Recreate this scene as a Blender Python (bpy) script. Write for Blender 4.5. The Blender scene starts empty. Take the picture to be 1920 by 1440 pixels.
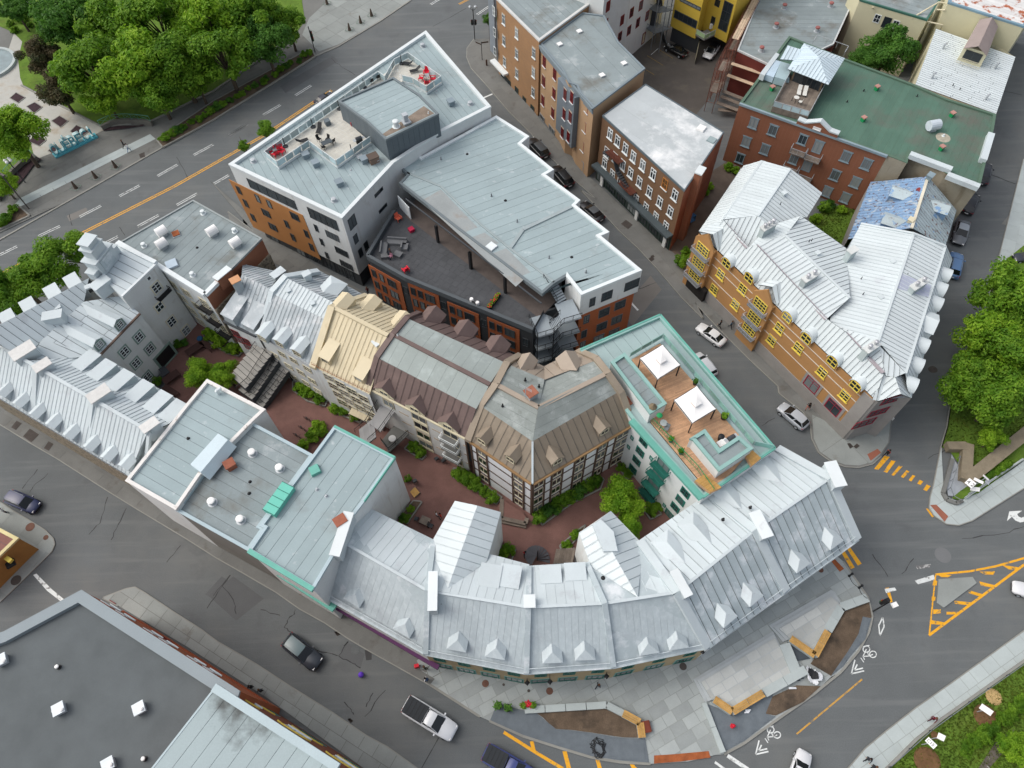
import bpy, bmesh, math, random
from mathutils import Vector as V, Matrix
random.seed(7)
SC = bpy.context.scene
COL = SC.collection

# ---------------------------------------------------------------- camera
F_PX, VPX, VPY = 1340.0, 984.0, 1525.0          # focal length and nadir in photo pixels (1920 x 1440)
CAM_H = 84.0
_dx, _dy = VPX - 960, VPY - 720
TH = math.atan(F_PX / math.hypot(_dx, _dy))      # pitch below the horizon
RO = math.atan2(_dx, _dy)                        # roll
_r = V((1, 0, 0)); _d = V((0, -math.sin(TH), -math.cos(TH))); FW = V((0, math.cos(TH), -math.sin(TH)))
EX = math.cos(RO) * _r + math.sin(RO) * _d
EY = -math.sin(RO) * _r + math.cos(RO) * _d
CAMP = V((0, 0, CAM_H))
cam = bpy.data.cameras.new('camera'); camo = bpy.data.objects.new('camera', cam); COL.objects.link(camo)
cam.sensor_width = 36; cam.lens = F_PX / 1920 * 36; cam.clip_end = 3000; cam.clip_start = 0.5
camo.matrix_world = Matrix(((EX.x, -EY.x, -FW.x, 0), (EX.y, -EY.y, -FW.y, 0), (EX.z, -EY.z, -FW.z, CAM_H), (0, 0, 0, 1)))
SC.camera = camo
# ---------------------------------------------------------------- sky, sun, exposure
world = bpy.data.worlds.new("World"); SC.world = world; world.use_nodes = True
SUN_EL, SUN_AZ = math.radians(50), math.radians(-78)   # azimuth measured from +Y towards +X
wn = world.node_tree.nodes; wl = world.node_tree.links
sky = wn.new('ShaderNodeTexSky'); sky.sky_type = 'NISHITA'; sky.sun_disc = False
sky.sun_elevation = SUN_EL; sky.sun_rotation = SUN_AZ
sky.air_density = 1.0; sky.dust_density = 6.0; sky.ozone_density = 1.0
wn['Background'].inputs[1].default_value = 0.15
hs = wn.new('ShaderNodeHueSaturation'); hs.inputs['Saturation'].default_value = 0.5     # overcast: a nearly grey sky
wl.new(sky.outputs[0], hs.inputs['Color']); wl.new(hs.outputs[0], wn['Background'].inputs[0])
sl = bpy.data.lights.new('sun', 'SUN'); so = bpy.data.objects.new('sun', sl); COL.objects.link(so)
sl.energy = 0.5; sl.angle = math.radians(140); sl.color = (1.0, 0.985, 0.96)
_sd = V((math.sin(SUN_AZ) * math.cos(SUN_EL), math.cos(SUN_AZ) * math.cos(SUN_EL), math.sin(SUN_EL)))
so.rotation_euler = _sd.to_track_quat('Z', 'Y').to_euler(); so.location = (0, 0, 150)
vs = SC.view_settings; vs.view_transform = 'Standard'; vs.look = 'None'; vs.exposure = 0.25; vs.gamma = 1.0; vs.use_curve_mapping = False

# ---------------------------------------------------------------- survey: photo points to ground / roof points
CR = {'w': (0, 0, 1), 'a': (0, 0, 3.84), 'b': (400, 0, 3.84), 'c': (850, 0, 3.84), 'd': (1300, 0, 3.097), 'e': (0, 350, 3.84), 'f': (400, 350, 3.84),
      'g': (850, 350, 3.84), 'h': (1250, 270, 2.866), 'i': (0, 700, 3.84), 'j': (400, 700, 3.84), 'k': (850, 700, 3.84), 'l': (1300, 700, 3.097),
      'm': (0, 1065, 3.84), 'n': (400, 1065, 3.84), 'o': (850, 1065, 3.84), 'p': (1300, 975, 3.097), 'q': (470, 80, 5.0526), 'r': (940, 530, 6),
      's': (1180, 620, 6), 't': (1270, 400, 6), 'u': (1480, 560, 6), 'v': (1100, 200, 5.143), 'A': (1300, 20, 6), 'B': (1560, 0, 5.333),
      'C': (1360, 190, 6), 'D': (1560, 240, 5.333), 'E': (1660, 470, 2.717), 'F': (1120, 0, 6), 'G': (400, 500, 6), 'H': (600, 560, 5.0526),
      'I': (660, 680, 6), 'J': (840, 640, 5.0526), 'K': (130, 430, 6), 'L': (0, 560, 5.333), 'M': (400, 590, 3.966), 'N': (300, 580, 5.289), 'O': (0, 180, 4.327), 'Q': (1700, 860, 5.768), 'R': (1440, 1020, 4.532), 'T': (520, 1180, 3.528), 'V': (1290, 580, 3.967), 'X': (1560, 1240, 3.528), 'Y': (960, 230, 4.76), 'Z': (80, 230, 7.05)}

def S(s):
    out = []; c = CR['w']
    for tk in s.split():
        if tk in CR: c = CR[tk]; continue
        n = [float(q) for q in tk.split(',')]
        out.append((c[0] + n[0] / c[2], c[1] + n[1] / c[2]) + tuple(n[2:]))
    return out

def ray(px, py):
    return ((px - 960) / F_PX) * EX + ((py - 720) / F_PX) * EY + FW

def U(p, z=0.0):
    d = ray(p[0], p[1]); t = (z - CAM_H) / d.z
    return V((d.x * t, d.y * t, z))

def W(s, z=0.0):
    return [U(p, p[2] if len(p) > 2 else z) for p in (S(s) if isinstance(s, str) else s)]

def W1(s, z=0.0): return W(s, z)[0]

class Pl:                                   # plane through three points
    def __init__(s, a, b, c):
        s.o = a; s.n = (b - a).cross(c - a).normalized()
        if s.n.z < 0: s.n = -s.n
    def at(s, p):
        d = ray(p[0], p[1]); t = (s.o - CAMP).dot(s.n) / d.dot(s.n)
        return CAMP + d * t
    def zat(s, v):
        return s.o.z - ((v.x - s.o.x) * s.n.x + (v.y - s.o.y) * s.n.y) / s.n.z

# ---------------------------------------------------------------- materials
def lin(r, g, b):
    return tuple(((x / 255) / 12.92 if x / 255 <= .04045 else ((x / 255 + .055) / 1.055) ** 2.4) for x in (r, g, b))

def nd(nt, t, **kw):
    n = nt.nodes.new(t)
    for k, v_ in kw.items(): setattr(n, k, v_)
    return n

def noise(nt, pos, scale, detail=4, rough=.6, sc=(1, 1, 1), rot=0):
    mp = nd(nt, 'ShaderNodeMapping'); mp.inputs['Scale'].default_value = sc; mp.inputs['Rotation'].default_value = (0, 0, rot)
    nt.links.new(pos, mp.inputs[0])
    n = nd(nt, 'ShaderNodeTexNoise'); n.inputs['Scale'].default_value = scale; n.inputs['Detail'].default_value = detail; n.inputs['Roughness'].default_value = rough
    nt.links.new(mp.outputs[0], n.inputs['Vector'])
    return n.outputs[0]

def ramp(nt, fac, a, b, ca=(0, 0, 0, 1), cb=(1, 1, 1, 1)):
    r = nd(nt, 'ShaderNodeValToRGB'); r.color_ramp.elements[0].position = a; r.color_ramp.elements[1].position = b
    r.color_ramp.elements[0].color = ca; r.color_ramp.elements[1].color = cb
    nt.links.new(fac, r.inputs[0]); return r.outputs[0]

def mixc(nt, fac, a, b, mode='MIX'):
    m = nd(nt, 'ShaderNodeMix', data_type='RGBA', blend_type=mode)
    for sock, v_ in ((m.inputs[0], fac), (m.inputs[6], a), (m.inputs[7], b)):
        if hasattr(v_, 'links') or isinstance(v_, bpy.types.NodeSocket): nt.links.new(v_, sock)
        else: sock.default_value = v_ if isinstance(v_, (int, float)) else (tuple(v_) + (1,))[:4]
    return m.outputs[2]

MATS = {}
def M(name, rgb, rough=.8, var=.12, scale=.35, fine=.06, metal=0, blots=(), obj=.06, bump=.0, bscale=8, streak=None, spec=.3, island=0):
    """weathered surface: base colour, broad and fine mottling, per-object tint, stains with a shape of their own"""
    if name in MATS: return MATS[name]
    m = bpy.data.materials.new(name); m.use_nodes = True; nt = m.node_tree
    bs = nt.nodes['Principled BSDF']; bs.inputs['Roughness'].default_value = rough; bs.inputs['Metallic'].default_value = metal
    bs.inputs['Specular IOR Level'].default_value = spec
    g = nd(nt, 'ShaderNodeNewGeometry'); pos = g.outputs['Position']
    c = lin(*rgb)
    col = mixc(nt, ramp(nt, noise(nt, pos, scale, 5), .3, .72), [x * (1 - var) for x in c], [min(1, x * (1 + var)) for x in c])
    if fine: col = mixc(nt, noise(nt, pos, 9, 3, .7), mixc(nt, 1.0, col, [1 - fine * 2] * 3, 'MULTIPLY'), mixc(nt, 1.0, col, [1 + fine * 2] * 3, 'MULTIPLY'))
    if streak:
        srgb, ssc, srot, lo, hi = streak
        col = mixc(nt, ramp(nt, noise(nt, pos, 1.0, 3, .6, ssc, srot), lo, hi), col, lin(*srgb))
    for brgb, bsc, lo, hi in blots:
        col = mixc(nt, ramp(nt, noise(nt, pos, bsc, 6, .65), lo, hi), col, lin(*brgb))
    if obj:
        oi = nd(nt, 'ShaderNodeObjectInfo'); col = mixc(nt, oi.outputs['Random'], mixc(nt, 1.0, col, [1 - obj] * 3, 'MULTIPLY'), mixc(nt, 1.0, col, [1 + obj] * 3, 'MULTIPLY'))
    if island:
        col = mixc(nt, g.outputs['Random Per Island'], mixc(nt, 1.0, col, [1 - island] * 3, 'MULTIPLY'), mixc(nt, 1.0, col, [1 + island] * 3, 'MULTIPLY'))
    nt.links.new(col, bs.inputs['Base Color'])
    if bump:
        b = nd(nt, 'ShaderNodeBump'); b.inputs['Strength'].default_value = bump; b.inputs['Distance'].default_value = .05
        nt.links.new(noise(nt, pos, bscale, 4), b.inputs['Height']); nt.links.new(b.outputs[0], bs.inputs['Normal'])
    MATS[name] = m; return m

def brickmat(name, c1, c2, mortar, bw=.22, bh=.075, rot=0.0, gap=.02):
    if name in MATS: return MATS[name]
    m = M(name, c1); nt = m.node_tree; bs = nt.nodes['Principled BSDF']
    # brick courses follow height and the run of the wall (x+y), fine relief too small to pick apart from the air
    g = nd(nt, 'ShaderNodeNewGeometry'); sep = nd(nt, 'ShaderNodeSeparateXYZ'); nt.links.new(g.outputs['Position'], sep.inputs[0])
    a = nd(nt, 'ShaderNodeMath', operation='MULTIPLY'); a.inputs[1].default_value = math.cos(rot); nt.links.new(sep.outputs[0], a.inputs[0])
    b = nd(nt, 'ShaderNodeMath', operation='MULTIPLY'); b.inputs[1].default_value = math.sin(rot); nt.links.new(sep.outputs[1], b.inputs[0])
    s_ = nd(nt, 'ShaderNodeMath', operation='ADD'); nt.links.new(a.outputs[0], s_.inputs[0]); nt.links.new(b.outputs[0], s_.inputs[1])
    cb = nd(nt, 'ShaderNodeCombineXYZ'); nt.links.new(s_.outputs[0], cb.inputs[0]); nt.links.new(sep.outputs[2], cb.inputs[1])
    br = nd(nt, 'ShaderNodeTexBrick'); nt.links.new(cb.outputs[0], br.inputs['Vector'])
    br.inputs['Scale'].default_value = 1; br.inputs['Brick Width'].default_value = bw; br.inputs['Row Height'].default_value = bh
    br.inputs['Mortar Size'].default_value = gap * .5
    br.inputs['Color1'].default_value = lin(*c1) + (1,); br.inputs['Color2'].default_value = lin(*c2) + (1,); br.inputs['Mortar'].default_value = lin(*mortar) + (1,)
    old = bs.inputs['Base Color'].links[0].from_socket
    nt.links.new(mixc(nt, .6, br.outputs[0], old), bs.inputs['Base Color'])
    return m

def glassmat(name, dark=(30, 36, 40), light=(120, 128, 130), t=.62):
    if name in MATS: return MATS[name]
    m = bpy.data.materials.new(name); m.use_nodes = True; nt = m.node_tree; bs = nt.nodes['Principled BSDF']
    oi = nd(nt, 'ShaderNodeObjectInfo'); g = nd(nt, 'ShaderNodeNewGeometry')
    nt.links.new(mixc(nt, ramp(nt, oi.outputs['Random'], t, t + .3), mixc(nt, noise(nt, g.outputs['Position'], .8), lin(*dark), [x * 2.2 for x in lin(*dark)]), lin(*light)), bs.inputs['Base Color'])
    bs.inputs['Roughness'].default_value = .06; bs.inputs['Specular IOR Level'].default_value = .6
    MATS[name] = m; return m

# ---------------------------------------------------------------- mesh builder and object tree
ORG = {}
class MB:
    def __init__(s): s.v = []; s.f = []; s.m = []
    def add(s, vs_, fs, mi=0):
        o = len(s.v); s.v += [V(q) for q in vs_]
        for f in fs: s.f.append(tuple(o + i for i in f)); s.m.append(mi)
        return s
    def poly(s, pts, mi=0): return s.add(pts, [tuple(range(len(pts)))], mi)
    def prism(s, pts, h, mi=0, mtop=None):
        n = len(pts); h = V((0, 0, h)) if isinstance(h, (int, float)) else h
        s.add(list(pts) + [p + h for p in pts], [tuple(range(n - 1, -1, -1))] + [(i, (i + 1) % n, n + (i + 1) % n, n + i) for i in range(n)], mi)
        o = len(s.v) - 2 * n; s.f.append(tuple(range(o + n, o + 2 * n))); s.m.append(mi if mtop is None else mtop); return s
    def ob(s, o, x, y, z, mi=0):             # box from a corner and three edge vectors
        return s.add([o, o + x, o + x + y, o + y, o + z, o + x + z, o + x + y + z, o + y + z],
                     [(3, 2, 1, 0), (4, 5, 6, 7), (0, 1, 5, 4), (1, 2, 6, 5), (2, 3, 7, 6), (3, 0, 4, 7)], mi)
    def box(s, c, sx, sy, sz, rz=0, mi=0):   # c = centre of the bottom face
        x = V((math.cos(rz), math.sin(rz), 0)) * sx; y = V((-math.sin(rz), math.cos(rz), 0)) * sy
        return s.ob(V(c) - x / 2 - y / 2, x, y, V((0, 0, sz)), mi)
    def beam(s, a, b, w, h, mi=0, side=0):   # box hanging h below the line a-b, w wide
        d = b - a; u = V((-d.y, d.x, 0))
        u = u.normalized() if u.length > 1e-6 else V((1, 0, 0))
        o = a - u * w * (.5 - side * .5)
        return s.ob(o - V((0, 0, h)), d, u * w, V((0, 0, h)), mi)
    def tube(s, a, b, r, n=6, mi=0, r2=None):
        d = (b - a).normalized(); x = d.orthogonal().normalized(); y = d.cross(x); r2 = r if r2 is None else r2
        ring = [(math.cos(2 * math.pi * i / n), math.sin(2 * math.pi * i / n)) for i in range(n)]
        return s.add([a + (x * c + y * q) * r for c, q in ring] + [b + (x * c + y * q) * r2 for c, q in ring],
                     [(i, (i + 1) % n, n + (i + 1) % n, n + i) for i in range(n)] + [tuple(range(n - 1, -1, -1)), tuple(range(n, 2 * n))], mi)
    def lathe(s, c, prof, n=12, mi=0):       # prof = [(r, z)...]
        vs_ = [V(c) + V((r * math.cos(2 * math.pi * i / n), r * math.sin(2 * math.pi * i / n), z)) for r, z in prof for i in range(n)]
        fs = [(k * n + i, k * n + (i + 1) % n, (k + 1) * n + (i + 1) % n, (k + 1) * n + i) for k in range(len(prof) - 1) for i in range(n)]
        fs += [tuple(range(n - 1, -1, -1)), tuple(range((len(prof) - 1) * n, len(prof) * n))]
        return s.add(vs_, fs, mi)
    def mesh(s, name, mats, off=V((0, 0, 0)), smooth=False):
        me = bpy.data.meshes.new(name); me.from_pydata([tuple(q - off) for q in s.v], [], s.f)
        for m in (mats if isinstance(mats, (list, tuple)) else [mats]): me.materials.append(m)
        if len(me.materials) > 1: me.polygons.foreach_set('material_index', s.m)
        if smooth: me.polygons.foreach_set('use_smooth', [True] * len(s.f))
        return me
    def build(s, name, mats, parent=None, smooth=False, **kw):
        if parent is None and s.v:
            off = sum((q for q in s.v), V((0, 0, 0))) / len(s.v); off.z = min(q.z for q in s.v)
        else: off = ORG.get(parent, V((0, 0, 0))) if parent else V((0, 0, 0))
        o = bpy.data.objects.new(name, s.mesh(name, mats, off, smooth)); COL.objects.link(o)
        if parent: o.parent = parent
        else: o.location = off
        ORG[o] = off
        for k, v_ in kw.items(): o[k] = v_
        return o

def link(name, me, parent, pos, rot=None, **kw):      # a part sharing mesh data, placed at a world point
    o = bpy.data.objects.new(name, me); COL.objects.link(o)
    if parent: o.parent = parent
    o.location = pos - ORG.get(parent, V((0, 0, 0)))
    if rot is not None: o.rotation_euler = rot
    ORG[o] = V(pos)
    for k, v_ in kw.items(): o[k] = v_
    return o

def child(name, me, parent):                           # a sub-part in its parent's own frame
    o = bpy.data.objects.new(name, me); COL.objects.link(o); o.parent = parent; return o

def thing(name, label, cat, loc, group=None, rz=0):
    o = bpy.data.objects.new(name, None); COL.objects.link(o); o.location = loc; o.empty_display_size = .5
    o.rotation_euler = (0, 0, rz)
    o['label'] = label; o['category'] = cat
    if group: o['group'] = group
    ORG[o] = V(loc); return o

def tag(o, label, cat, group=None):
    o['label'] = label; o['category'] = cat
    if group: o['group'] = group
    return o

# ---------------------------------------------------------------- polygons, panels
def newell(P):
    n = V((0, 0, 0))
    for i in range(len(P)):
        a, b = P[i], P[(i + 1) % len(P)]
        n += V(((a.y - b.y) * (a.z + b.z), (a.z - b.z) * (a.x + b.x), (a.x - b.x) * (a.y + b.y)))
    n.normalize(); return n if n.z >= 0 else -n

def clip(P, a, b, c):                                   # keep a*x + b*y <= c
    out = []
    for i in range(len(P)):
        p, q = P[i], P[(i + 1) % len(P)]; dp = a * p[0] + b * p[1] - c; dq = a * q[0] + b * q[1] - c
        if dp <= 0: out.append(p)
        if (dp < 0 < dq) or (dq < 0 < dp):
            t = dp / (dp - dq); out.append((p[0] + (q[0] - p[0]) * t, p[1] + (q[1] - p[1]) * t))
    return out

def area2(P): return abs(sum(P[i][0] * P[(i + 1) % len(P)][1] - P[(i + 1) % len(P)][0] * P[i][1] for i in range(len(P)))) / 2

def inside(pt, P):
    r = False
    for i in range(len(P)):
        a, b = P[i], P[i - 1]
        if (a[1] > pt[1]) != (b[1] > pt[1]) and pt[0] < (b[0] - a[0]) * (pt[1] - a[1]) / (b[1] - a[1]) + a[0]: r = not r
    return r

def strips(name, P, along, width, mat, parent, gap=.06, th=.05, lift=.0, cross=None, rib=0, tilt=0, kw=None):
    """separate panels over polygon P, seams running 'along', recessed joints between them"""
    n = newell(P); u = (along - n * along.dot(n)).normalized(); v = n.cross(u); o = P[0]
    Q = [((p - o).dot(u), (p - o).dot(v)) for p in P]
    if sum(Q[i][0] * Q[(i + 1) % len(Q)][1] - Q[(i + 1) % len(Q)][0] * Q[i][1] for i in range(len(Q))) < 0: Q.reverse()
    v0, v1 = min(q[1] for q in Q), max(q[1] for q in Q)
    k = max(1, round((v1 - v0) / width)); wd = (v1 - v0) / k; cnt = 0
    for i in range(k):
        c = clip(clip(Q, 0, 1, v0 + (i + 1) * wd - gap / 2), 0, -1, -(v0 + i * wd + gap / 2))
        if len(c) < 3: continue
        pieces = [c]
        if cross:
            pieces = []; a = min(q[0] for q in c); b = max(q[0] for q in c); x = a + random.uniform(.3, 1) * cross
            x0 = a
            while x0 < b:
                x1 = x if x < b - .3 * cross else b + 1
                cc = clip(clip(c, 1, 0, x1 - gap / 2), -1, 0, -(x0 + gap / 2) if x0 > a else -a + 1)
                if len(cc) > 2: pieces.append(cc)
                x0 = x1; x += cross
        for c in pieces:
            if area2(c) < .03: continue
            mb = MB(); h = n * (th + random.uniform(0, .012)); base = [o + u * q[0] + v * q[1] + n * lift for q in c]
            mb.prism(base, h)
            if rib:                                      # upstanding seam along one edge of the pan
                vm = v0 + i * wd + gap / 2; ed = [q[0] for q in c if abs(q[1] - vm) < .02]
                if len(ed) > 1:
                    e0 = o + u * min(ed) + v * vm + n * (lift + th); mb.ob(e0, u * (max(ed) - min(ed)), v * .05, n * rib)
            mb.build(name, mat, parent, **(kw or {})); cnt += 1
    return cnt

def inset(P, d):
    """move every edge of a plan polygon inwards by d"""
    n = len(P); ar = sum(P[i].x * P[(i + 1) % n].y - P[(i + 1) % n].x * P[i].y for i in range(n)); sgn = 1 if ar > 0 else -1
    out = []
    for i in range(n):
        a, b, c = P[i - 1], P[i], P[(i + 1) % n]
        d1 = V((b.x - a.x, b.y - a.y)).normalized(); d2 = V((c.x - b.x, c.y - b.y)).normalized()
        n1 = V((-d1.y, d1.x)) * sgn; n2 = V((-d2.y, d2.x)) * sgn
        k = 1 + n1.dot(n2); k = max(k, .25)
        m = (n1 + n2) * (d / k); out.append(V((b.x + m.x, b.y + m.y, b.z)))
    return out

def walls(t, P, z0, mat, name='wall', closed=True, drop=0):
    mb = MB(); n = len(P)
    for i in range(n if closed else n - 1):
        a, b = P[i], P[(i + 1) % n]
        mb.poly([V((a.x, a.y, z0)), V((b.x, b.y, z0)), b - V((0, 0, drop)), a - V((0, 0, drop))])
    return mb.build(name, mat, t)

def flat(t, P, wallmat, roofmat, parmat, ph=.5, pw=.3, along=None, sw=1.0, z0=0, gap=.035, over=.05, cross=None, sheet='roof_sheet', sub=None):
    z = P[0].z
    walls(t, P, z0, wallmat, drop=.1)
    I = inset(P, pw); O = inset(P, -over); n = len(P); mb = MB()
    for i in range(n):
        j = (i + 1) % n
        mb.poly([O[i], O[j], I[j], I[i]])
        mb.poly([O[i] - V((0, 0, .3)), O[j] - V((0, 0, .3)), O[j], O[i]])
        mb.poly([P[i] - V((0, 0, .3)), P[j] - V((0, 0, .3)), O[j] - V((0, 0, .3)), O[i] - V((0, 0, .3))])
        mb.poly([I[i], I[j], I[j] - V((0, 0, ph + .1)), I[i] - V((0, 0, ph + .1))])
    mb.build('parapet', parmat, t)
    D = [p - V((0, 0, ph)) for p in I]
    r = MB().poly(D).build('roof', sub or MATS['seam_dark'], t)
    if along is not None: strips(sheet, D, along, sw, roofmat, r, gap=gap, th=.02, cross=cross)
    return r

def slope(t, s, mat, sw=.6, along=None, gap=.06, rib=.05, name='roof_slope', panel='roof_panel', thick=.15, cross=None, plane=None, sub=None):
    """pitched roof face: pixels with a height fix the plane (first three), the others are read on it"""
    px = S(s) if isinstance(s, str) else s
    fixed = [(p if isinstance(p, V) else U(p, p[2])) for p in px if isinstance(p, V) or len(p) > 2]
    pl = plane or Pl(*fixed[:3])
    P = [(p if isinstance(p, V) else (U(p, p[2]) if (len(p) > 2 and plane is None) else pl.at(p))) for p in px]
    n = newell(P)
    r = MB().prism([p - n * thick for p in P], n * (thick - .045)).build(name, sub or MATS['seam_dark'], t)
    if along is None:
        along = V((n.x * n.z, n.y * n.z, -(n.x ** 2 + n.y ** 2)))
        if along.length < .02: along = P[1] - P[0]
    if sw: strips(panel, P, along, sw, mat, r, gap=gap, th=.045, lift=-.045, rib=rib, cross=cross)
    return pl, P

# ---------------------------------------------------------------- windows on vertical walls
GM = {}
def winmesh(w, h, st):
    key = (round(w, 2), round(h, 2), id(st))
    if key in GM: return GM[key]
    fb = st.get('fb', .07); d = st.get('d', .07); tr = st.get('trim', 0); mb = MB(); X, Y, Z = V((1, 0, 0)), V((0, 1, 0)), V((0, 0, 1))
    def bar(x0, x1, z0, z1, y0, y1, mi=0): mb.ob(V((x0, y0, z0)), X * (x1 - x0), Y * (y1 - y0), Z * (z1 - z0), mi)
    a, b = w / 2, h / 2
    bar(-a, -a + fb, -b, b, 0, d); bar(a - fb, a, -b, b, 0, d); bar(-a + fb, a - fb, -b, -b + fb, 0, d); bar(-a + fb, a - fb, b - fb, b, 0, d)
    mu = st.get('mu', .05); zz = st.get('zs'); 
    for i in range(1, st.get('nx', 1)): x = -a + w * i / st['nx']; bar(x - mu / 2, x + mu / 2, -b + fb, b - fb, 0, d - .01)
    for z in (zz if zz else [j / st.get('ny', 1) for j in range(1, st.get('ny', 1))]): z = -b + h * z; bar(-a + fb, a - fb, z - mu / 2, z + mu / 2, 0, d - .015)
    if tr:
        td = st.get('td', .05)
        bar(-a - tr, -a, -b - tr, b + tr, 0, td, 1); bar(a, a + tr, -b - tr, b + tr, 0, td, 1); bar(-a, a, -b - tr, -b, 0, td, 1); bar(-a, a, b, b + tr, 0, td, 1)
    fm = mb.mesh('window', [st['frame'], st.get('trimm', st['frame'])])
    pm = MB().ob(V((-a + fb, 0, -b + fb)), X * (w - 2 * fb), Y * .02, Z * (h - 2 * fb)).mesh('pane', st['glass'])
    sm = None
    if st.get('sill'): sm = MB().ob(V((-a - .12 - tr, 0, -b - tr - .12)), X * (w + .24 + 2 * tr), Y * .16, Z * .12).mesh('sill', st['sill'])
    lm = None
    if st.get('lintel'): lm = MB().ob(V((-a - .1, 0, b)), X * (w + .2), Y * .06, Z * .16).mesh('lintel', st['lintel'])
    GM[key] = (fm, pm, sm, lm); return GM[key]

class Wl:
    """a vertical wall face through two points; reads photo points on it"""
    def __init__(s, a, b, off=0.0):
        up = V((0, 0, 1)); d = V((b.x - a.x, b.y - a.y, 0)).normalized(); n = d.cross(up)
        if n.dot(CAMP - a) < 0: n = -n
        s.n = n; s.u = n.cross(up); s.o = V((a.x, a.y, 0)) + n * off; s.rz = math.atan2(s.u.y, s.u.x); s.a = a; s.b = b
    def at(s, p):
        d = ray(p[0], p[1]); t = (s.o - CAMP).dot(s.n) / d.dot(s.n); return CAMP + d * t
    def put(s, t, pos, w, h, st, name='window'):
        fm, pm, sm, lm = winmesh(w, h, st)
        o = link(name, fm, t, pos + s.n * .004, (0, 0, s.rz)); child('pane', pm, o)
        if sm: child('sill', sm, o)
        if lm: child('lintel', lm, o)
        return o
    def win(s, t, px, w, h, st, name='window', snap=None):
        for p in (S(px) if isinstance(px, str) else px): s.put(t, s.at(p), w, h, st, name)
    def quad(s, px):
        P = [s.at(p) for p in (S(px) if isinstance(px, str) else px)]
        us = [(p - s.o).dot(s.u) for p in P]; c = sum(P, V((0, 0, 0))) / 4; us.sort(); zs = sorted(p.z for p in P)
        return c, (us[2] + us[3] - us[0] - us[1]) / 2, (zs[2] + zs[3] - zs[0] - zs[1]) / 2
    def winq(s, t, px, st, name='window'):
        c, w, h = s.quad(px); s.put(t, c, w, h, st, name)
    def grid(s, t, p00, p01, p10, nx, ny, w, h, st, skip=()):
        a, b, c = s.at(S(p00)[0]), s.at(S(p01)[0]), s.at(S(p10)[0])
        for i in range(nx):
            for j in range(ny):
                if (i, j) in skip: continue
                s.put(t, a + (b - a) * (i / max(1, nx - 1)) + (c - a) * (j / max(1, ny - 1)), w, h, st)
    def slab(s, t, name, u0, u1, z0, z1, d, mat, y0=0.0):      # panel standing d proud of the wall
        o = s.o + s.u * u0 + s.n * y0; return MB().ob(V((o.x, o.y, z0)), s.u * (u1 - u0), s.n * d, V((0, 0, z1 - z0))).build(name, mat, t)
    def uu(s, p): return (s.at(S(p)[0]) - s.o).dot(s.u)
    def uw(s, p): return (p - s.o).dot(s.u)

# ---------------------------------------------------------------- dormers
def dormer(t, pl, px, w, h, kind, wallm, roofm, st=None, g=.6, ww=None, wh=None, sink=.05, over=.12, s=.15):
    px = S(px)[0] if isinstance(px, str) else px
    foot = pl.at(px) if not isinstance(px, V) else px
    dn = V((pl.n.x, pl.n.y, 0)); tan = dn.length / pl.n.z; dn.normalize(); u = dn.cross(V((0, 0, 1))); rz = math.atan2(u.y, u.x)
    key = ('d', round(w, 2), round(h, 2), kind, id(wallm), id(roofm), round(tan, 2), g)
    a = w / 2
    if key not in GM:
        b = MB(); k = MB(); hb = -h / tan; z0 = -sink
        if kind == 'shed':
            yb = -h / max(.1, tan - s); zb = h - s * yb
            b.poly([V((-a, 0, z0)), V((a, 0, z0)), V((a, 0, h)), V((-a, 0, h))])
            for q in (-a, a): b.poly([V((q, 0, z0)), V((q, 0, h)), V((q, yb, zb))])
            P = [V((-a - over, over, h - s * over)), V((a + over, over, h - s * over)), V((a + over, yb, zb)), V((-a - over, yb, zb))]
            k.prism(P, .07)
        elif kind == 'barrel':
            N = 10; b.poly([V((-a, 0, z0)), V((a, 0, z0))] + [V((a * math.cos(math.pi * i / N), 0, h + a * math.sin(math.pi * i / N))) for i in range(N + 1)])
            for q in (-a, a): b.poly([V((q, 0, z0)), V((q, 0, h)), V((q, hb, h))])
            ao = a + .08
            fr = [V((ao * math.cos(math.pi * i / N), over, h + ao * math.sin(math.pi * i / N))) for i in range(N + 1)]
            bk = [V((p.x * .98, -(p.z) / tan, p.z)) for p in fr]
            k.add(fr + bk, [(i, i + 1, N + 2 + i, N + 1 + i) for i in range(N)])
            k.add([V((p.x * .92, p.y, h + (p.z - h) * .92)) for p in fr] + fr, [(i, i + 1, N + 2 + i, N + 1 + i) for i in range(N)])
        else:
            pk = V((0, 0, h + g)); yr = -(h + g) / tan; fo = over
            b.poly([V((-a, 0, z0)), V((a, 0, z0)), V((a, 0, h)), pk, V((-a, 0, h))] if kind == 'gable' else [V((-a, 0, z0)), V((a, 0, z0)), V((a, 0, h)), V((-a, 0, h))])
            for q in (-a, a): b.poly([V((q, 0, z0)), V((q, 0, h)), V((q, hb, h))])
            e = a + over; he = h - over * g / a
            hp = V((0, over if kind == 'gable' else -a * .9, h + g)); rb = V((0, yr, h + g))
            for q in (-1, 1):
                f_ = [V((q * e, fo, he)), hp, rb, V((q * e, -he / tan, he))]
                k.prism(f_ if q < 0 else f_[::-1], .05)
            if kind == 'hip': k.prism([V((-e, fo, he)), V((e, fo, he)), hp], .05)
        GM[key] = (b.mesh('dormer', wallm), k.mesh('dormer_roof', roofm, smooth=(kind == 'barrel')))
    bm_, km = GM[key]
    o = link('dormer', bm_, t, foot, (0, 0, rz)); child('dormer_roof', km, o)
    if st:
        fm, pm, sm, lm = winmesh(ww or w * .75, wh or h * .8, st)
        f = child('window', fm, o); f.location = (0, .01, h * .5 + (.1 if kind != 'barrel' else a * .35)); p = child('pane', pm, o); p.location = f.location
    return o
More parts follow.
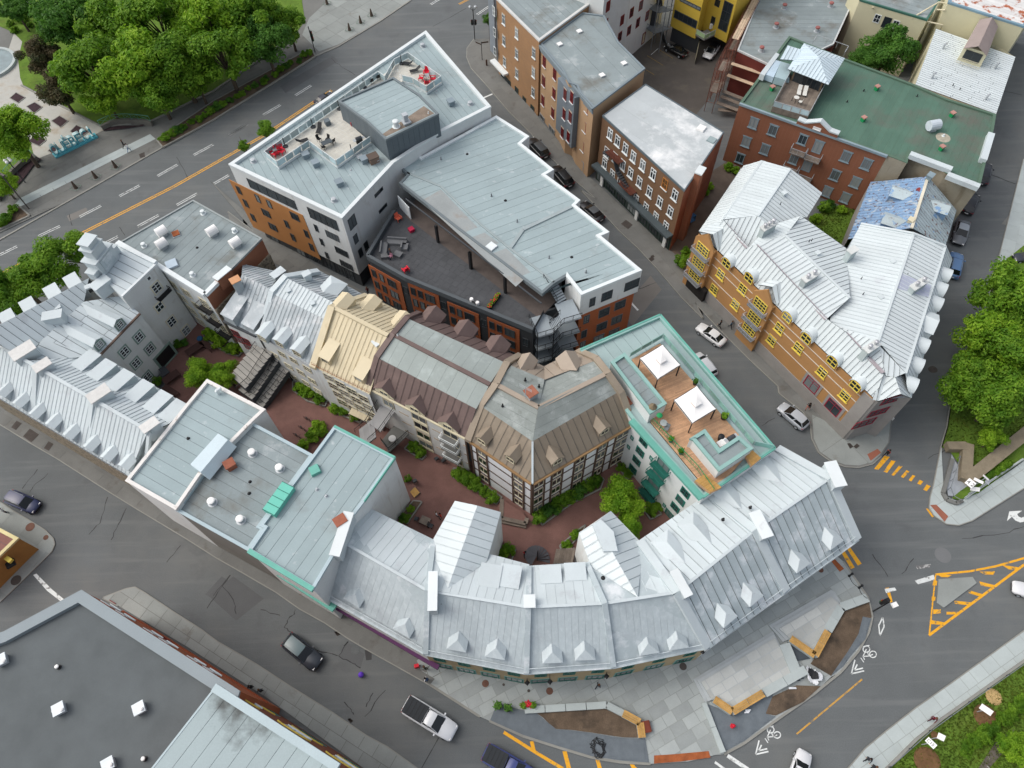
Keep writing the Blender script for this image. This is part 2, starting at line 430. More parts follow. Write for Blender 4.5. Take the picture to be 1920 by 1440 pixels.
# ---------------------------------------------------------------- material set
M('seam_dark', (92, 98, 100), .8)
asphalt = M('asphalt', (99, 103, 104), .9, .10, .16, .16, blots=(((113, 114, 111), .06, .5, .8), ((86, 88, 90), .22, .58, .85)), obj=0, bump=.25, bscale=30, streak=((112, 115, 115), (.05, .8, 1), -.56, .52, .75))
concrete = M('concrete', (142, 147, 144), .9, .10, .3, .07, blots=(((118, 114, 106), .35, .60, .78),), obj=.09, island=.06)
conc_dark = M('concrete_dark', (114, 115, 112), .9, .12, .3, .08, blots=(((96, 92, 86), .4, .58, .75),), obj=.07, island=.05)
conc_light = M('concrete_light', (172, 181, 180), .85, .07, .4, .05, obj=.05, island=.05)
granite = M('granite_slab', (154, 160, 159), .85, .07, .5, .06, blots=(((136, 134, 130), .18, .58, .8),), obj=.16, island=.16)
kerbm = M('kerb', (140, 140, 134), .85, .1, .8)
brickpave = M('brick_paving', (122, 90, 83), .85, .16, .5, .14, blots=(((96, 74, 67), .2, .55, .85),), obj=0)
soil = M('soil', (98, 84, 70), 1, .25, .8, .2, blots=(((66, 58, 50), .5, .5, .7),), bump=.6, bscale=6)
fabric = M('geotextile', (104, 112, 118), .85, .12, 1.2, .05, bump=.8, bscale=1.5)
grassm = M('grass', (92, 120, 42), 1, .25, .5, .3, blots=(((104, 106, 52), .22, .55, .85), ((50, 78, 24), .4, .55, .85)), obj=0, bump=.4, bscale=10)
gravelm = M('gravel_path', (184, 184, 177), 1, .1, .3, .1, blots=(((168, 158, 142), .3, .5, .7),), bump=.2, bscale=20)
white_line = M('white_line', (214, 218, 216), .7, .06, 2, .05, blots=(((120, 120, 118), 1.8, .54, .64),))
yellow_line = M('yellow_line', (226, 164, 40), .7, .08, 2, .05, blots=(((120, 112, 92), 1.7, .54, .64),))
wood = M('bench_wood', (186, 146, 84), .7, .2, 1.5, .12, obj=.12)
deckwood = M('deck_wood', (188, 150, 118), .75, .2, .8, .12, obj=0, island=.16)
oldwood = M('weathered_wood', (122, 112, 102), .9, .25, 1.2, .15, obj=.15, island=.15)
rustm = M('rust', (150, 84, 48), .8, .25, 1.5, .15)
black = M('black_metal', (34, 35, 37), .5, .1, 2)
darkgrey = M('dark_grey_metal', (66, 70, 74), .6, .08, 1.5)
midgrey = M('mid_grey_metal', (120, 126, 130), .55, .08, 1.5)
galv = M('galvanised', (176, 182, 186), .45, .1, 2, metal=.2)
whitem = M('white_metal', (216, 223, 224), .55, .04, .6, .02, blots=(((190, 192, 192), .5, .6, .8),))
white_st = M('white_stucco', (216, 220, 219), .85, .05, .4, .04, blots=(((188, 186, 180), .35, .60, .8),), streak=((196, 194, 188), (1.6, 1.6, .16), 0, .58, .82))
roofgrey = M('roof_membrane', (152, 168, 171), .85, .06, .25, .05, obj=.045, blots=(((138, 146, 146), .22, .58, .78),), streak=((184, 194, 196), (.9, .9, .9), 0, .62, .8))
roofgrey2 = M('roof_membrane_worn', (136, 147, 149), .85, .1, .3, .08, obj=.05, blots=(((112, 112, 106), .18, .52, .72), ((172, 178, 180), .3, .58, .75)))
roofgreen = M('roof_membrane_green', (82, 112, 98), .85, .12, .3, .08, obj=.07, blots=(((98, 100, 92), .12, .5, .7),))
roofwhite = M('roof_coating_white', (178, 185, 187), .7, .07, .3, .05, obj=.03, blots=(((150, 150, 148), .16, .62, .74), ((228, 230, 230), .2, .5, .7)))
gravelroof = M('roof_gravel', (94, 99, 101), .95, .14, .2, .4, obj=0, blots=(((126, 126, 124), .25, .6, .8),), bump=.5, bscale=14)
tinwhite = M('tin_white', (194, 204, 207), .5, .05, .3, .04, obj=.045, blots=(((176, 182, 186), .4, .58, .76), ((148, 120, 106), .9, .74, .80)))
tinbright = M('tin_bright', (202, 211, 213), .45, .04, .3, .03, obj=.035, blots=(((190, 196, 200), .4, .6, .78), ((150, 104, 92), 1.1, .75, .80)))
tingrey = M('tin_grey', (176, 188, 192), .5, .08, .5, .06, obj=.05, blots=(((214, 219, 222), .5, .5, .68), ((156, 164, 170), .8, .6, .76)))
tinsilver = M('tin_silver', (166, 175, 179), .5, .1, .7, .08, obj=.08, blots=(((206, 210, 212), .5, .5, .66), ((140, 144, 148), 1.0, .6, .75)))
brushed = M('tin_brushed', (178, 189, 193), .5, .05, .5, .05, obj=.03, streak=((192, 202, 205), (2.6, .5, 2.6), .5, .45, .75), blots=(((164, 172, 178), .35, .56, .78),))
tinyellow = M('tin_cream', (206, 194, 164), .5, .05, .5, .03, obj=.035, blots=(((192, 174, 138), .5, .6, .8),))
tinbrown = M('tin_brown', (106, 90, 86), .55, .08, .5, .04, obj=.05, blots=(((124, 106, 100), .4, .5, .75),))
tintaupe = M('tin_taupe', (132, 121, 106), .55, .06, .5, .04, obj=.05, blots=(((148, 136, 120), .4, .5, .75),))
tinpink = M('tin_fawn', (158, 146, 132), .55, .06, .6, .04, obj=.05)
felt = M('roof_felt', (136, 143, 140), .9, .1, .5, .1, obj=.04, blots=(((166, 172, 170), .5, .54, .7), ((108, 112, 108), .6, .6, .75)))
felt2 = M('roof_felt_pale', (152, 161, 158), .9, .06, .4, .06, obj=.05, blots=(((172, 182, 180), .4, .55, .75),))
blueroof = M('tin_blue_peeling', (122, 152, 184), .6, .12, .6, .08, obj=.08, blots=(((172, 180, 186), 1.1, .54, .66), ((98, 80, 78), 2.4, .56, .62)))
pealroof = M('tin_peeling', (176, 190, 194), .6, .1, .6, .08, obj=.08, blots=(((120, 92, 86), 1.5, .58, .64), ((126, 160, 196), .7, .6, .64)))
tealm = M('teal_trim', (104, 170, 156), .6, .08, .8)
tealpale = M('teal_pale', (140, 178, 172), .6, .08, .8)
conc_wall = M('stained_concrete', (158, 150, 132), .9, .12, .4, .08, blots=(((112, 98, 76), .25, .52, .72),), streak=((118, 106, 86), (.8, .8, .12), 0, .55, .75))
orange = M('orange_cladding', (178, 124, 74), .6, .06, .4, .02, obj=.03)
orange2 = brickmat('orange_brick', (166, 94, 58), (154, 86, 52), (150, 98, 70), .3, .1, .6)
redbrick = brickmat('red_brick', (146, 94, 70), (132, 84, 62), (150, 118, 98), .22, .08, .8)
brownbrick = brickmat('brown_brick', (120, 92, 68), (106, 80, 58), (126, 106, 88), .22, .08, 1.0)
tanbrick = brickmat('tan_brick', (178, 148, 116), (168, 138, 106), (176, 152, 124), .22, .08, 1.0)
mixbrick = brickmat('mottled_brick', (162, 124, 88), (132, 112, 94), (152, 132, 108), .3, .1, 1.0)
yelbrick = brickmat('ochre_brick', (178, 134, 86), (168, 124, 78), (178, 142, 98), .22, .08, 1.0)
buff = brickmat('buff_stone', (178, 160, 126), (164, 146, 114), (150, 134, 110), .6, .3, .5)
rubble = M('rubble_stone', (146, 136, 118), .95, .25, 2.5, .3, blots=(((98, 90, 78), 2.2, .5, .6),), bump=1, bscale=5)
stonegrey = M('grey_stone', (150, 147, 143), .9, .08, .6, .06)
mustard = M('mustard_cladding', (206, 178, 72), .6, .05, .4, .02, obj=.02)
cream = M('cream_stucco', (206, 202, 172), .85, .05, .3, .03)
grey_wall = M('charcoal_cladding', (62, 65, 68), .7, .08, .6)
slate_tile = M('charcoal_terrace', (78, 80, 83), .9, .12, .4, .1, obj=.06)
darkred = M('dark_red_wall', (104, 50, 44), .8, .15, .5)
redwall = M('red_orange_wall', (160, 88, 54), .7, .1, .5, .05)
purple = M('purple_fascia', (84, 44, 84), .6)
magenta = M('crimson_frame', (150, 34, 58), .6)
redframe = M('dark_red_frame', (126, 34, 36), .6)
yelframe = M('yellow_frame', (226, 204, 92), .6)
tealframe = M('dark_teal_frame', (34, 104, 92), .6)
sagefr = M('sage_frame', (128, 150, 142), .7)
creamfr = M('cream_frame', (214, 206, 178), .7)
bluegreyfr = M('blue_grey_frame', (134, 152, 160), .6)
greenm = M('green_paint', (30, 140, 84), .6)
redp = M('red_plastic', (206, 30, 52), .5)
canvas = M('white_canvas', (236, 236, 234), .9, .02, .8, .01)
tarp = M('white_tarp', (216, 220, 224), .6, .08, 2)
rubber = M('tyre_rubber', (26, 26, 27), .85)
glass = glassmat('window_glass'); glass2 = glassmat('window_glass_pale', (44, 52, 56), (150, 156, 156), .45); carglass = glassmat('car_glass', (18, 22, 24), (26, 30, 32), .5)
railglass = glassmat('rail_glass', (150, 168, 172), (158, 174, 176), .5); roofgl = glassmat('roof_glass', (148, 170, 176), (160, 180, 186), .5)
UP = V((0, 0, 1))

# ---------------------------------------------------------------- ground, roads
def struct(o): o['kind'] = 'structure'; return o
G0 = struct(MB().poly([V((-900, -700, -.02)), V((900, -700, -.02)), V((900, 1500, -.02)), V((-900, 1500, -.02))]).build('ground', M('far_ground', (120, 120, 112), .9, .2, .02)))
ROAD = struct(MB().poly([V((-150, -40, 0)), V((150, -40, 0)), V((170, 190, 0)), V((-170, 190, 0))]).build('road', asphalt))

def pieces(name, P, along, w, cross, mat, parent, gap=.04, th=.012, lift=0.0):
    """paving pieces; the 300 largest are objects, the rest one joined part"""
    n = newell(P); n = UP; u = V((along.x, along.y, 0)).normalized(); v = n.cross(u); o = P[0]
    Q = [((p - o).dot(u), (p - o).dot(v)) for p in P]
    if sum(Q[i][0] * Q[(i + 1) % len(Q)][1] - Q[(i + 1) % len(Q)][0] * Q[i][1] for i in range(len(Q))) < 0: Q.reverse()
    v0, v1 = min(q[1] for q in Q), max(q[1] for q in Q); k = max(1, round((v1 - v0) / w)); wd = (v1 - v0) / k; L = []
    for i in range(k):
        c = clip(clip(Q, 0, 1, v0 + (i + 1) * wd - gap / 2), 0, -1, -(v0 + i * wd + gap / 2))
        if len(c) < 3: continue
        a = min(q[0] for q in c); b = max(q[0] for q in c); x = a - random.uniform(0, 1) * cross
        while x < b:
            x1 = x + cross * random.choice((.8, 1, 1, 1.3)) if cross < 3 else x + cross
            cc = clip(clip(c, 1, 0, x1 - gap / 2), -1, 0, -(x + gap / 2)); x = x1
            if len(cc) > 2 and area2(cc) > .06: L.append(cc)
    L.sort(key=area2, reverse=True); rest = MB()
    for i, c in enumerate(L):
        pts = [o + u * q[0] + v * q[1] + n * lift for q in c]; h = th + random.uniform(0, .006)
        if i < 300: MB().prism(pts, h).build(name, mat, parent)
        else: rest.prism(pts, h)
    if rest.f: rest.build(name + 's', mat, parent, kind='stuff')

def pavement(name, s, base, slab, along=None, w=1.5, cross=1.8, z=.13, kerb=True, closed=True, kerbn=None, gap=.05, holes=()):
    P = W(s, z); n = len(P)
    t = struct(MB().prism([p - V((0, 0, z + .05)) for p in P], z + .05).build(name, base))
    if kerb:
        for i in range(kerbn if kerbn else n):
            MB().beam(P[i] + UP * .012, P[(i + 1) % n] + UP * .012, .22, .16).build('kerbstone', kerbm, t)
    if along: d = W(along, z); pieces('paving_slab', P, d[1] - d[0], w, cross, slab, t, gap)
    return t

# park side of the main street (north)
park = struct(MB().poly(W('w -700,700 0,436 a 500,1440 1150,1070 b 0,870 740,400 900,330 1200,150 1420,0 w 900,-80 1300,-400 -900,-400', .1)).build('park_ground', conc_dark))
MB().beam(W1('w -100,505', .12), W1('a 500,1440', .12), .3, .14).build('kerbstone', kerbm, park)
for s_ in ('a 500,1440 1150,1070', 'a 1150,1070 b 740,400', 'b 740,400 900,330', 'b 900,330 1200,150', 'b 1200,150 1420,0'):
    q = W(s_, .12); MB().beam(q[0], q[1], .3, .14).build('kerbstone', kerbm, park)
# slabs of the promenade, white walk band
pieces('paving_slab', W('w -20,436 a 500,1440 1150,1070 1100,980 700,960 640,990 390,1140 300,1200 100,1380 w -20,400', .1), W1('a 1150,1070') - W1('a 500,1440'), 2.2, 3.2, conc_dark, park, .05)
pieces('paving_slab', W('a 1090,870 1150,970 b 0,715 700,330 600,230 0,650', .1), W1('a 1920,440') - W1('a 1090,870'), 2.6, 2.2, conc_dark, park, .05)
pieces('paving_slab', W('b 640,250 760,370 900,320 1200,150 1420,0 830,0 690,130', .1), W1('b 1420,0') - W1('b 900,320'), 3, 3, concrete, park, .05)
wb = MB().poly(W('e 60,180 175,130 a 1120,1000 1080,965 150,1425 e 140,95', .116)).build('walk_band', conc_light, park)
pieces('band_slab', W('e 60,180 175,130 a 1120,1000 1080,965 150,1425', .118), W1('a 1090,970') - W1('a 150,1430'), .9, 2.2, conc_light, wb, .06)
struct(MB().poly(W('a 640,990 -10,1260 w -20,200 a 100,240 165,300 130,420 150,560 170,630 760,930', .112)).build('gravel_path', gravelm))
lawn = struct(MB().poly(W('a 740,905 1090,862 b 0,650 600,230 660,150 640,20 w 560,-120 -300,-200 -100,45 a 0,190 100,235 160,300 130,420 145,560 165,610', .15)).build('lawn', grassm))
struct(MB().poly(W('w -60,205 a 0,790 130,830 215,1010 240,1110 150,1260 40,1350 w -60,400', .15)).build('lawn', grassm))
q = W('a 150,610 740,915 1090,866 b 0,650 600,240', .3)
for i in range(4): MB().beam(q[i], q[i + 1], .3, .2).build('lawn_edging', kerbm, lawn)
# planting strips along the street
for s_ in ('a 1125,1000 1170,1058 b 0,860 735,402 700,345 0,725', 'e -40,320 212,205 140,140 -40,230'):
    P = W(s_, .3); b = struct(MB().prism([p - UP * .3 for p in P], .26).build('planting_bed', soil))
    for i in range(len(P)): MB().beam(P[i] + UP * .0, P[(i + 1) % len(P)], .25, .25).build('bed_edging', kerbm, b)
# flower squares in the gravel
for i, s_ in enumerate(('a 115,665 180,700 130,740 70,705', 'a 190,765 250,735 305,770 245,815', 'a 370,870 430,832 490,870 435,915', 'a 505,945 550,900 640,945 575,990', 'a 200,1015 265,965 330,1010 280,1050', 'a 345,1085 390,1040 440,1070 400,1115')):
    P = W(s_, .2); b = MB().poly([p - UP * .03 for p in P]).build('flower_bed', M('dark_soil', (62, 48, 52), 1, .3, 1.5, .2))
    c_ = sum(P, V((0, 0, 0))) / 4
    tag(b, ['small square flower bed nearest the round fountain path', 'square flower bed second from the fountain path', 'square flower bed just above the turquoise letters', 'square flower bed touching the right end of the turquoise letters', 'square flower bed by the left park wall', 'flower bed at the left end of the turquoise letters'][i], 'flower bed', 'flower beds in the gravel path')
    for k in range(4): MB().beam(P[k] - b.location + b.location, P[(k + 1) % 4], .12, .2).build('edging', kerbm, b)
# fountain rim at the left edge
f0 = W1('a -75,470', .1)
ft = thing('fountain_basin', 'round stone fountain basin cut by the left edge of the picture', 'fountain', f0)
MB().lathe(f0, [(5.0, 0), (5.0, .5), (4.5, .5), (4.4, .2)], 40).build('basin_rim', conc_light, ft)
MB().lathe(f0 + UP * .1, [(4.45, 0), (4.4, .2)], 40).build('basin_water', glassmat('basin_glass', (96, 110, 112), (110, 120, 120), .5), ft)

# pavements round the blocks
pavement('pavement', 'c 150,280 100,345 97,410 130,490 230,600 400,800 560,960 700,1130 870,1290 1040,1440 g 920,25 1080,190 1200,320 1330,440 1470,590 1640,790 1800,950 h 150,850 300,1010 450,1160 600,1300 l 500,115 640,225 680,290 690,380 730,460 800,510 880,540 960,545 1040,525 1090,480 1140,400 1150,300 1200,200 800,150 h 500,1050 180,700 v 700,1300 0,650 c 640,880 330,480 280,280', conc_dark, conc_dark, 'c 230,600 870,1290', 2.6, 3.0, kerbn=30)
corner = pavement('pavement', 'l 690,240 700,380 735,455 800,500 880,530 960,535 1035,517 1082,475 1132,400 1142,300 1170,230 860,318', concrete, concrete, None, z=.14, kerb=False)
pieces('paving_slab', W('l 690,240 700,380 735,455 800,500 880,530 960,535 1035,517 1082,475 1132,400 1142,300 1160,240 860,318', .14), W1('l 1040,500') - W1('l 860,320'), 3.6, 4.2, concrete, corner, .05)
pavement('pavement', 'w -60,760 i 0,365 220,500 410,610 770,840 980,970 1330,1180 1550,1320 1760,1440 n 450,170 620,290 800,390 980,510 1150,610 1330,710 1560,840 1660,720 1560,640 n 700,150 250,-60 i 1250,1000 900,780 w -60,560', conc_dark, conc_dark, 'i 410,610 1550,1320', 1.6, 3.4, kerbn=16)
pavement('pavement', 'm 850,270 740,215 910,150 970,140 1040,180 1250,320 1440,440 1560,530 n 300,690 560,860 850,1040 1100,1210 1250,1290 1500,1470 1300,1600 380,930 -200,560', conc_dark, concrete, 'n 300,690 1100,1210', 1.5, 2.2, kerbn=13)
pavement('pavement', 'i -60,890 90,990 200,1055 320,1130 380,1190 390,1230 370,1280 210,1440 m 0,240 -300,500 -300,-200', concrete, concrete, 'i 90,990 320,1130', 2.0, 3.0, kerbn=8)
pavement('pavement', 'e 1640,180 1835,330 f -20,-40 400,330 790,600 1090,760 1300,880 1500,1000 1400,1100 800,800 300,450 w 440,470 e 1700,500', conc_dark, conc_dark, 'f 0,0 790,600', 2.4, 2.6, z=.1, kerbn=1)
PLZ = 'n 1390,610 1560,840 1920,1070 o 260,1100 500,1210 750,1290 1000,1365 1200,1398 1420,1410 1700,1392 1890,1345 p 180,1360 290,1300 500,1150 700,1010 800,910 860,880 960,760 1020,650 1040,560 1015,450 960,360 870,240 810,190 540,300 0,620 o 1600,400 900,500 n 1800,560'
plz = pavement('plaza', PLZ, concrete, None, None, z=.13, kerb=False)
pieces('paving_slab', W(PLZ, .13), W1('o 1600,1000') - W1('o 1100,1300'), 1.25, 1.6, granite, plz, .075)
for s_ in ('o 260,1100 500,1210', 'o 500,1210 750,1290', 'o 750,1290 1000,1365', 'o 1000,1365 1200,1398', 'o 1200,1398 1420,1410', 'p 180,1360 290,1300', 'p 290,1300 500,1150', 'p 500,1150 700,1010', 'p 700,1010 860,880', 'p 860,880 960,760', 'p 960,760 1020,650', 'p 1020,650 1040,560', 'p 1040,560 1015,450', 'p 1015,450 870,240', 'n 1560,840 1920,1070'):
    q = W(s_, .15); MB().beam(q[0], q[1], .25, .2).build('kerbstone', kerbm, plz)
# right: triangular green and its pavement, strip beside the right street, lower right pavement
TRI = pavement('pavement', 'l 1440,430 1400,640 1378,720 1372,780 1400,825 1470,872 1540,880 1620,852 1990,620 1990,455 1850,560 1640,700 1540,745 1480,720 1455,690', concrete, conc_light, 'l 1620,850 1920,655', 1.9, 1.6, z=.14, kerbn=8)
pavement('pavement', 'h 1775,660 1920,80 2000,80 2000,300 1890,640', conc_light, conc_light, 'h 1800,650 1900,200', 1.6, 2.5, z=.12, kerbn=1)
pavement('pavement', 'p 880,1470 1000,1330 1120,1230 1300,1090 1500,950 1750,770 2000,590 2000,770 1450,1150 1300,1270 1100,1470', concrete, conc_light, 'p 1300,1090 1750,770', 1.3, 1.7, z=.14, kerbn=6)
green = struct(MB().poly(W('l 1510,80 1475,310 1440,430 1480,440 1600,600 1650,700 1990,450 1990,-300 h 2100,400 1800,640 1700,960 1600,1120 1540,1400', .16)).build('lawn', grassm))
struct(MB().poly(W('p 1100,1470 1300,1275 1450,1155 2000,775 2000,1500', .18)).build('lawn', grassm))
q = W('p 1110,1460 1300,1272 1450,1152 1990,772', .45)
for i in range(3): MB().beam(q[i], q[i + 1], .25, .4).build('lawn_edging', kerbm, green)
q = W('h 1775,660 1700,960 1610,1110 l 1510,80 1475,310 1440,430', .16)
for i in range(5): MB().beam(q[i], q[i + 1], .25, .2).build('lawn_edging', kerbm, green)
struct(MB().poly(W('h 1800,430 1990,470 1990,150 1905,150 1880,330', .02)).build('parking_apron', conc_dark))
# traffic island
isl = struct(MB().prism(W('p 1422,345 1618,332 1642,368 1452,510 1412,482', 0), .15).build('traffic_island', concrete))
# courtyard brick paving
court = struct(MB().prism(W('w 300,600 430,560 620,700 800,820 1000,930 1190,800 1360,930 1260,1090 900,1085 740,990 540,830 320,780', -.05), .13).build('courtyard', brickpave))
yard = struct(MB().poly(W('F 380,610 560,440 800,290 1110,420 1450,480 1600,700 1100,1300 500,950', .02)).build('parking_yard', M('yard_asphalt', (88, 84, 80), .9, .15, .2, .1, blots=(((108, 102, 92), .15, .5, .7),))))
struct(MB().poly(W('h 20,560 190,180 330,90 420,130 300,330 130,560 60,700', .05)).build('side_passage', M('passage', (104, 92, 82), .9, .2, .5)))
back = struct(MB().poly(W('h 760,400 1080,260 1000,540 860,560', .05)).build('back_garden', grassm))

# ---------------------------------------------------------------- road markings
def mark(name, s, mat, z=.008): return MB().poly(W(s, z)).build(name, mat, ROAD)
def mline(name, s, w, mat, z=.008, dbl=0):
    P = W(s, z)
    for k in ((-1, 1) if dbl else (0,)):
        mb = MB()
        for a, b in zip(P, P[1:]):
            d = (b - a).normalized(); n = V((-d.y, d.x, 0)); a2, b2 = a + n * k * dbl, b + n * k * dbl
            mb.poly([a2 - n * w / 2, b2 - n * w / 2, b2 + n * w / 2, a2 + n * w / 2])
        mb.build(name, mat, ROAD)
mline('yellow_line', 'w -60,545 e 0,630 600,330 1250,0 a 1900,975 b 850,650', .17, yellow_line, dbl=.2)
mline('yellow_line', 'c 40,30 110,-5', .13, yellow_line, dbl=.16)
for s_ in ('a 860,1412 1005,1335', 'a 1135,1267 1277,1186', 'a 1395,1116 1535,1040', 'a 1650,972 1782,895', 'b 115,972 245,895', 'b 360,827 483,755', 'b 590,687 705,615', 'b 1565,32 1640,-15', 'b 5,1322 110,1262', 'e 275,357 432,284', 'e 573,217 727,137', 'e 0,490 122,430', 'e 1273,132 1420,50', 'e 990,287 1142,205', 'e 725,422 850,358', 'c 170,105 270,37'):
    mline('lane_dash', s_, .12, white_line, dbl=.19)
for s_ in ('c 215,705 282,676', 'g 1268,822 1330,890', 'b 835,655 865,690'): mline('stop_line', s_, .3, white_line)
mark('stop_line', 'm 238,50 262,40 370,150 460,225 435,238 340,165', white_line)
for s_ in ('1050,555 1075,560 1142,485 1110,478', '1105,570 1125,578 1175,510 1150,505', '1150,590 1165,595 1215,540 1195,535', '1205,600 1220,608 1255,570 1238,562', '1250,620 1265,628 1290,595 1272,590', '1300,640 1320,648 1335,628 1315,618', '1335,675 1355,685 1378,655 1355,645', '850,1025 872,1020 937,1127 915,1136', '883,1005 905,1002 977,1105 955,1116', '1350,785 1362,785 1397,832 1387,836'):
    mark('crosswalk_bar', 'l ' + s_, yellow_line)
mline('yellow_line', 'l 1405,1168 1600,1150 1750,1122 1960,1062', .24, yellow_line); mline('yellow_line', 'p 1368,670 1960,230', .26, yellow_line); mline('yellow_line', 'p 1370,668 1407,318', .16, yellow_line, z=.012)
for s_ in ('1412,312 1500,320 1480,332 1440,332', '1660,300 1752,298 1742,318 1690,316', '1790,260 1888,275 1880,290 1830,286', '1660,356 1748,378 1738,393 1670,380', '1595,406 1677,430 1667,446 1600,424', '1515,468 1612,478 1602,495 1520,487', '1470,533 1550,533 1545,548 1470,549', '1377,580 1462,595 1442,609 1377,604', '1393,350 1417,353 1413,380 1389,380', '1385,443 1407,446 1404,468 1383,468', '1393,520 1437,518 1437,541 1393,546', '1115,395 1135,390 1158,475 1145,480'):
    mark('hatch_bar', 'p ' + s_, yellow_line, .014)
mark('stop_line', 'p 1285,352 1395,318 1406,345 1305,373', white_line); mark('worn_paint', 'p 1110,400 1170,392 1180,408 1120,425', white_line, .018); mark('worn_paint', 'p 1290,265 1380,255 1370,275 1300,285', M('worn_white', (170, 170, 168), .8, .1, 2, .1, blots=(((108, 108, 108), 2.2, .45, .5),)))
mline('yellow_line', 'o 362,1182 600,1332 800,1452', .32, yellow_line)
for s_ in ('550,1248 577,1248 594,1318 566,1312', '785,1318 816,1320 850,1450 818,1450', '1022,1375 1051,1380 1072,1450 1042,1450', '1270,1412 1302,1416 1330,1450 1290,1450'): mark('hatch_bar', 'o ' + s_, yellow_line, .014)
mline('yellow_line', 'p 600,1243 980,925', .16, M('faded_yellow', (190, 146, 70), .8, .1, 2, .05, blots=(((108, 106, 100), 1.5, .5, .6),)))
mline('stop_line', 'p 198,1368 320,1450', .4, white_line); mline('stop_line', 'p 125,1406 185,1450', .25, white_line)
def bike(dx, dy):
    o = lambda L: 'p ' + ' '.join('%g,%g' % (x + dx, y + dy) for x, y in L)
    for cx, cy in ((1005, 750), (1043, 780)):
        mline('bicycle_symbol', o([(cx + 20 * math.cos(k * .5236) , cy + 19 * math.sin(k * .5236) * (1.0)) for k in range(13)]), .11, white_line)
    for L in ([(1005, 750), (985, 792), (1020, 790), (1043, 780)], [(985, 792), (995, 812)], [(1020, 790), (1008, 762)], [(972, 800), (990, 826)], [(985, 735), (1022, 728)]): mline('bicycle_symbol', o(L), .1, white_line, .012)
    for k in (0, 1): mline('chevron', o([(938 + k * -2, 812 + k * 0), (918 + 22 * k, 893 - 26 * k), (992, 858 + (1 - k) * 18)] if k == 0 else [(952, 838), (935, 872), (985, 860)]), .14, white_line)
bike(0, 0); bike(-556, 480 - 12)
mline('diamond_symbol', 'p 1100,565 1077,612 1083,672 1108,618 1100,565', .14, white_line)
mark('turn_arrow', 'Q 1085,675 1110,570 1250,562 1195,600 1210,625 1240,640 1310,610 1310,675 1225,690 1175,668 1138,628', white_line, .01)
# manholes, drains and sealed cracks
iron = M('cast_iron', (84, 78, 74), .8, .15, 2)
ironr = M('rusty_iron', (108, 78, 66), .8, .2, 2)
for s_, r, m, par, z in (('p 1449,204', .95, M('iron_grey', (110, 112, 113), .7), ROAD, .01), ('i 848,1030', .55, asphalt, ROAD, .01), ('u 1620,795', .55, iron, ROAD, .01), ('i 217,1106', .55, ironr, ROAD, .16), ('i 330,1182', .32, ironr, ROAD, .16), ('m 115,88', .6, iron, ROAD, .16), ('o 231,832', .38, ironr, plz, .16), ('o 693,886', .38, ironr, plz, .16), ('o 1654,709', .4, iron, plz, .16), ('o 543,884', .16, iron, plz, .16), ('o 362,840', .14, iron, plz, .16), ('p 740,290', .32, ironr, plz, .16), ('n 637,178', .3, ironr, ROAD, .16), ('l 1098,300', .22, ironr, ROAD, .17), ('n 1020,590', .5, asphalt, ROAD, .012), ('i 1455,1147', .28, rustm, ROAD, .16), ('h 1425,1213', .5, iron, ROAD, .013)):
    MB().lathe(W1(s_, z), [(r, 0), (r, .012), (r * .93, .012), (r * .9, .006)], 24).build('manhole_cover', m, par)
for s_, par, z in (('n 870,460 890,455 915,480 890,490', ROAD, .01), ('n 965,1090 985,1080 1008,1100 988,1117', ROAD, .01), ('i 80,390 120,340 155,360 115,408', ROAD, .16), ('i 165,455 215,397 280,440 225,497', ROAD, .16), ('i 315,540 350,490 385,508 350,557', ROAD, .16), ('v 330,1130 380,1090 445,1140 400,1182', ROAD, .16), ('g 1420,500 1440,490 1450,505 1428,520', ROAD, .16), ('g 1405,520 1425,505 1450,520 1425,540', ROAD, .165), ('l 893,408 910,405 930,425 910,438', corner, .17), ('l 930,425 950,407 967,422 945,438', corner, .17), ('a 1000,1110 1040,1095 1045,1130 1010,1140', park, .12)):
    mb = MB(); P = W(s_, z); mb.prism(P, .012)
    for k in range(1, 6):
        a = P[0].lerp(P[1], k / 6) + UP * .012; b = P[3].lerp(P[2], k / 6) + UP * .012; mb.beam(a, b, .04, .012)
    mb.build('drain_grate', iron, par)
for s_, par in (('l 1010,470 1070,438 1090,460 1030,508', corner), ('l 1375,765 1410,762 1480,830 1460,862', TRI), ('l 785,1072 805,1062 875,1135 850,1152', plz), ('o 1445,1350 1600,1340 1838,1318 1852,1365 1640,1393 1445,1408', plz)):
    MB().prism(W(s_, .155), .015).build('tactile_plate', rustm if par is plz else M('terracotta_plate', (146, 92, 74), .8, .1, 1), par)
cr = M('tar_seam', (60, 60, 61), .8)
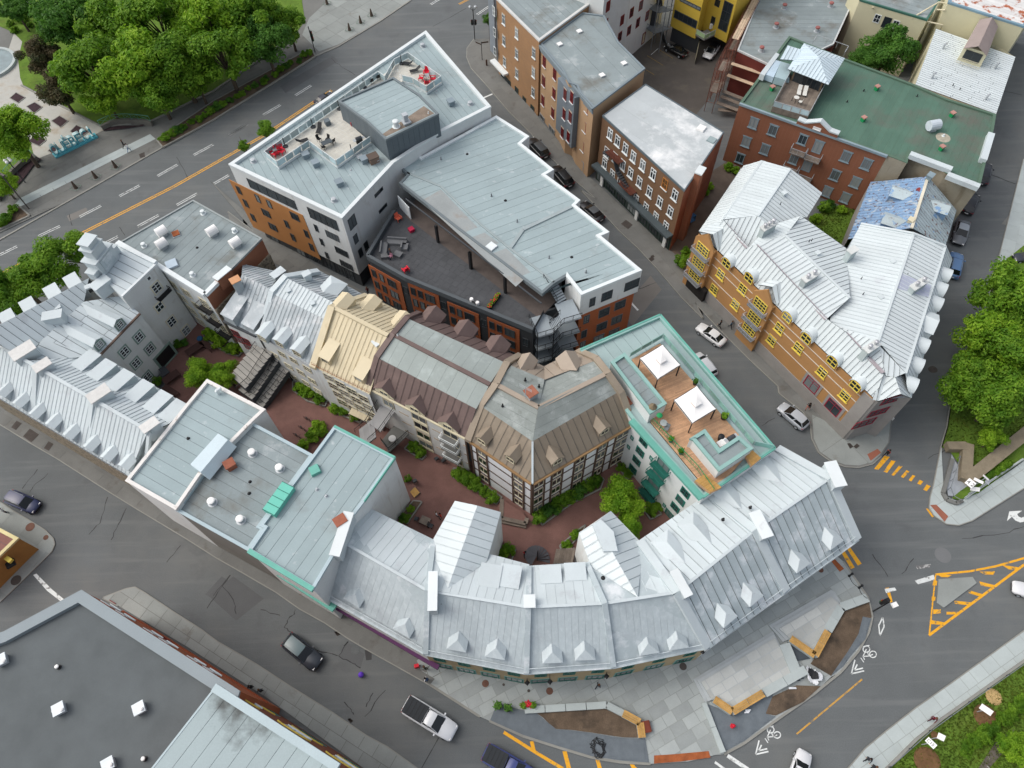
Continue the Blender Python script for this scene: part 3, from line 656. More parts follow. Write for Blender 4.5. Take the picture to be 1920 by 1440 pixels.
for s_ in ('n 510,430 545,360 580,335 590,300', 'n 510,430 575,462', 'n 940,560 970,530', 'n 900,635 970,530', 'n 730,585 895,632', 'n 905,635 1010,690 1060,720', 'n 940,965 985,1010 1010,1055', 'n 1500,1440 1640,1190', 'i 640,1160 720,1080 775,890', 'i 1200,1360 1300,1240', 'i 160,830 270,690', 'i 215,860 235,820 345,720', 'i 800,1200 850,1090 910,970', 'm 1490,290 1600,130 1660,50', 'm 1600,130 1680,230 1700,330', 'n 0,200 120,50', 'e 860,290 900,350', 'b 850,420 920,480 1020,540', 'h 1740,165 1880,215', 'B 1720,910 1900,950', 'l 1040,1050 1130,1180', 'l 1210,1165 1280,1075', 'b 1580,190 1820,60', 's 1490,1070 1640,980', 'a 1270,1130 1330,1230 1350,1290', 'n 1090,1070 1240,880', 'w 1740,860 1790,835', 'D 1560,450 1830,560', 'e 500,200 520,280', 'n 340,300 480,340', 'l 1560,960 1800,930 1920,890', 'g 1270,760 1460,690', 'n 1100,1000 1150,900'):
    P = W(s_, .007); Q = [P[0]]
    for a, b in zip(P, P[1:]):
        for k in range(1, 5): Q.append(a.lerp(b, k / 4) + V((random.uniform(-.12, .12), random.uniform(-.12, .12), 0)) * (0 if k == 4 else 1))
    mb = MB()
    for a, b in zip(Q, Q[1:]):
        d = (b - a).normalized(); n = V((-d.y, d.x, 0)) * random.uniform(.025, .06); mb.poly([a - n, b - n, b + n, a + n])
    mb.build('sealed_crack', cr, ROAD)
patch = M('asphalt_patch', (94, 96, 97), .9, .08, .3, .1, obj=.06, bump=.2, bscale=30); patch2 = M('asphalt_patch_pale', (116, 114, 110), .9, .08, .3, .1, obj=.06)
for s_, m in (('n 60,60 300,200 190,330 -60,190', patch), ('n 900,640 970,540 1090,620 1060,720', patch), ('g 1200,900 1420,640 1500,740 1290,1000', patch2), ('b 480,620 860,400 900,440 520,670', patch), ('m 1500,200 1680,60 1900,220 1700,380', patch), ('e 480,210 620,150 640,190 500,250', patch2), ('n 1090,590 1140,600 1140,660 1100,665', M('damp_asphalt', (62, 62, 63), .6))):
    PZ = globals().get('PZ', .0025) + .0006; P = W(s_, PZ); MB().poly(P).build('road_patch', m, ROAD)
# ---------------------------------------------------------------- shared small pieces
def wpoly(wl, t, name, px, d, mat, y0=0.0):
    P = [wl.at(p) + wl.n * y0 for p in (S(px) if isinstance(px, str) else px)]
    return MB().prism(P, wl.n * d).build(name, mat, t)

def vent(t, s, z, kind='cyl', r=.3, h=.6, mat=None, cap=None, rz=.5, name=None):
    mat = mat or galv; cap = cap or mat
    for p in (W(s, z) if isinstance(s, str) else s):
        mb = MB()
        if kind == 'cyl': mb.lathe(p, [(r * 1.5, 0), (r * 1.5, .06), (r, .08), (r, h * .7)], 14); mb.lathe(p + UP * h * .72, [(r * 1.15, 0), (r * 1.15, h * .22), (r * .8, h * .3)], 14, 1); nm = 'roof_vent'
        elif kind == 'box': mb.box(p, r * 1.7, r * 1.7, h * .75, rz); mb.box(p + UP * h * .78, r * 2.1, r * 2.1, h * .22, rz, 1); nm = 'box_vent'
        elif kind == 'pipe': mb.lathe(p, [(r * 2, 0), (r, .1), (r, h), (r * .7, h + .02)], 10); nm = 'vent_pipe'
        elif kind == 'goose':
            mb.tube(p, p + UP * h, r, 8); mb.tube(p + UP * h, p + UP * (h + .05) + V((math.cos(rz), math.sin(rz), 0)) * r * 3, r, 8, 1); nm = 'vent_pipe'
        elif kind == 'drum':
            x = V((math.cos(rz), math.sin(rz), 0)); mb.box(p, r * 1.3, r * 1.3, h * .5, rz, 1); mb.tube(p + UP * (h * .5 + r * .6) - x * r * 1.1, p + UP * (h * .5 + r * .6) + x * r * 1.1, r, 16); nm = 'vent_hood'
        elif kind == 'sky': mb.box(p, r * 2, r * 2, h * .6, rz); mb.box(p + UP * h * .6, r * 1.86, r * 1.86, h * .4, rz, 1); nm = 'skylight'
        mb.build(name or nm, [mat, cap], t)

def chimney(t, s, z, w, d, h, rz, mat, cap, pots=0, potm=None, name='chimney'):
    p = W1(s, z + h) - UP * h if isinstance(s, str) else s
    o = MB().box(p - UP * 1.2, w, d, h + 1.2, rz).build(name, mat, t)
    MB().box(p + UP * h, w + .2, d + .2, .12, rz).build('chimney_cap', cap, o)
    x = V((math.cos(rz), math.sin(rz), 0))
    for k in range(pots):
        c = p + UP * (h + .12) + x * ((k + .5) / pots - .5) * w
        MB().lathe(c, [(.16, 0), (.16, .45), (.26, .48), (.26, .62), (.1, .7)], 12).build('chimney_pot', potm or galv, o)

def rail(t, P, h, mat, step=1.4, gl=None, bars=0, name='railing', th=.05, mid=0):
    mb = MB(); o = None; G = []
    for a, b in zip(P, P[1:]):
        L = (b - a).length; n = max(1, round(L / step)); mb.beam(a + UP * h, b + UP * h, th * 1.4, th)
        for m in range(mid): mb.beam(a + UP * h * (m + 1) / (mid + 1), b + UP * h * (m + 1) / (mid + 1), th * .6, th * .6)
        if bars:
            k = max(2, int(L / bars)); mb.beam(a + UP * .12, b + UP * .12, th * .7, th * .7)
            for i in range(k): mb.tube(a.lerp(b, i / k) + UP * .1, a.lerp(b, i / k) + UP * h, .014, 4)
        for i in range(n + 1): mb.tube(a.lerp(b, i / n), a.lerp(b, i / n) + UP * h, th * .55, 6)
        if gl:
            d = (b - a) / n
            for i in range(n): G.append((a + d * (i + .05) + UP * .1, d * .9))
    o = mb.build(name, mat, t)
    for p, d in G:
        k = V((-d.y, d.x, 0)).normalized() * .012; MB().ob(p, d, k, UP * (h - .2)).build('glass_panel', gl, o)
    return o

def stairs(t, a, b, w, mat, n=None, name='stair_flight', thick=.2, treadname='tread'):
    """flight from a (low) to b (high), centre line, w wide, each tread a piece"""
    H = b.z - a.z; n = n or max(2, round(abs(H) / .18)); d = (b - a); dh = V((d.x, d.y, 0)) / n; u = V((-d.y, d.x, 0)).normalized()
    o = MB().add([a - u * w / 2 - UP * thick, b - u * w / 2 - UP * thick, b - u * w / 2 - UP * .02, a - u * w / 2 - UP * .02, a + u * w / 2 - UP * thick, b + u * w / 2 - UP * thick, b + u * w / 2 - UP * .02, a + u * w / 2 - UP * .02],
                 [(0, 1, 2, 3), (7, 6, 5, 4), (0, 4, 5, 1), (3, 2, 6, 7), (0, 3, 7, 4), (1, 5, 6, 2)]).build(name, darkgrey, t)
    for i in range(n): MB().ob(a + dh * i - u * w / 2 + UP * (H / n * (i + 1) - .05), dh * .96, u * w, UP * .06).build(treadname, mat, o)
    return o

FUR = {}
def fmesh(key, mk):
    if key not in FUR: b = MB(); mk(b); FUR[key] = b
    return FUR[key]
def furn(name, label, cat, loc, rz, parts, group=None, sc=1):
    t = thing(name, label, cat, loc, group, rz); t.scale = (sc,) * 3
    for pn, key, mk, mat in parts:
        k = (key, mat.name)
        if k not in GM: b = MB(); mk(b); GM[k] = b.mesh(pn, mat)
        child(pn, GM[k], t)
    return t
X3 = V((1, 0, 0)); Y3 = V((0, 1, 0))
def bx(b, x0, x1, y0, y1, z0, z1): b.ob(V((x0, y0, z0)), X3 * (x1 - x0), Y3 * (y1 - y0), UP * (z1 - z0))
def slat(b, p, q, w, th):   # sloping board between two points in the yz plane
    b.add([V((-w, p[0], p[1])), V((w, p[0], p[1])), V((w, q[0], q[1])), V((-w, q[0], q[1])), V((-w, p[0], p[1] + th)), V((w, p[0], p[1] + th)), V((w, q[0], q[1] + th)), V((-w, q[0], q[1] + th))],
          [(3, 2, 1, 0), (4, 5, 6, 7), (0, 1, 5, 4), (1, 2, 6, 5), (2, 3, 7, 6), (3, 0, 4, 7)])
def armchair(loc, rz, mat, label, group=None, cat='chair'):
    P = [('seat', 'ac_s', lambda b: slat(b, (.34, .40), (-.26, .32), .3, .05), mat), ('backrest', 'ac_b', lambda b: slat(b, (-.26, .34), (-.48, 1.02), .3, .06), mat)]
    for i, q in enumerate((-1, 1)):
        P.append(('armrest', 'ac_a%d' % i, lambda b, q=q: bx(b, q * .38 - .06, q * .38 + .06, -.36, .4, .56, .6), mat))
        P.append(('leg', 'ac_l%d' % i, lambda b, q=q: bx(b, q * .36 - .04, q * .36 + .04, .3, .38, 0, .56), mat)); P.append(('leg', 'ac_r%d' % i, lambda b, q=q: bx(b, q * .36 - .04, q * .36 + .04, -.36, -.28, 0, .56), mat))
    return furn('armchair', label, cat, loc, rz, P, group)
def lounger(loc, rz, mat, label, group=None):
    P = [('seat', 'lo_s', lambda b: bx(b, -.3, .3, -.1, 1.0, .3, .36), mat), ('backrest', 'lo_b', lambda b: slat(b, (-.1, .34), (-.72, .82), .3, .05), mat)]
    for i, (x, y) in enumerate(((-.28, .9), (.28, .9), (-.28, -.2), (.28, -.2))): P.append(('leg', 'lo_l%d' % i, lambda b, x=x, y=y: bx(b, x - .025, x + .025, y - .025, y + .025, 0, .32), black))
    return furn('lounger', label, 'lounger', loc, rz, P, group)
def dining_chair(loc, rz, mat, label, group=None):
    P = [('seat', 'dc_s', lambda b: bx(b, -.25, .25, -.25, .25, .42, .47), mat), ('backrest', 'dc_b', lambda b: slat(b, (-.22, .47), (-.36, 1.0), .25, .04), mat)]
    for i, (x, y) in enumerate(((-.23, .23), (.23, .23), (-.23, -.23), (.23, -.23))): P.append(('leg', 'dc_l%d' % i, lambda b, x=x, y=y: bx(b, x - .02, x + .02, y - .02, y + .02, 0, .43), black))
    return furn('dining_chair', label, 'chair', loc, rz, P, group)
def table(loc, rz, w, d, mat, label, group=None, rnd=False, leg=None):
    leg = leg or black
    P = [('table_top', 'tb%g%g%d' % (w, d, rnd), (lambda b: b.lathe(V((0, 0, .7)), [(w / 2, 0), (w / 2, .04)], 20)) if rnd else (lambda b: bx(b, -w / 2, w / 2, -d / 2, d / 2, .7, .75)), mat)]
    for i, (x, y) in enumerate(((-1, -1), (1, -1), (1, 1), (-1, 1))):
        k = .35 if rnd else .45
        P.append(('leg', 'tbl%g%g%d' % (w, d, i), lambda b, x=x, y=y: bx(b, x * w * k - .03, x * w * k + .03, y * d * k - .03, y * d * k + .03, 0, .7), leg))
    return furn('table', label, 'table', loc, rz, P, group)
def umbrella_base(loc, label, group=None):
    return furn('parasol_base', label, 'parasol base', loc, 0, [('foot', 'ub_f', lambda b: b.lathe(V((0, 0, 0)), [(.38, 0), (.38, .12), (.2, .2)], 16), darkgrey), ('pole', 'ub_p', lambda b: b.tube(V((0, 0, .2)), V((0, 0, 1.5)), .06, 8), black)], group)
def grill(loc, rz, label):
    return furn('gas_grill', label, 'grill', loc, rz, [('cart', 'gr_c', lambda b: bx(b, -.45, .45, -.25, .25, .1, .75), black), ('lid', 'gr_l', lambda b: [b.tube(V((-.42, 0, .9)), V((.42, 0, .9)), .27, 12)], darkgrey), ('side_shelf', 'gr_s', lambda b: bx(b, -.85, -.46, -.25, .25, .78, .82), galv), ('side_shelf', 'gr_t', lambda b: bx(b, .46, .85, -.25, .25, .78, .82), galv)])
def planter(loc, label, r=.3, h=.5, mat=None, leaf=None, group=None):
    t = thing('planter', label, 'planter', loc, group)
    MB().lathe(loc, [(r * .75, 0), (r, h), (r * .85, h), (r * .85, h - .08)], 14).build('pot', mat or black, t)
    mb = MB()
    for _ in range(60):
        p = loc + UP * (h + random.uniform(0, .45)) + V((random.gauss(0, r * .45), random.gauss(0, r * .45), 0)); a = random.uniform(0, 6.3); e = V((math.cos(a), math.sin(a), random.uniform(-.4, .6))) * .16; f = V((-math.sin(a), math.cos(a), 0)) * .07
        mb.poly([p - e, p + f, p + e, p - f])
    mb.build('foliage', leaf or LEAF, t); return t

def leafmat(name, c1, c2, c3):
    m = bpy.data.materials.new(name); m.use_nodes = True; nt = m.node_tree; bs = nt.nodes['Principled BSDF']
    g = nd(nt, 'ShaderNodeNewGeometry'); oi = nd(nt, 'ShaderNodeObjectInfo')
    col = mixc(nt, g.outputs['Random Per Island'], lin(*c1), lin(*c2))
    col = mixc(nt, ramp(nt, noise(nt, g.outputs['Position'], .45, 3), .42, .66), col, lin(*c3))
    nt.links.new(col, bs.inputs['Base Color']); bs.inputs['Roughness'].default_value = .55; bs.inputs['Specular IOR Level'].default_value = .25
    tr = nd(nt, 'ShaderNodeBsdfTranslucent'); nt.links.new(col, tr.inputs[0]); mx = nd(nt, 'ShaderNodeMixShader'); mx.inputs[0].default_value = .45
    nt.links.new(bs.outputs[0], mx.inputs[1]); nt.links.new(tr.outputs[0], mx.inputs[2]); nt.links.new(mx.outputs[0], nt.nodes['Material Output'].inputs[0]); return m
LEAF = leafmat('leaf_green', (98, 144, 34), (142, 178, 56), (80, 124, 32))
LEAF2 = leafmat('leaf_bright', (120, 166, 34), (168, 200, 62), (98, 144, 32))
LEAF3 = leafmat('leaf_deep', (76, 124, 44), (108, 154, 60), (60, 104, 38))

# window styles
ST_dark = dict(frame=darkgrey, glass=glass, nx=2, fb=.06)
ST_dark1 = dict(frame=darkgrey, glass=glass, fb=.06)
ST_ribbon = dict(frame=darkgrey, glass=glass2, nx=5, fb=.06)
ST_grey = dict(frame=darkgrey, glass=glass2, nx=2, ny=2, fb=.07, zs=[.3])

# ================================================================ white and orange hotel block by the main street
ZH = 15.0
HP = W('b 110,1180 1530,220 c 270,765 q 1790,850 1355,1135 f 925,225', ZH)
HT = thing('hotel_block', 'white flat-roofed block with orange cladding and two railed roof terraces beside the main street', 'building', W1('f 700,500', 0))
flat(HT, HP, white_st, roofgrey, whitem, .45, .5, HP[2] - HP[1], 1.0, z0=3.4)
IN = inset(HP, .45); walls(HT, [V((p.x, p.y, 3.5)) for p in IN], 0, grey_wall, 'ground_floor'); MB().poly([V((p.x, p.y, 3.42)) for p in HP]).build('soffit', darkgrey, HT)
hw = Wl(HP[0], HP[5]); he = Wl(HP[5], HP[4])
wpoly(hw, HT, 'orange_panel', 'a 1648,1290 f 645,205 775,525 290,290', .06, orange)
for s_ in ('f 239,-72 590,113 606,170 262,0', 'f 677,150 885,240 905,318 700,222'): hw.winq(HT, s_, ST_ribbon)
h3 = Wl(HP[0], HP[5], .062)
h3.win(HT, 'f 185,25 235,120 288,222 320,85 403,125 530,270 575,365 672,340 708,435', .75, 1.5, ST_dark1)
h3.win(HT, 'f 380,190 430,290 587,215', 1.5, 1.4, ST_dark)
hw.win(HT, 'f 742,298 782,398 820,495', .6, 1.4, ST_dark1); hw.win(HT, 'f 858,355 925,470 960,565', 2.3, 1.35, dict(frame=darkgrey, glass=glass, nx=4, fb=.06))
he.win(HT, 'f 1000,255', 1.5, 2.0, ST_dark); he.win(HT, 'f 1025,375 1060,475 1100,425', .85, 1.6, ST_dark1); he.win(HT, 'f 1190,40 1220,155', 1.9, .6, ST_dark1)
hg = Wl(IN[0], IN[5])
for s_ in ('f 440,370', 'f 635,480', 'f 720,530', 'f 770,565', 'f 860,605', 'f 945,650', 'f 1000,690'): hg.put(HT, V((hg.at(S(s_)[0]).x, hg.at(S(s_)[0]).y, 1.5)), 1.7, 2.5, ST_dark)
# roof house
PH = W('q 830,550 1350,325 1600,490 1780,670 1280,915 1100,745', 18.2)
clad = M('zinc_cladding', (96, 106, 112), .6, .05, .5, .03, obj=.05)
def clad_walls(t, P, z0, mat, w=.9, skip=()):
    for i in range(len(P)):
        if i in skip: continue
        a, b = P[i], P[(i + 1) % len(P)]; wl = Wl(a, b); L = (V((b.x - a.x, b.y - a.y, 0))).length; k = max(1, round(L / w)); ua, ub = wl.uw(a), wl.uw(b)
        if wl.n.dot((CAMP - a)) < 0: continue
        for j in range(k): wl.slab(t, 'cladding_panel', ua + (ub - ua) * (j / k) + .015, ua + (ub - ua) * ((j + 1) / k) - .015, z0, a.z - .32, .03, mat)
flat(HT, PH, MATS['zinc_cladding'], roofgrey, M('zinc_edge', (112, 122, 126), .5, .05), .25, .25, PH[1] - PH[0], 1.0, z0=14.3)
clad_walls(HT, PH, 14.4, clad)
MB().poly([p + UP * 0 for p in W('q 1250,865 1640,600 1740,670 1280,890', 17.985)]).build('ballast_strip', M('brown_ballast', (130, 118, 106), .95, .2, 1, .2), HT)
vent(HT, 'q 1380,795', 17.97, 'cyl', .38, 1.0, whitem); vent(HT, 'q 1475,765', 17.97, 'box', .55, .4, galv); vent(HT, 'q 1470,745', 18.2, 'box', .35, 1.2, galv)
vent(HT, 'q 1685,670', 17.97, 'pipe', .07, .3, whitem)
vent(HT, 'b 290,1165 1508,335 1850,752 f 870,103', 14.55, 'cyl', .3, .5, galv)
vent(HT, 'b 670,1135 742,1195 912,1335 1090,1168 1712,755', 14.55, 'box', .5, .85, M('vent_blue_grey', (132, 146, 154), .5, .08))
vent(HT, 'b 1060,1145', 14.55, 'box', .4, .5, galv); vent(HT, 'b 1183,1165', 14.55, 'cyl', .3, .5, galv); vent(HT, 'b 990,1227 1608,658', 14.55, 'pipe', .1, .2, galv)
chimney(HT, 'b 1148,1125', 14.55, 1.3, 1.1, 1.0, .5, M('brown_vent', (120, 100, 88), .8), M('brown_vent_rim', (92, 80, 72), .8))
# raised terraces
tile = M('terrace_tile', (196, 194, 184), .85, .05, .5, .05, obj=.05)
ZT = 15.0
T1 = W('q 150,1085 265,1182 565,985 820,1172 1142,945 1000,825 965,690 840,600', ZT)
T2 = W('q 1368,215 1495,150 1810,375 1670,470 1545,392 1440,365', ZT)
T3 = W('q 840,598 965,640 1360,420 1440,368 1370,215 1220,330', ZT)
for P in (T1, T2, T3):
    r = MB().prism([p - UP * .4 for p in P], .385).build('terrace_deck', whitem, HT); pieces('floor_tile', P, T1[4] - T1[3], .62, .62, tile, r, .03, .012, -.012)
hr = [p + UP * 0 for p in T1]
rail(HT, [T1[4], T1[3], T1[2], T1[1], T1[0], T1[7], T3[5], W1('q 1280,375', ZT), T2[0], T2[1], T2[2], T2[3], T2[4], T2[5]], 1.1, whitem, 1.5, railglass)
zt = ZT
RC = 'red armchairs on the hotel roof'
for i, (s_, rz, lb) in enumerate((('q 205,1040', 2.0, 'red plastic armchair at the far left end of the hotel roof terrace'), ('q 240,1075', 1.0, 'red plastic armchair at the rail corner of the left hotel roof terrace'), ('q 285,1015', -1.2, 'red plastic armchair with its back to the long rail on the left hotel roof terrace'), ('q 300,1050', -2, 'red plastic armchair nearest the lounger strip on the left hotel roof terrace'), ('q 1620,355', 1.4, 'red armchair left of the small glass table on the right hotel roof terrace'), ('q 1668,300', 3.0, 'red armchair above the small glass table on the right hotel roof terrace'), ('q 1730,360', -1.6, 'red armchair right of the small glass table on the right hotel roof terrace'), ('q 1675,400', 0.1, 'red armchair in the rail corner below the small glass table'))):
    armchair(W1(s_, zt), rz, redp, lb, RC)
armchair(W1('q 968,770', zt), 2.0, redp, 'red and green chair by the door of the hotel roof house'); 
table(W1('q 245,1045', zt), .5, .8, .8, glass2, 'small square table between the red chairs on the left roof terrace'); table(W1('q 1675,350', zt), .5, .8, .8, glass2, 'small glass table between the red chairs on the right roof terrace')
lounger(W1('q 655,830', zt), 3.0, black, 'black sun lounger in the middle of the left hotel roof terrace', 'black loungers on the hotel roof'); lounger(W1('q 485,950', zt), -1.1, black, 'black sun lounger along the inner rail of the hotel terrace', 'black loungers on the hotel roof')
lounger(W1('q 1500,215', zt), 1.3, black, 'black sun lounger nearest the glass corner of the right terrace', 'black loungers on the hotel roof'); lounger(W1('q 1570,275', zt), 1.9, black, 'black sun lounger beside the red chairs on the right terrace', 'black loungers on the hotel roof')
table(W1('q 730,980', zt), .55, 1.5, .9, glass2, 'rectangular glass dining table with black chairs on the roof terrace')
for s_, rz, lb in (('q 655,935', -2.2, 'black dining chair at the left end of the terrace dining table'), ('q 695,1010', -.9, 'black dining chair in front of the terrace dining table by the rail'), ('q 785,955', 1.0, 'black dining chair at the right end of the terrace dining table'), ('q 735,935', 2.6, 'black dining chair behind the terrace dining table'), ('q 1150,385', .6, 'left of two black chairs behind the roof house'), ('q 1210,350', .6, 'right of two black chairs behind the roof house')):
    dining_chair(W1(s_, zt), rz, black, lb, 'black chairs on the hotel roof')
for s_, lb in (('q 330,985', 'parasol base near the red chairs on the left hotel terrace'), ('q 593,800', 'parasol base halfway along the street side rail of the hotel terrace'), ('q 843,630', 'parasol base by the corner of the hotel roof house'), ('q 962,1045', 'parasol base in the rail corner beside the grill'), ('q 1432,200', 'parasol base by the loungers on the right terrace'), ('q 1078,425', 'parasol base behind the roof house by the two black chairs')): umbrella_base(W1(s_, zt), lb, 'parasol bases on the hotel roof')
grill(W1('q 1035,955', zt), .5, 'black gas grill by the rail of the hotel roof terrace')
tag(MB().box(W1('q 733,775', zt), .75, .75, .7, .5).box(W1('q 733,775', zt) + UP * .7, .8, .8, .06, .5).build('storage_box', clad), 'grey square storage box beside the lounger on the hotel terrace', 'box')

# ================================================================ long grey-roofed block with the dark terrace
ZB = 13.2
BP = W('q 1520,985 1620,1075 c 310,830 548,980 490,1030 725,1220 665,1255 g 915,95 880,130 1125,325 1062,352 1090,375 1360,600 920,780 810,640 725,690 640,765 355,545 0,275 b 1335,1310 1395,1245 q 1355,1135', ZB)
BT = thing('apartment_block', 'long grey-roofed block with a white parapet, dark sunken terrace and rust orange panels', 'building', W1('g 500,700', 0))
D = [p - UP * .3 for p in BP]
r = MB().poly(D).build('roof', MATS['seam_dark'], BT); strips('roof_sheet', D, BP[12] - BP[13], 1.25, roofgrey, r, gap=.035, th=.02)
MB().poly([V((p.x, p.y, ZB - .7)) for p in BP]).build('soffit', grey_wall, BT)
mb = MB(); IB = inset(BP, .45)
for i in list(range(0, 14)): mb.add([BP[i], BP[i + 1], IB[i + 1], IB[i]] + [p - UP * .4 for p in (BP[i], BP[i + 1], IB[i + 1], IB[i])], [(0, 1, 2, 3), (4, 5, 1, 0), (3, 2, 6, 7)])
mb.build('parapet', whitem, BT)
mb = MB(); I2 = inset(BP, .35)
for i in list(range(14, 21)): j = i + 1; mb.add([BP[i] - UP * .15, BP[j] - UP * .15, I2[j] - UP * .15, I2[i] - UP * .15] + [p - UP * .75 for p in (BP[i], BP[j], I2[j], I2[i])], [(0, 1, 2, 3), (4, 5, 1, 0), (3, 2, 6, 7)])
mb.build('roof_edge', M('zinc_edge', (112, 122, 126)), BT)
tw = Wl(BP[13], BP[12]); zb = tw.at(S('g 905,932')[0]).z
walls(BT, BP[1:14 + 1], zb, white_st, closed=False, drop=.4)
IBB = inset(BP, .25); walls(BT, [V((p.x, p.y, zb + .05)) for p in IBB[1:15]], 0, orange2, 'brick_wall', closed=False)
MB().poly([V((p.x, p.y, zb + .01)) for p in (BP[11], BP[12], BP[13], BP[14])]).build('soffit', whitem, BT)
tw.win(BT, 'g 1000,830', .85, 1.75, ST_grey); tw.win(BT, 'g 1105,785', 1.6, 1.75, ST_grey); tw.win(BT, 'g 1285,705', 2.2, 1.75, ST_grey)
tb = Wl(IBB[13], IBB[12]); ST_brk = dict(frame=darkgrey, glass=glass2, nx=2, fb=.07, zs=[.3], trim=.06, trimm=midgrey)
tb.win(BT, 'g 958,955 940,1060 930,1140', .8, 1.7, ST_brk); tb.win(BT, 'g 1085,905 1068,1005 1045,1095 1200,850 1175,957 1155,1050', 1.6, 1.7, ST_brk)
# raised divider and edge strip on the roof
q = W('g 880,130 500,310 410,440', ZB - .2)
for a, b in zip(q, q[1:]): MB().beam(a + UP * .1, b + UP * .1, .5, .3).build('roof_kerb', M('roof_kerb', (150, 162, 164)), BT)
q = W('b 1395,1245 f 1640,0 1920,270 g 400,440 725,690', ZB - .25)
mb = MB()
for a, b in zip(q, q[1:]): mb.beam(a + UP * .1, b + UP * .1, .3, .3)
mb.build('roof_kerb', MATS['roof_kerb'], BT)
MB().poly(W('f 1640,20 1900,290 g 400,460 560,620 450,720 100,400 0,310 f 1500,100', ZB - .27)).build('stained_strip', M('stained_membrane', (150, 156, 156), .9, .1, .4, .08, blots=(((138, 126, 114), .4, .55, .8),)), BT)
vent(BT, 'g 275,435', ZB - .28, 'sky', .6, .25, galv, whitem, .8); vent(BT, 'g 275,70 460,255 690,515 955,620 b 1640,1150', ZB - .28, 'pipe', .08, .5, midgrey); vent(BT, 'g 375,100 852,508 b 1828,1110', ZB - .28, 'pipe', .12, .15, black)
# sunken terrace
ZF = 9.2
ln = [BP[16], BP[17], BP[18], BP[19]]
dd = (BP[19] - BP[16]); nn = V((dd.y, -dd.x, 0)).normalized()
if nn.x < 0: nn = -nn
back_ = [V((p.x, p.y, ZF)) + nn * 3.6 for p in (BP[16], BP[17], BP[18], BP[19])]
TP = W('f 1112,500 1395,665 g 572,1040 628,945', ZF) + back_ + W('f 1312,168', ZF)
ter = MB().prism([p - UP * .4 for p in TP], .38).build('terrace_floor', slate_tile, BT); pieces('floor_tile', TP, TP[1] - TP[0], .9, .9, slate_tile, ter, .03, .015, -.02)
wb_ = MB()
for a, b in zip(back_, back_[1:]): wb_.poly([a, b, b + UP * 3.6, a + UP * 3.6])
wb_.build('terrace_back_wall', grey_wall, BT)
for a, b in zip(back_, back_[1:]):
    wl = Wl(a, b, .03); n_ = int((b - a).length / 2.4)
    for k in range(n_): wl.put(BT, a.lerp(b, (k + .5) / n_) + UP * 1.35 + wl.n * .03, 2.0, 2.3, ST_dark, 'glass_door')
for s_ in ('f 1620,400', 'f 1855,590', 'g 130,590', 'g 375,765'): p = W1(s_, ZF); MB().box(p, .32, .32, ZB - ZF - .7, .9).build('column', black, BT)
_c = Wl(W1('f 1620,400', ZF), W1('g 375,765', ZF)); MB().beam(_c.at(S('f 1385,85')[0]), _c.at(S('g 635,838')[0]), .16, .16).build('tie_beam', darkgrey, BT)
MB().poly([W1('f 1380,215', ZF + .03), W1('g 620,948', ZF + .03)] + [p + UP * .03 for p in back_]).build('covered_floor', M('covered_floor', (92, 84, 80), .9, .2, .6, .1), BT)
OUT = W('f 1108,490 1390,648 g 575,1022', 10.0)
walls(BT, OUT, 0, grey_wall, closed=False)
for a, b in zip(OUT, OUT[1:]): MB().beam(a, b, .45, .85).build('parapet', M('terrace_parapet', (84, 90, 94), .7), BT)
MB().beam(OUT[0], W1('f 1300,170', 10), .45, .85).build('parapet', MATS['terrace_parapet'], BT)
MB().poly([OUT[-1], W1('r 480,300', 10), V((W1('r 480,300', 10).x, W1('r 480,300', 10).y, 0)), V((OUT[-1].x, OUT[-1].y, 0))]).build('wall', grey_wall, BT)
ow = Wl(OUT[0], OUT[1]); ow2 = Wl(OUT[1], OUT[2])
for w_, s_ in ((ow, 'f 1117,558 1345,672 1400,878 1190,780'), (ow2, 'f 1402,692 1625,795 1660,985 1450,880'), (ow2, 'f 1685,825 1912,922 1930,1110 1725,1010'), (ow2, 'g 245,937 478,1045 490,1200 255,1110')):
    P = [w_.at(p) for p in S(s_)]; u0, u1 = sorted((w_.uw(P[0]), w_.uw(P[1]))); w_.slab(BT, 'orange_panel', u0, u1, P[0].z - 7.2, P[0].z, .1, orange2)
    for k, (fu, ww, nx) in enumerate(((.3, 1.5, 2), (.62, .75, 1), (.86, .75, 1))):
        for row in range(3): w_.put(BT, w_.o + w_.u * (u0 + (u1 - u0) * (fu if w_.u.x > 0 else fu)) + w_.n * .1 + UP * (P[0].z - 1.35 - row * 2.5), ww, 1.6, ST_dark if nx == 2 else ST_dark1)
ow.win(BT, 'f 1385,745', .9, 1.6, ST_dark1); ow2.win(BT, 'f 1660,855', .9, 1.6, ST_dark1); ow2.win(BT, 'g 222,985 520,1120', .9, 1.7, ST_grey)
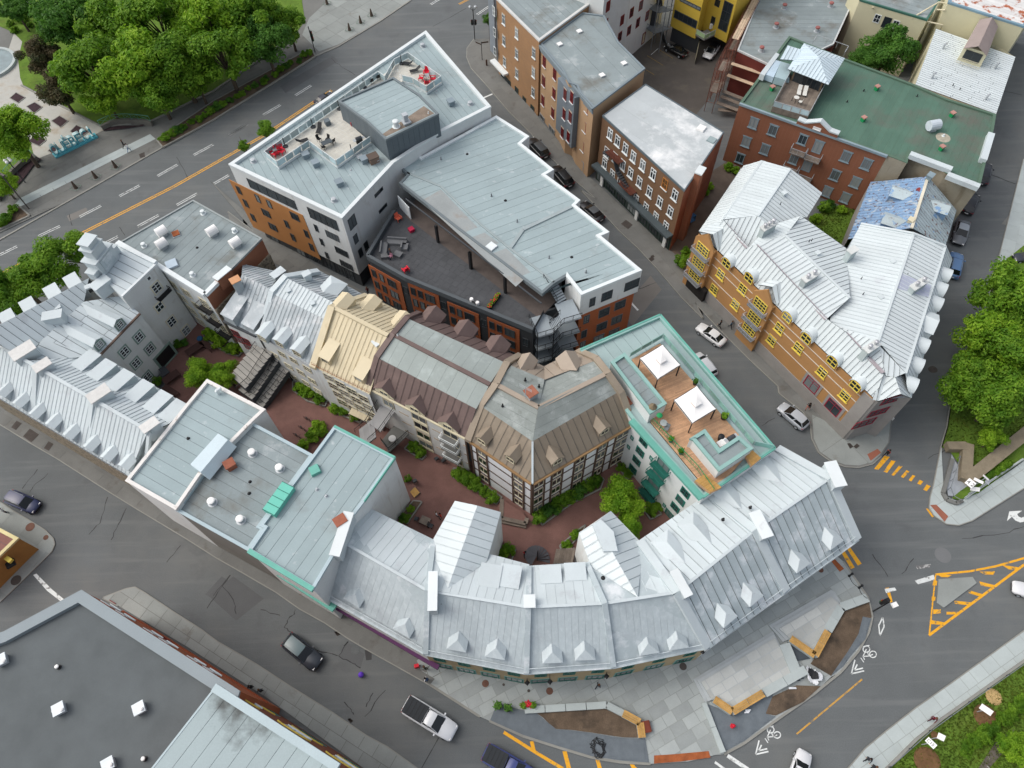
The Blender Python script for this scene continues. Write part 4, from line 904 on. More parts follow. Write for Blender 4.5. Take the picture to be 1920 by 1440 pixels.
# terrace contents
sf = thing('corner_sofa', 'grey U-shaped outdoor sofa on the dark terrace', 'sofa', W1('f 1300,450', ZF))
for s_ in ('f 1250,390 1390,400', 'f 1235,400 1225,480', 'f 1385,405 1375,450'):
    q = W(s_, ZF + .42); MB().beam(q[0], q[1], .8, .42).build('seat', M('sofa_grey', (104, 106, 108), .9), sf)
    d_ = (q[1] - q[0]); k = V((-d_.y, d_.x, 0)).normalized() * (-.45 if s_[2:6] != '1250' else .45); MB().beam(q[0] + UP * .35 + k, q[1] + UP * .35 + k, .2, .75).build('backrest', MATS['sofa_grey'], sf)
tag(MB().box(W1('f 1240,508', ZF), 1.2, .7, .42, .1).build('ottoman', MATS['sofa_grey']), 'grey long ottoman at the open left end of the terrace sofa', 'ottoman'); tag(MB().box(W1('f 1332,495', ZF), 1.0, .8, .35, -.5).box(W1('f 1332,495', ZF) + UP * .35, 1.1, .9, .06, -.5).build('low_table', MATS['sofa_grey']), 'low square table at the open right end of the terrace sofa', 'table')
armchair(W1('f 1335,240', ZF), -2.4, M('coral_plastic', (206, 98, 74), .6), 'coral armchair near the white door of the dark terrace'); armchair(W1('f 1388,610', ZF), .6, redp, 'red armchair against the parapet of the dark terrace')
tag(MB().box(W1('f 1427,318', ZF), .7, .7, .4, .6).box(W1('f 1427,318', ZF) + UP * .4, .74, .74, .08, .6).build('stool', M('crimson_plastic', (176, 34, 70), .6)), 'crimson square stool on the dark terrace', 'stool')
MB().beam(W1('f 1345,150', ZF) + UP * 2.3, W1('f 1425,235', ZF) + UP * 2.3, .12, 2.3).build('white_door', whitem, BT)
ll = thing('floodlight', 'white twin floodlight fixed to the terrace parapet', 'floodlight', W1('g 150,835', 10))
MB().tube(W1('g 130,820', 10.2), W1('g 175,850', 10.2), .1, 8).build('bar', black, ll)
for s_ in ('g 132,820', 'g 175,845'): MB().lathe(W1(s_, 10.05), [(.25, 0), (.25, .4), (.2, .45)], 12).build('lamp_head', canvas, ll)
fl = thing('flower_trough', 'long flower trough with red and yellow blooms on the dark terrace', 'planter', W1('g 290,830', ZF))
q = W('g 330,770 255,870', ZF + .4); MB().beam(q[0], q[1], .5, .4).build('trough', black, fl); mb = MB(); mb2 = MB()
for _ in range(160):
    p = q[0].lerp(q[1], random.random()) + V((random.uniform(-.25, .25), random.uniform(-.25, .25), random.uniform(0, .35))); a = random.uniform(0, 6.3); e = V((math.cos(a), math.sin(a), .3)) * .13; f = V((-math.sin(a), math.cos(a), .1)) * .08
    (mb if random.random() < .6 else mb2).poly([p - e, p + f, p + e, p - f])
mb.build('foliage', LEAF, fl); mb2.build('blooms', M('bloom_red', (176, 60, 40), .7), fl)
# switchback exit stairs
EXS = thing('exit_stairs', 'grey zigzag exit stairs with black railings between dark terrace and white tower', 'stairs', W1('r 560,560', 0))
L0 = W1('r 480,530', ZF); R0 = W1('r 775,365', ZF + 1.5); R0.z = 0; L0.z = 0
e1 = (R0 - L0).normalized(); e2 = V((-e1.y, e1.x, 0)); 
if e2.y < 0: e2 = -e2
sp = (R0 - L0).length
for k in range(4):
    zl = ZF + .05 - 3.05 * k; zr = zl - 1.5
    lm = MB().ob(L0 - e1 * 1.2 - e2 * .9 + UP * (zl - .2), e1 * 2.2, e2 * 3.2, UP * .2).build('landing', M('stair_grey', (150, 160, 166), .6, .05), EXS)
    rm = MB().ob(R0 - e1 * 1.2 - e2 * .9 + UP * (zl + 1.5 - .2), e1 * 2.4, e2 * 3.2, UP * .2).build('landing', MATS['stair_grey'], EXS)
    a = L0 + e1 * 1.0 - e2 * .15 + UP * zl; b = R0 - e1 * 1.2 - e2 * .15 + UP * (zl + 1.5); stairs(EXS, a, b, 1.35, MATS['stair_grey'])
    rail(EXS, [L0 + e1 * 1.0 - e2 * .85 + UP * zl, R0 - e1 * 1.2 - e2 * .85 + UP * (zl + 1.5)], 1.0, black, .6, mid=1); rail(EXS, [L0 + e1 * 1.0 + e2 * .5 + UP * zl, R0 - e1 * 1.2 + e2 * .5 + UP * (zl + 1.5)], 1.0, black, .6)
    rail(EXS, [L0 - e1 * 1.2 + e2 * 2.3 + UP * zl, L0 - e1 * 1.2 - e2 * .9 + UP * zl, L0 + e1 * 1.0 - e2 * .9 + UP * zl], 1.0, black, 1.1, bars=.16)
    rail(EXS, [R0 - e1 * 1.2 - e2 * .9 + UP * (zl + 1.5), R0 + e1 * 1.2 - e2 * .9 + UP * (zl + 1.5)], 1.0, black, 1.1, bars=.16)
    if k < 3: stairs(EXS, R0 - e1 * 1.2 + e2 * 1.5 + UP * (zr - 0), L0 + e1 * 1.0 + e2 * 1.5 + UP * zl, 1.2, MATS['stair_grey'])
stairs(EXS, R0 - e1 * .2 + e2 * 2.3 + UP * (ZF + 1.55), R0 - e1 * 1.0 + e2 * 5.2 + UP * (ZF + 3.4), 1.4, MATS['stair_grey'])
rail(EXS, [R0 - e1 * .9 + e2 * 2.3 + UP * (ZF + 1.55), R0 - e1 * 1.7 + e2 * 5.2 + UP * (ZF + 3.4)], 1.0, black, .8, mid=1)
for k in (-1.2, 1.0): MB().tube(L0 + e1 * k - e2 * .9, L0 + e1 * k - e2 * .9 + UP * (ZF + 1), .06, 8).build('post', black, EXS)
MB().ob(L0 - e1 * 1.5 + e2 * 2.6, e1 * (sp + 3), e2 * .3, UP * ZF).build('back_wall', grey_wall, EXS)

# ================================================================ white block with the wooden roof deck and teal trim
ZD = 11.7
DP = W('r 890,750 g 1490,920 s 1640,1320 k 1800,890 1290,330', ZD)
DT = thing('deck_building', 'white block with teal parapet, wooden roof deck and two canopies', 'building', W1('k 1600,700', 0))
flat(DT, DP, white_st, M('roof_membrane_teal', (156, 176, 176), .85, .06, .25, .05, obj=.05), tealpale, .45, .35, DP[2] - DP[1], 1.3, sub=MATS['seam_dark'])
mb = MB()
for i in range(3): a, b = DP[i], DP[(i + 1)]; MB().beam(a + UP * .06, b + UP * .06, .22, .4).build('teal_coping', tealm, DT)
dw = Wl(DP[4], DP[3]); mb = MB(); dz = dw.n * .2; mb.beam(DP[4] + dz + UP * .05, DP[3] + dz + UP * .05, .7, .45); mb.build('teal_cornice', tealm, DT)
ST_teal = dict(frame=tealframe, glass=glass, nx=2, ny=2, trim=.1, trimm=tealframe, fb=.09)
dw.win(DT, 'k 1370,492 1345,565 1320,630 1293,690 1670,860 1635,915 1597,965 1555,1012', 1.15, 1.35, ST_teal); dw.win(DT, 'k 1288,465 1263,530 1520,950 1425,610', .5, .8, dict(frame=tealframe, glass=tealpale, fb=.1))
for s_ in ('k 1515,655', 'k 1482,715', 'k 1445,790', 'k 1418,850'):
    p = dw.at(S(s_)[0]); dw.put(DT, p, 1.9, 1.9, dict(frame=tealframe, glass=glass, nx=2, fb=.1), 'balcony_door')
    o = MB().ob(p - dw.u * 1.2 - UP * 1.05, dw.u * 2.4, dw.n * .9, UP * .12).build('balcony', tealframe, DT)
    rail(o, [p - dw.u * 1.2 - UP * .95, p - dw.u * 1.2 - UP * .95 + dw.n * .9, p + dw.u * 1.2 - UP * .95 + dw.n * .9, p + dw.u * 1.2 - UP * .95], 1.0, tealframe, 1.2, bars=.2)
ZK = 11.55
KP = W('s 25,325 345,140 1235,1175 1015,1330 840,1105 690,1215 650,1350 640,1600 430,1300 240,1030 390,850', ZK)
KP = W('s 25,325 345,140 1240,1180 1390,1320 l 350,430 170,640 100,700 s 240,1030 220,600', ZK)
dk = MB().prism([p - UP * .2 for p in KP], .18).build('wooden_deck', M('deck_joist', (96, 72, 54), .9), DT)
dirk = W1('s 700,560', ZK) - W1('s 320,720', ZK)
n_ = newell(KP); u_ = V((dirk.x, dirk.y, 0)).normalized(); v_ = UP.cross(u_); Q_ = [((p - KP[0]).dot(u_), (p - KP[0]).dot(v_)) for p in KP]
v0 = min(q[1] for q in Q_); v1 = max(q[1] for q in Q_); mb = MB(); kk = int((v1 - v0) / .16)
for i in range(kk):
    c = clip(clip(Q_, 0, 1, v0 + (i + 1) * .16 - .012), 0, -1, -(v0 + i * .16))
    if len(c) < 3: continue
    a, b = min(q[0] for q in c), max(q[0] for q in c); x = a - random.uniform(0, 3)
    while x < b:
        cc = clip(clip(c, 1, 0, x + 3.6), -1, 0, -x - .01); x += 3.6
        if len(cc) > 2: mb.prism([KP[0] + u_ * q[0] + v_ * q[1] + UP * (-.02) for q in cc], .02 + random.uniform(0, .006))
mb.build('deck_boards', deckwood, dk, kind='stuff')
def bulkhead(s, z, label):
    P = W(s, z); flat(DT, P, white_st, roofgrey2, tealpale, .3, .35, P[1] - P[0], 1.2, z0=11.2, sheet='roof_sheet')
bulkhead('r 1235,890 1388,788 k 1535,215 1417,288', 13.6, ''); bulkhead('s 685,1213 850,1108 1015,1330 1235,1183 l 345,435 150,565 0,385', 13.6, '')
MB().lathe(W1('s 260,870', 13.35), [(.3, 0), (.5, .3), (.3, .5), (.05, .8)], 7).build('dead_plant', M('dry_twigs', (120, 108, 88), 1), DT)
rail(DT, W('s 5,300 372,85 1385,1290 l 455,440', ZK), 1.0, tealpale, 1.5, glassmat('teal_glass', (120, 164, 156), (130, 170, 162), .5)); rail(DT, W('s 250,1030 600,1400 l 20,560 110,690', ZK), 1.0, greenm, 1.2, bars=.3)
for s_ in ('l 300,470 345,445 395,490 340,535', 'l 10,620 70,580 165,660 100,690'): P = W(s_, 12.3); b_ = MB().prism([p - UP * .6 for p in P], .5).build('wooden_bench', deckwood, DT); strips('bench_slat', [p - UP * .1 for p in P], P[1] - P[0], .25, wood, b_, gap=.03, th=.04)
def gazebo(top, feet, label):
    zc = ZK + 2.4; P = W(top, zc); c = sum(P, V((0, 0, 0))) / 4; t = thing('canopy', label, 'gazebo', V((c.x, c.y, ZK)), 'white canopies on the roof deck')
    mb = MB(); pk = c + UP * .42; n = 6
    T = [pk + (p - c) * .24 + UP * (-.15) for p in P]
    for i in range(4):
        a, b = P[i], P[(i + 1) % 4]; A, B_ = T[i], T[(i + 1) % 4]
        rows = []
        for j in range(n + 1):
            f = j / n; sag = -.04 * math.sin(math.pi * f); rows.append([a.lerp(A, f) + UP * sag, a.lerp(A, f).lerp(b.lerp(B_, f), .5) + UP * (sag - .02 * (1 - f)), b.lerp(B_, f) + UP * sag])
        mb.add([p for r_ in rows for p in r_], [(3 * j + k, 3 * j + k + 1, 3 * j + k + 4, 3 * j + k + 3) for j in range(n) for k in (0, 1)])
        mb.poly([a - UP * .22, b - UP * .22, b, a])
    mb.build('canopy_roof', canvas, t, smooth=True)
    q = [pk + (p - c) * .3 + UP * .14 for p in P]; k = pk + UP * .32; mb = MB()
    for i in range(4): mb.poly([q[i], q[(i + 1) % 4], k])
    mb.build('top_vent', canvas, t); MB().prism([pk + (p - c) * .22 + UP * -.1 for p in P], .2).build('vent_gap_shade', black, t)  # black block stands in for the shade in the gap under the vent
    for p in P: MB().beam(V((p.x, p.y, ZK)) + (c - p) * .02 * 0, V((p.x, p.y, ZK)) + V((.001, 0, 2.3)), .1, .01).box(V((p.x, p.y, ZK)) + V(((c.x - p.x) * .03, (c.y - p.y) * .03, 0)), .1, .1, 2.4, .6).build('post', black, t)
    for i in range(4): MB().beam(P[i], P[(i + 1) % 4], .07, .07).build('canopy_beam', black, t)
gazebo('s 120,310 375,155 575,385 320,545', None, 'white square canopy on the wooden deck nearest the staircase roof end')
gazebo('s 505,780 760,620 975,880 710,1040', None, 'white square canopy in the middle of the wooden deck')
table(W1('s 375,1070', ZK), 0, .85, .85, conc_light, 'round white table at the green rail of the wooden deck', rnd=True); dining_chair(W1('s 410,1120', ZK), 2.5, midgrey, 'grey chair beside the round white deck table')
planter(W1('s 735,600', ZK), 'black planter between the two canopies by the glass rail', leaf=LEAF3, group='planters on the deck'); planter(W1('s 1060,985', ZK), 'black planter with bright green plant by the glass rail', .42, leaf=LEAF2, group='planters on the deck')
for s_, lb in (('s 462,1245', 'green planter on the green rail of the deck, nearer the round table'), ('s 575,1380', 'green planter on the green rail of the deck, nearer the wooden bench')): planter(W1(s_, ZK), lb, .28, .5, tealframe, LEAF, 'planters on the deck')
tag(MB().lathe(W1('s 340,955', ZK + 1.9), [(.02, -1.9), (.02, 0), (.35, .05), (.3, .12), (.02, .2)], 14).build('folded_parasol', greenm), 'small green parasol at the corner of the deck stair house', 'parasol')
tag(MB().box(W1('s 1030,1290', ZK), 1.1, .6, .75, .5).box(W1('s 1030,1290', ZK) + UP * .75, 1.2, .7, .05, .5).build('serving_table', canvas), 'white serving table in the corner of the roof deck', 'table'); grill(W1('s 1125,1245', ZK), .5, 'black grill beside the white serving table on the deck')
tag(MB().lathe(W1('s 1020,1225', ZK), [(.28, 0), (.34, .7), (.36, .72), (.36, .8), (.1, .9)], 14).build('waste_bin', black), 'black round bin next to the white serving table on the deck', 'bin')
# ================================================================ half-timbered taupe block with mansard roof
ZE, ZM, ZR = 10.0, 13.0, 14.3
JT = thing('timber_building', 'angled half-timbered white and brown block with a taupe mansard roof', 'building', W1('J 800,1300', 0))
def rib(t, s, w=.8, h=.6, mat=None, name='firewall', up=0.0):
    P = W(s); mb = MB()
    for a, b in zip(P, P[1:]): mb.beam(a + UP * up, b + UP * up, w, h)
    mb.build(name, mat or tinpink, t)
plA, _ = slope(JT, 'J 800,1345,10 205,935,10 325,622,13 800,948', tintaupe, .95, rib=.04)
plB, _ = slope(JT, 'J 800,1345,10 1745,785,10 1605,485,13 800,948', tintaupe, .95, rib=.04)
def feltslope(t, s, mat, along=None): return slope(t, s, mat, 1.0, along, gap=.02, rib=0, panel='felt_strip')
al = W1('J 860,622', 14) - W1('J 450,400', 14); ar = W1('J 1505,300', 14) - W1('J 860,622', 14)
feltslope(JT, 'J 325,622,13 800,948,13 860,622,14.3 450,400', felt, al); feltslope(JT, 'J 800,948,13 1605,485,13 1505,300,14.3 860,622', felt, ar)
feltslope(JT, 'J 450,400,14.3 860,622,14.3 915,362,13.2 600,230', felt, al); feltslope(JT, 'J 860,622,14.3 1505,300,14.3 1375,190,13.2 915,362', felt, ar)
plC, _ = slope(JT, 'J 600,230,13.2 915,362,13.2 910,237,10.5 690,130', tinpink, 1.3, rib=.04); plD, _ = slope(JT, 'J 915,362,13.2 1375,190,13.2 1220,80,10.5 910,237', tinpink, 1.3, rib=.04)
rib(JT, 'J 185,935,10.2 315,590,13.3 455,392,14.6 560,188,13.5 690,115,11', .8, .7, M('tin_stone', (150, 138, 122), .6)); rib(JT, 'J 1748,770,10.2 1650,485,13.3 1520,300,14.6 1400,150,13.5 1225,75,11', .8, .7, MATS['tin_stone']); rib(JT, 'J 450,400,14.4 860,622,14.4 1505,300,14.4', .55, .3, tinpink, 'ridge_cap'); rib(JT, 'J 800,1345,10.1 800,948,13.1', .22, .15, tinwhite, 'hip_cap')
ST_dorm = dict(frame=creamfr, glass=glass, nx=2, fb=.08)
for s_ in ('J 322,975', 'J 590,1145'): dormer(JT, plA, s_, 1.5, 1.15, 'gable', tintaupe, tintaupe, ST_dorm, .6)
for s_ in ('J 1035,1165', 'J 1478,880'): dormer(JT, plB, s_, 1.5, 1.15, 'gable', tintaupe, tintaupe, ST_dorm, .6)
dormer(JT, plC, 'J 775,205', 1.9, 1.2, 'gable', tinpink, tinpink, None, .9); dormer(JT, plD, 'J 1110,185', 2.4, 1.2, 'gable', tinpink, tinpink, None, .9)
chimney(JT, 'J 785,480', 14.0, 1.1, 1.1, 1.1, .6, galv, M('rusty_cap', (158, 102, 82), .8, .15, 2)); chimney(JT, 'J 1715,560', 10.5, 1.0, 1.0, .8, .6, galv, MATS['rusty_cap'])
vent(JT, 'J 518,615 1202,540', 13.5, 'pipe', .09, .5, black); vent(JT, 'J 732,370 862,430', 13.9, 'pipe', .09, .5, black)
mb = MB(); q = [W1('J 735,545', 14.5), W1('J 735,545', 14.5) + UP * 2.6]; mb.tube(q[0], q[1], .04, 6)
for k in range(3): mb.tube(q[1] - UP * .2 * k - al.normalized() * .8, q[1] - UP * .2 * k + al.normalized() * .8, .02, 4)
mb.build('antenna', galv, JT)
JE = W('J 205,935 800,1345 1745,785', 9.9)
walls(JT, JE, 0, M('white_infill', (224, 226, 228), .8, .03, .4, .03), closed=False)
beamm = M('dark_timber', (84, 66, 56), .8, .12, 1); ST_tim = dict(frame=creamfr, glass=glass, nx=2, fb=.06, trim=.05, trimm=M('tan_frame', (150, 128, 104), .7), mu=.07)
def timber(wl, fr, win, floors=(1.3, 3.8, 6.3, 8.7), L=None, ww=.86):
    a, b = fr[0], fr[-1]
    for z in (2.5, 5.0, 7.5): wl.slab(JT, 'timber_beam', a, b, z - .11, z + .11, .06, beamm, .002)
    wl.slab(JT, 'eave_board', a, b, 9.55, 9.9, .25, M('ochre_timber', (150, 120, 84), .7), .0)
    for u in fr: wl.slab(JT, 'timber_post', u - .13, u + .13, 0, 9.5, .09, beamm, .003)
    for i in win:
        u = (fr[i] + fr[i + 1]) / 2
        for z in floors: wl.put(JT, wl.o + wl.u * u + UP * z, abs(fr[i + 1] - fr[i]) * ww, 1.45, ST_tim)
wr = Wl(JE[1], JE[2]); wlf = Wl(JE[0], JE[1])
us = [wr.uw(U(S('J %g,%g' % p)[0], 9.9)) for p in ((805, 1342), (915, 1277), (985, 1236), (1090, 1174), (1205, 1105), (1310, 1043), (1425, 975), (1520, 919), (1600, 872), (1738, 790))]
timber(wr, us, (0, 2, 4, 6, 8))
us = [wlf.uw(U(S('J %g,%g' % p)[0], 9.9)) for p in ((210, 939), (268, 979), (362, 1043), (612, 1216), (718, 1288), (795, 1341))]
timber(wlf, us, (1, 3))

# ================================================================ brown block
HB = thing('brown_roof_building', 'white courtyard block under a long brown and grey mansard roof', 'building', W1('I 900,900', 0))
plE, _ = slope(HB, 'H 450,835,10 1385,1320,10 1480,1045,13 548,565', tinbrown, .95, rib=.04)
ah = W1('H 1610,808', 14) - W1('H 690,335', 14)
slope(HB, 'H 548,565,13 1480,1045,13 1610,808,14.3 690,335', felt2, 1.4, W1('H 548,565', 13) - W1('H 690,335', 14), gap=.02, rib=0, panel='felt_strip'); slope(HB, 'H 690,335,14.3 1610,808,14.3 1745,602,13.2 825,185', felt2, 1.4, W1('H 690,335', 14) - W1('H 825,185', 13), gap=.02, rib=0, panel='felt_strip')
plF, _ = slope(HB, 'H 825,185,13.2 1745,602,13.2 1840,530,10.5 945,125', tinbrown, 1.2, rib=.04)
rib(HB, 'H 450,838,10.2 535,548,13.3 690,328,14.6 828,165,13.6 945,118,11', .7, .6, tinbrown); rib(HB, 'H 690,335,14.42 1610,808,14.42', .5, .3, tinbrown, 'ridge_cap')
ST_gab = dict(frame=creamfr, glass=glass2, nx=2, fb=.1)
for s_ in ('H 612,915', 'H 900,1070', 'H 1212,1232'):
    o = dormer(HB, plE, s_, 2.7, .7, 'gable', creamfr, tinbrown, ST_gab, 1.1, 1.3, .9)
for s_ in ('H 1115,175', 'H 1415,305', 'H 1715,450'): dormer(HB, plF, s_, 2.6, 1.3, 'gable', tinbrown, tinbrown, None, 1.0)
vent(HB, 'H 808,455 1332,705', 13.6, 'pipe', .09, .45, black); vent(HB, 'H 735,350', 14.4, 'pipe', .06, .3, whitem)
HE = W('H 450,835 1385,1320', 9.9); walls(HB, HE, 0, M('courtyard_white', (218, 218, 214), .85, .04, .5, .03), closed=False)
hb = Wl(HE[0], HE[1]); ua, ub = hb.uw(HE[0]), hb.uw(HE[1])
fx = lambda f: ua + (ub - ua) * f
hb.slab(HB, 'eave_board', ua, ub, 9.6, 9.9, .22, creamfr)
for f0, f1, kind in ((.14, .26, 'door'), (.44, .60, 'win'), (.76, .92, 'bal')):
    for z in ((1.4, 3.9, 6.4, 8.6) if kind != 'door' else (8.2,)):
        w_ = (fx(f1) - fx(f0)); hb.put(HB, hb.o + hb.u * (fx(f0) + fx(f1)) / 2 + UP * z, abs(w_) * .92, 1.5, ST_tim)
        if kind == 'bal' and z > 2:
            o = hb.slab(HB, 'balcony', min(fx(f0), fx(f1)), max(fx(f0), fx(f1)), z - 1.1, z - .98, 1.0, conc_dark)
            a = hb.o + hb.u * min(fx(f0), fx(f1)) + UP * (z - .98); b = hb.o + hb.u * max(fx(f0), fx(f1)) + UP * (z - .98); rail(o, [a, a + hb.n * 1.0, b + hb.n * 1.0, b], .95, whitem, 2.5, mid=1)
        if kind == 'win': hb.slab(HB, 'window_band', min(fx(f0), fx(f1)), max(fx(f0), fx(f1)), z - 1.25, z - .8, .12, creamfr)
for f_ in (.30, .64, .955):
    for z in (2.5, 5.0, 7.5): hb.slab(HB, 'trim_board', fx(f_), fx(f_ + .10) if f_ < .9 else fx(.995), z - .06, z + .06, .05, M('tan_trim', (170, 150, 124), .8))
hb.slab(HB, 'timber_post', fx(.985), fx(1.0), 0, 9.6, .12, beamm)

# ================================================================ cream-roofed house
YT = thing('cream_roof_house', 'house with a steep cream metal roof between the silver and brown roofs', 'building', W1('w 640,740', 0))
plG, _ = slope(YT, 'w 624,575,14.5 727,628,14.5 693,740,9.8 586,687', tinyellow, .62, rib=.05, sub=M('cream_joint', (128, 108, 70), .8)); plH, _ = slope(YT, 'w 624,575,14.5 727,628,14.5 764,590,10.5 688,553', tinyellow, .62, rib=.05, sub=MATS['cream_joint'])
rib(YT, 'w 585,688,10 621,574,14.8', .9, .5, tinyellow); rib(YT, 'w 621,574,14.75 688,551,10.8', .7, .5, tinyellow); rib(YT, 'w 624,575,14.6 727,628,14.6', .5, .2, tinyellow, 'ridge_cap')
for s_ in ('G 1270,1090', 'G 1645,1298'): dormer(YT, plG, s_, 1.5, 1.2, 'shed', tinyellow, tinyellow, dict(frame=tinyellow, glass=glass2, nx=1, fb=.1), s=.3)
for s_ in ('G 1545,400', 'G 1840,420', 'H 830,205'): dormer(YT, plH, s_, 1.9, 1.3, 'gable', tinyellow, tinyellow, None, .5)
chimney(YT, 'G 1870,830', 13.0, 1.6, .9, .5, .7, whitem, whitem)
YE = W('w 586,687 693,740', 9.7); walls(YT, YE, 0, white_st, closed=False); yw = Wl(YE[0], YE[1])
ST_gr = dict(frame=creamfr, glass=glass2, nx=2, ny=2, fb=.08)
yw.grid(YT, 'H 85,748', 'H 415,945', 'H 215,985', 4, 4, 1.5, 1.5, ST_gr)
mb = MB()
for i in range(26): p = YE[0].lerp(YE[1], i / 25) + UP * .35 + yw.n * -.1; mb.tube(p, p + UP * .5, .02, 4)
mb.beam(YE[0] + UP * .55, YE[1] + UP * .55, .04, .04); mb.build('snow_guard', rustm, YT)
P = W('H 320,990,3.2 492,1080,3.2 440,1165,2.4 272,1088,2.4'); o = MB().prism([p - UP * .08 for p in P], .06).build('awning', tinyellow, YT); strips('awning_panel', P, P[3] - P[0], .45, tinyellow, o, gap=.03, th=.02)
for p in P[2:]: MB().tube(V((p.x, p.y, 0)), p, .06, 6).build('post', creamfr, YT)

# ================================================================ silver-roofed houses
S2 = thing('silver_roof_house', 'house with a broken silver metal roof and three dormers beside the cream roof', 'building', W1('G 800,900', 0))
plI, _ = slope(S2, 'G 655,300,13 1245,585,13 1110,1110,9.6 500,745', tinsilver, .55, rib=.05); slope(S2, 'G 655,300,13 1245,585,13 1345,400,13.7 825,125', tinwhite, .55, rib=.05)
plJ, _ = slope(S2, 'G 825,125,13.7 1345,400,13.7 1700,320,10 1190,42', tinsilver, .55, rib=.05)
rib(S2, 'G 572,590,10.6 648,275,13.4 808,98,14 1185,35,11.5', .75, .6, tinwhite)
for s_ in ('G 568,842', 'G 762,905', 'G 958,1012'): dormer(S2, plI, s_, 1.5, 1.35, 'gable', tingrey, tinwhite, dict(frame=creamfr, glass=glass2, nx=2, ny=2, fb=.08), .3)
dormer(S2, plJ, 'G 1440,240', 2.6, 1.6, 'hip', tingrey, tinwhite, None, .6); chimney(S2, 'G 1045,80', 12.6, .9, .7, .9, .6, tinwhite, tinwhite); vent(S2, 'G 850,275 1120,420', 13.3, 'box', .3, .3, tinwhite)
SE_ = W('G 500,745 1110,1110', 9.5); walls(S2, SE_, 0, white_st, closed=False); sw_ = Wl(SE_[0], SE_[1])
for s_ in ('G 775,985', 'G 905,1055', 'G 1060,1150', 'G 850,1120', 'G 985,1190', 'G 1115,1285', 'G 910,1245', 'G 1045,1310', 'G 1180,1400', 'G 700,1000'): sw_.win(S2, s_, 1.3, 1.2, ST_gr)
sw_.slab(S2, 'gutter', sw_.uw(SE_[0]) if sw_.uw(SE_[0]) < sw_.uw(SE_[1]) else sw_.uw(SE_[1]), max(sw_.uw(SE_[0]), sw_.uw(SE_[1])), 9.35, 9.5, .2, galv)
S1 = thing('weathered_silver_house', 'small weathered silver-roofed house against the rubble gable wall', 'building', W1('G 250,700', 0))
plK, _ = slope(S1, 'G 320,90,12.6 640,250,12.6 490,770,8.8 125,600', tinsilver, .6, rib=.05, cross=3.2); slope(S1, 'G 320,90,12.6 640,250,12.6 760,60,9.8 330,-30', tinsilver, .5, rib=.05)
for s_ in ('G 205,650', 'G 435,755'): dormer(S1, plK, s_, 1.9, 1.7, 'shed', tinsilver, tinsilver, None, s=.25)
chimney(S1, 'G 245,150', 12.4, 1.1, .9, 1.0, .6, tinsilver, M('orange_pot', (196, 146, 108), .8, .1, 2)); chimney(S1, 'G 725,70', 11.0, 1.7, 1.0, .8, .8, tinwhite, tinwhite)
SE1 = W('G 125,600 490,770', 8.7); walls(S1, SE1, 0, white_st, closed=False); s1w = Wl(SE1[0], SE1[1])
for s_ in ('G 255,750', 'G 375,840', 'G 390,900', 'G 290,820'): s1w.win(S1, s_, 1.3, 1.4, dict(frame=redframe, glass=glass2, nx=2, ny=2, fb=.08))
MB().beam(SE1[0] + UP * .1 + s1w.n * .2, SE1[1] + UP * .1 + s1w.n * .2, .3, .3).build('gutter', darkgrey, S1)

# ================================================================ flat grey roof with white drum hoods
GP = W('e 1390,95 1882,370 1478,778 1130,562 850,405', 12.5)
GT = thing('drum_vent_building', 'flat grey-roofed white block with white drum hoods beside the main street', 'building', W1('e 1500,700', 0))
flat(GT, GP, white_st, roofgrey2, M('grey_edge', (150, 158, 158), .7), .2, .18, GP[2] - GP[1], 1.1)
mb = MB(); mb.beam(GP[2] + UP * .25, GP[3] + UP * .25, .6, .5); mb.beam(GP[3] + UP * .3, GP[4] + UP * .3, .6, .6); mb.beam(GP[2] + UP * .25, GP[2].lerp(GP[1], .28) + UP * .25, .6, .5); mb.build('white_parapet', whitem, GT)
gw = Wl(GP[1], GP[2], .02); L_ = (GP[2] - GP[1]).length; a_, b_ = sorted((gw.uw(GP[1]), gw.uw(GP[2])))
gw.slab(GT, 'brick_band', a_, b_, 9.4, 12.15, .05, redbrick); ru = gw.slab(GT, 'rubble_wall', a_, b_, 0, 9.4, .3, rubble)
chimney(GT, 'e 1600,625', 12.4, 2.2, .8, .9, .9, redbrick, whitem)
vent(GT, 'e 1180,352 1182,440 1542,350 1708,432', 12.3, 'drum', .62, 1.0, canvas, galv, .75); vent(GT, 'e 1465,195 1692,325 1040,430 1390,640', 12.3, 'cyl', .26, .6, whitem)
vent(GT, 'e 1240,565', 12.3, 'sky', .75, .35, galv, M('skylight_blue', (176, 192, 204), .4)); vent(GT, 'e 1270,345', 12.3, 'sky', .5, .3, whitem, rustm); vent(GT, 'e 1420,440', 12.3, 'pipe', .12, .15, black)
gsw = Wl(GP[3], GP[2]); ST_cr = dict(frame=creamfr, glass=glass2, nx=2, ny=3, fb=.08, trim=.08, trimm=creamfr)
gsw.win(GT, 'K 1165,620 1320,715 1275,770 1435,865 1380,910 1520,985 1480,1040', 1.5, 1.5, ST_cr)
for s_ in ('K 1525,835', 'K 1625,980', 'K 1740,1120'):
    p = gsw.at(S(s_)[0]); gsw.put(GT, p, 1.4, 1.9, ST_cr, 'balcony_door'); o = MB().ob(p - gsw.u * 1.1 - UP * 1.05, gsw.u * 2.2, gsw.n * .8, UP * .1).build('balcony', black, GT)
    rail(o, [p - gsw.u * 1.1 - UP * .95, p - gsw.u * 1.1 - UP * .95 + gsw.n * .8, p + gsw.u * 1.1 - UP * .95 + gsw.n * .8, p + gsw.u * 1.1 - UP * .95], .95, black, 1.1, bars=.18)

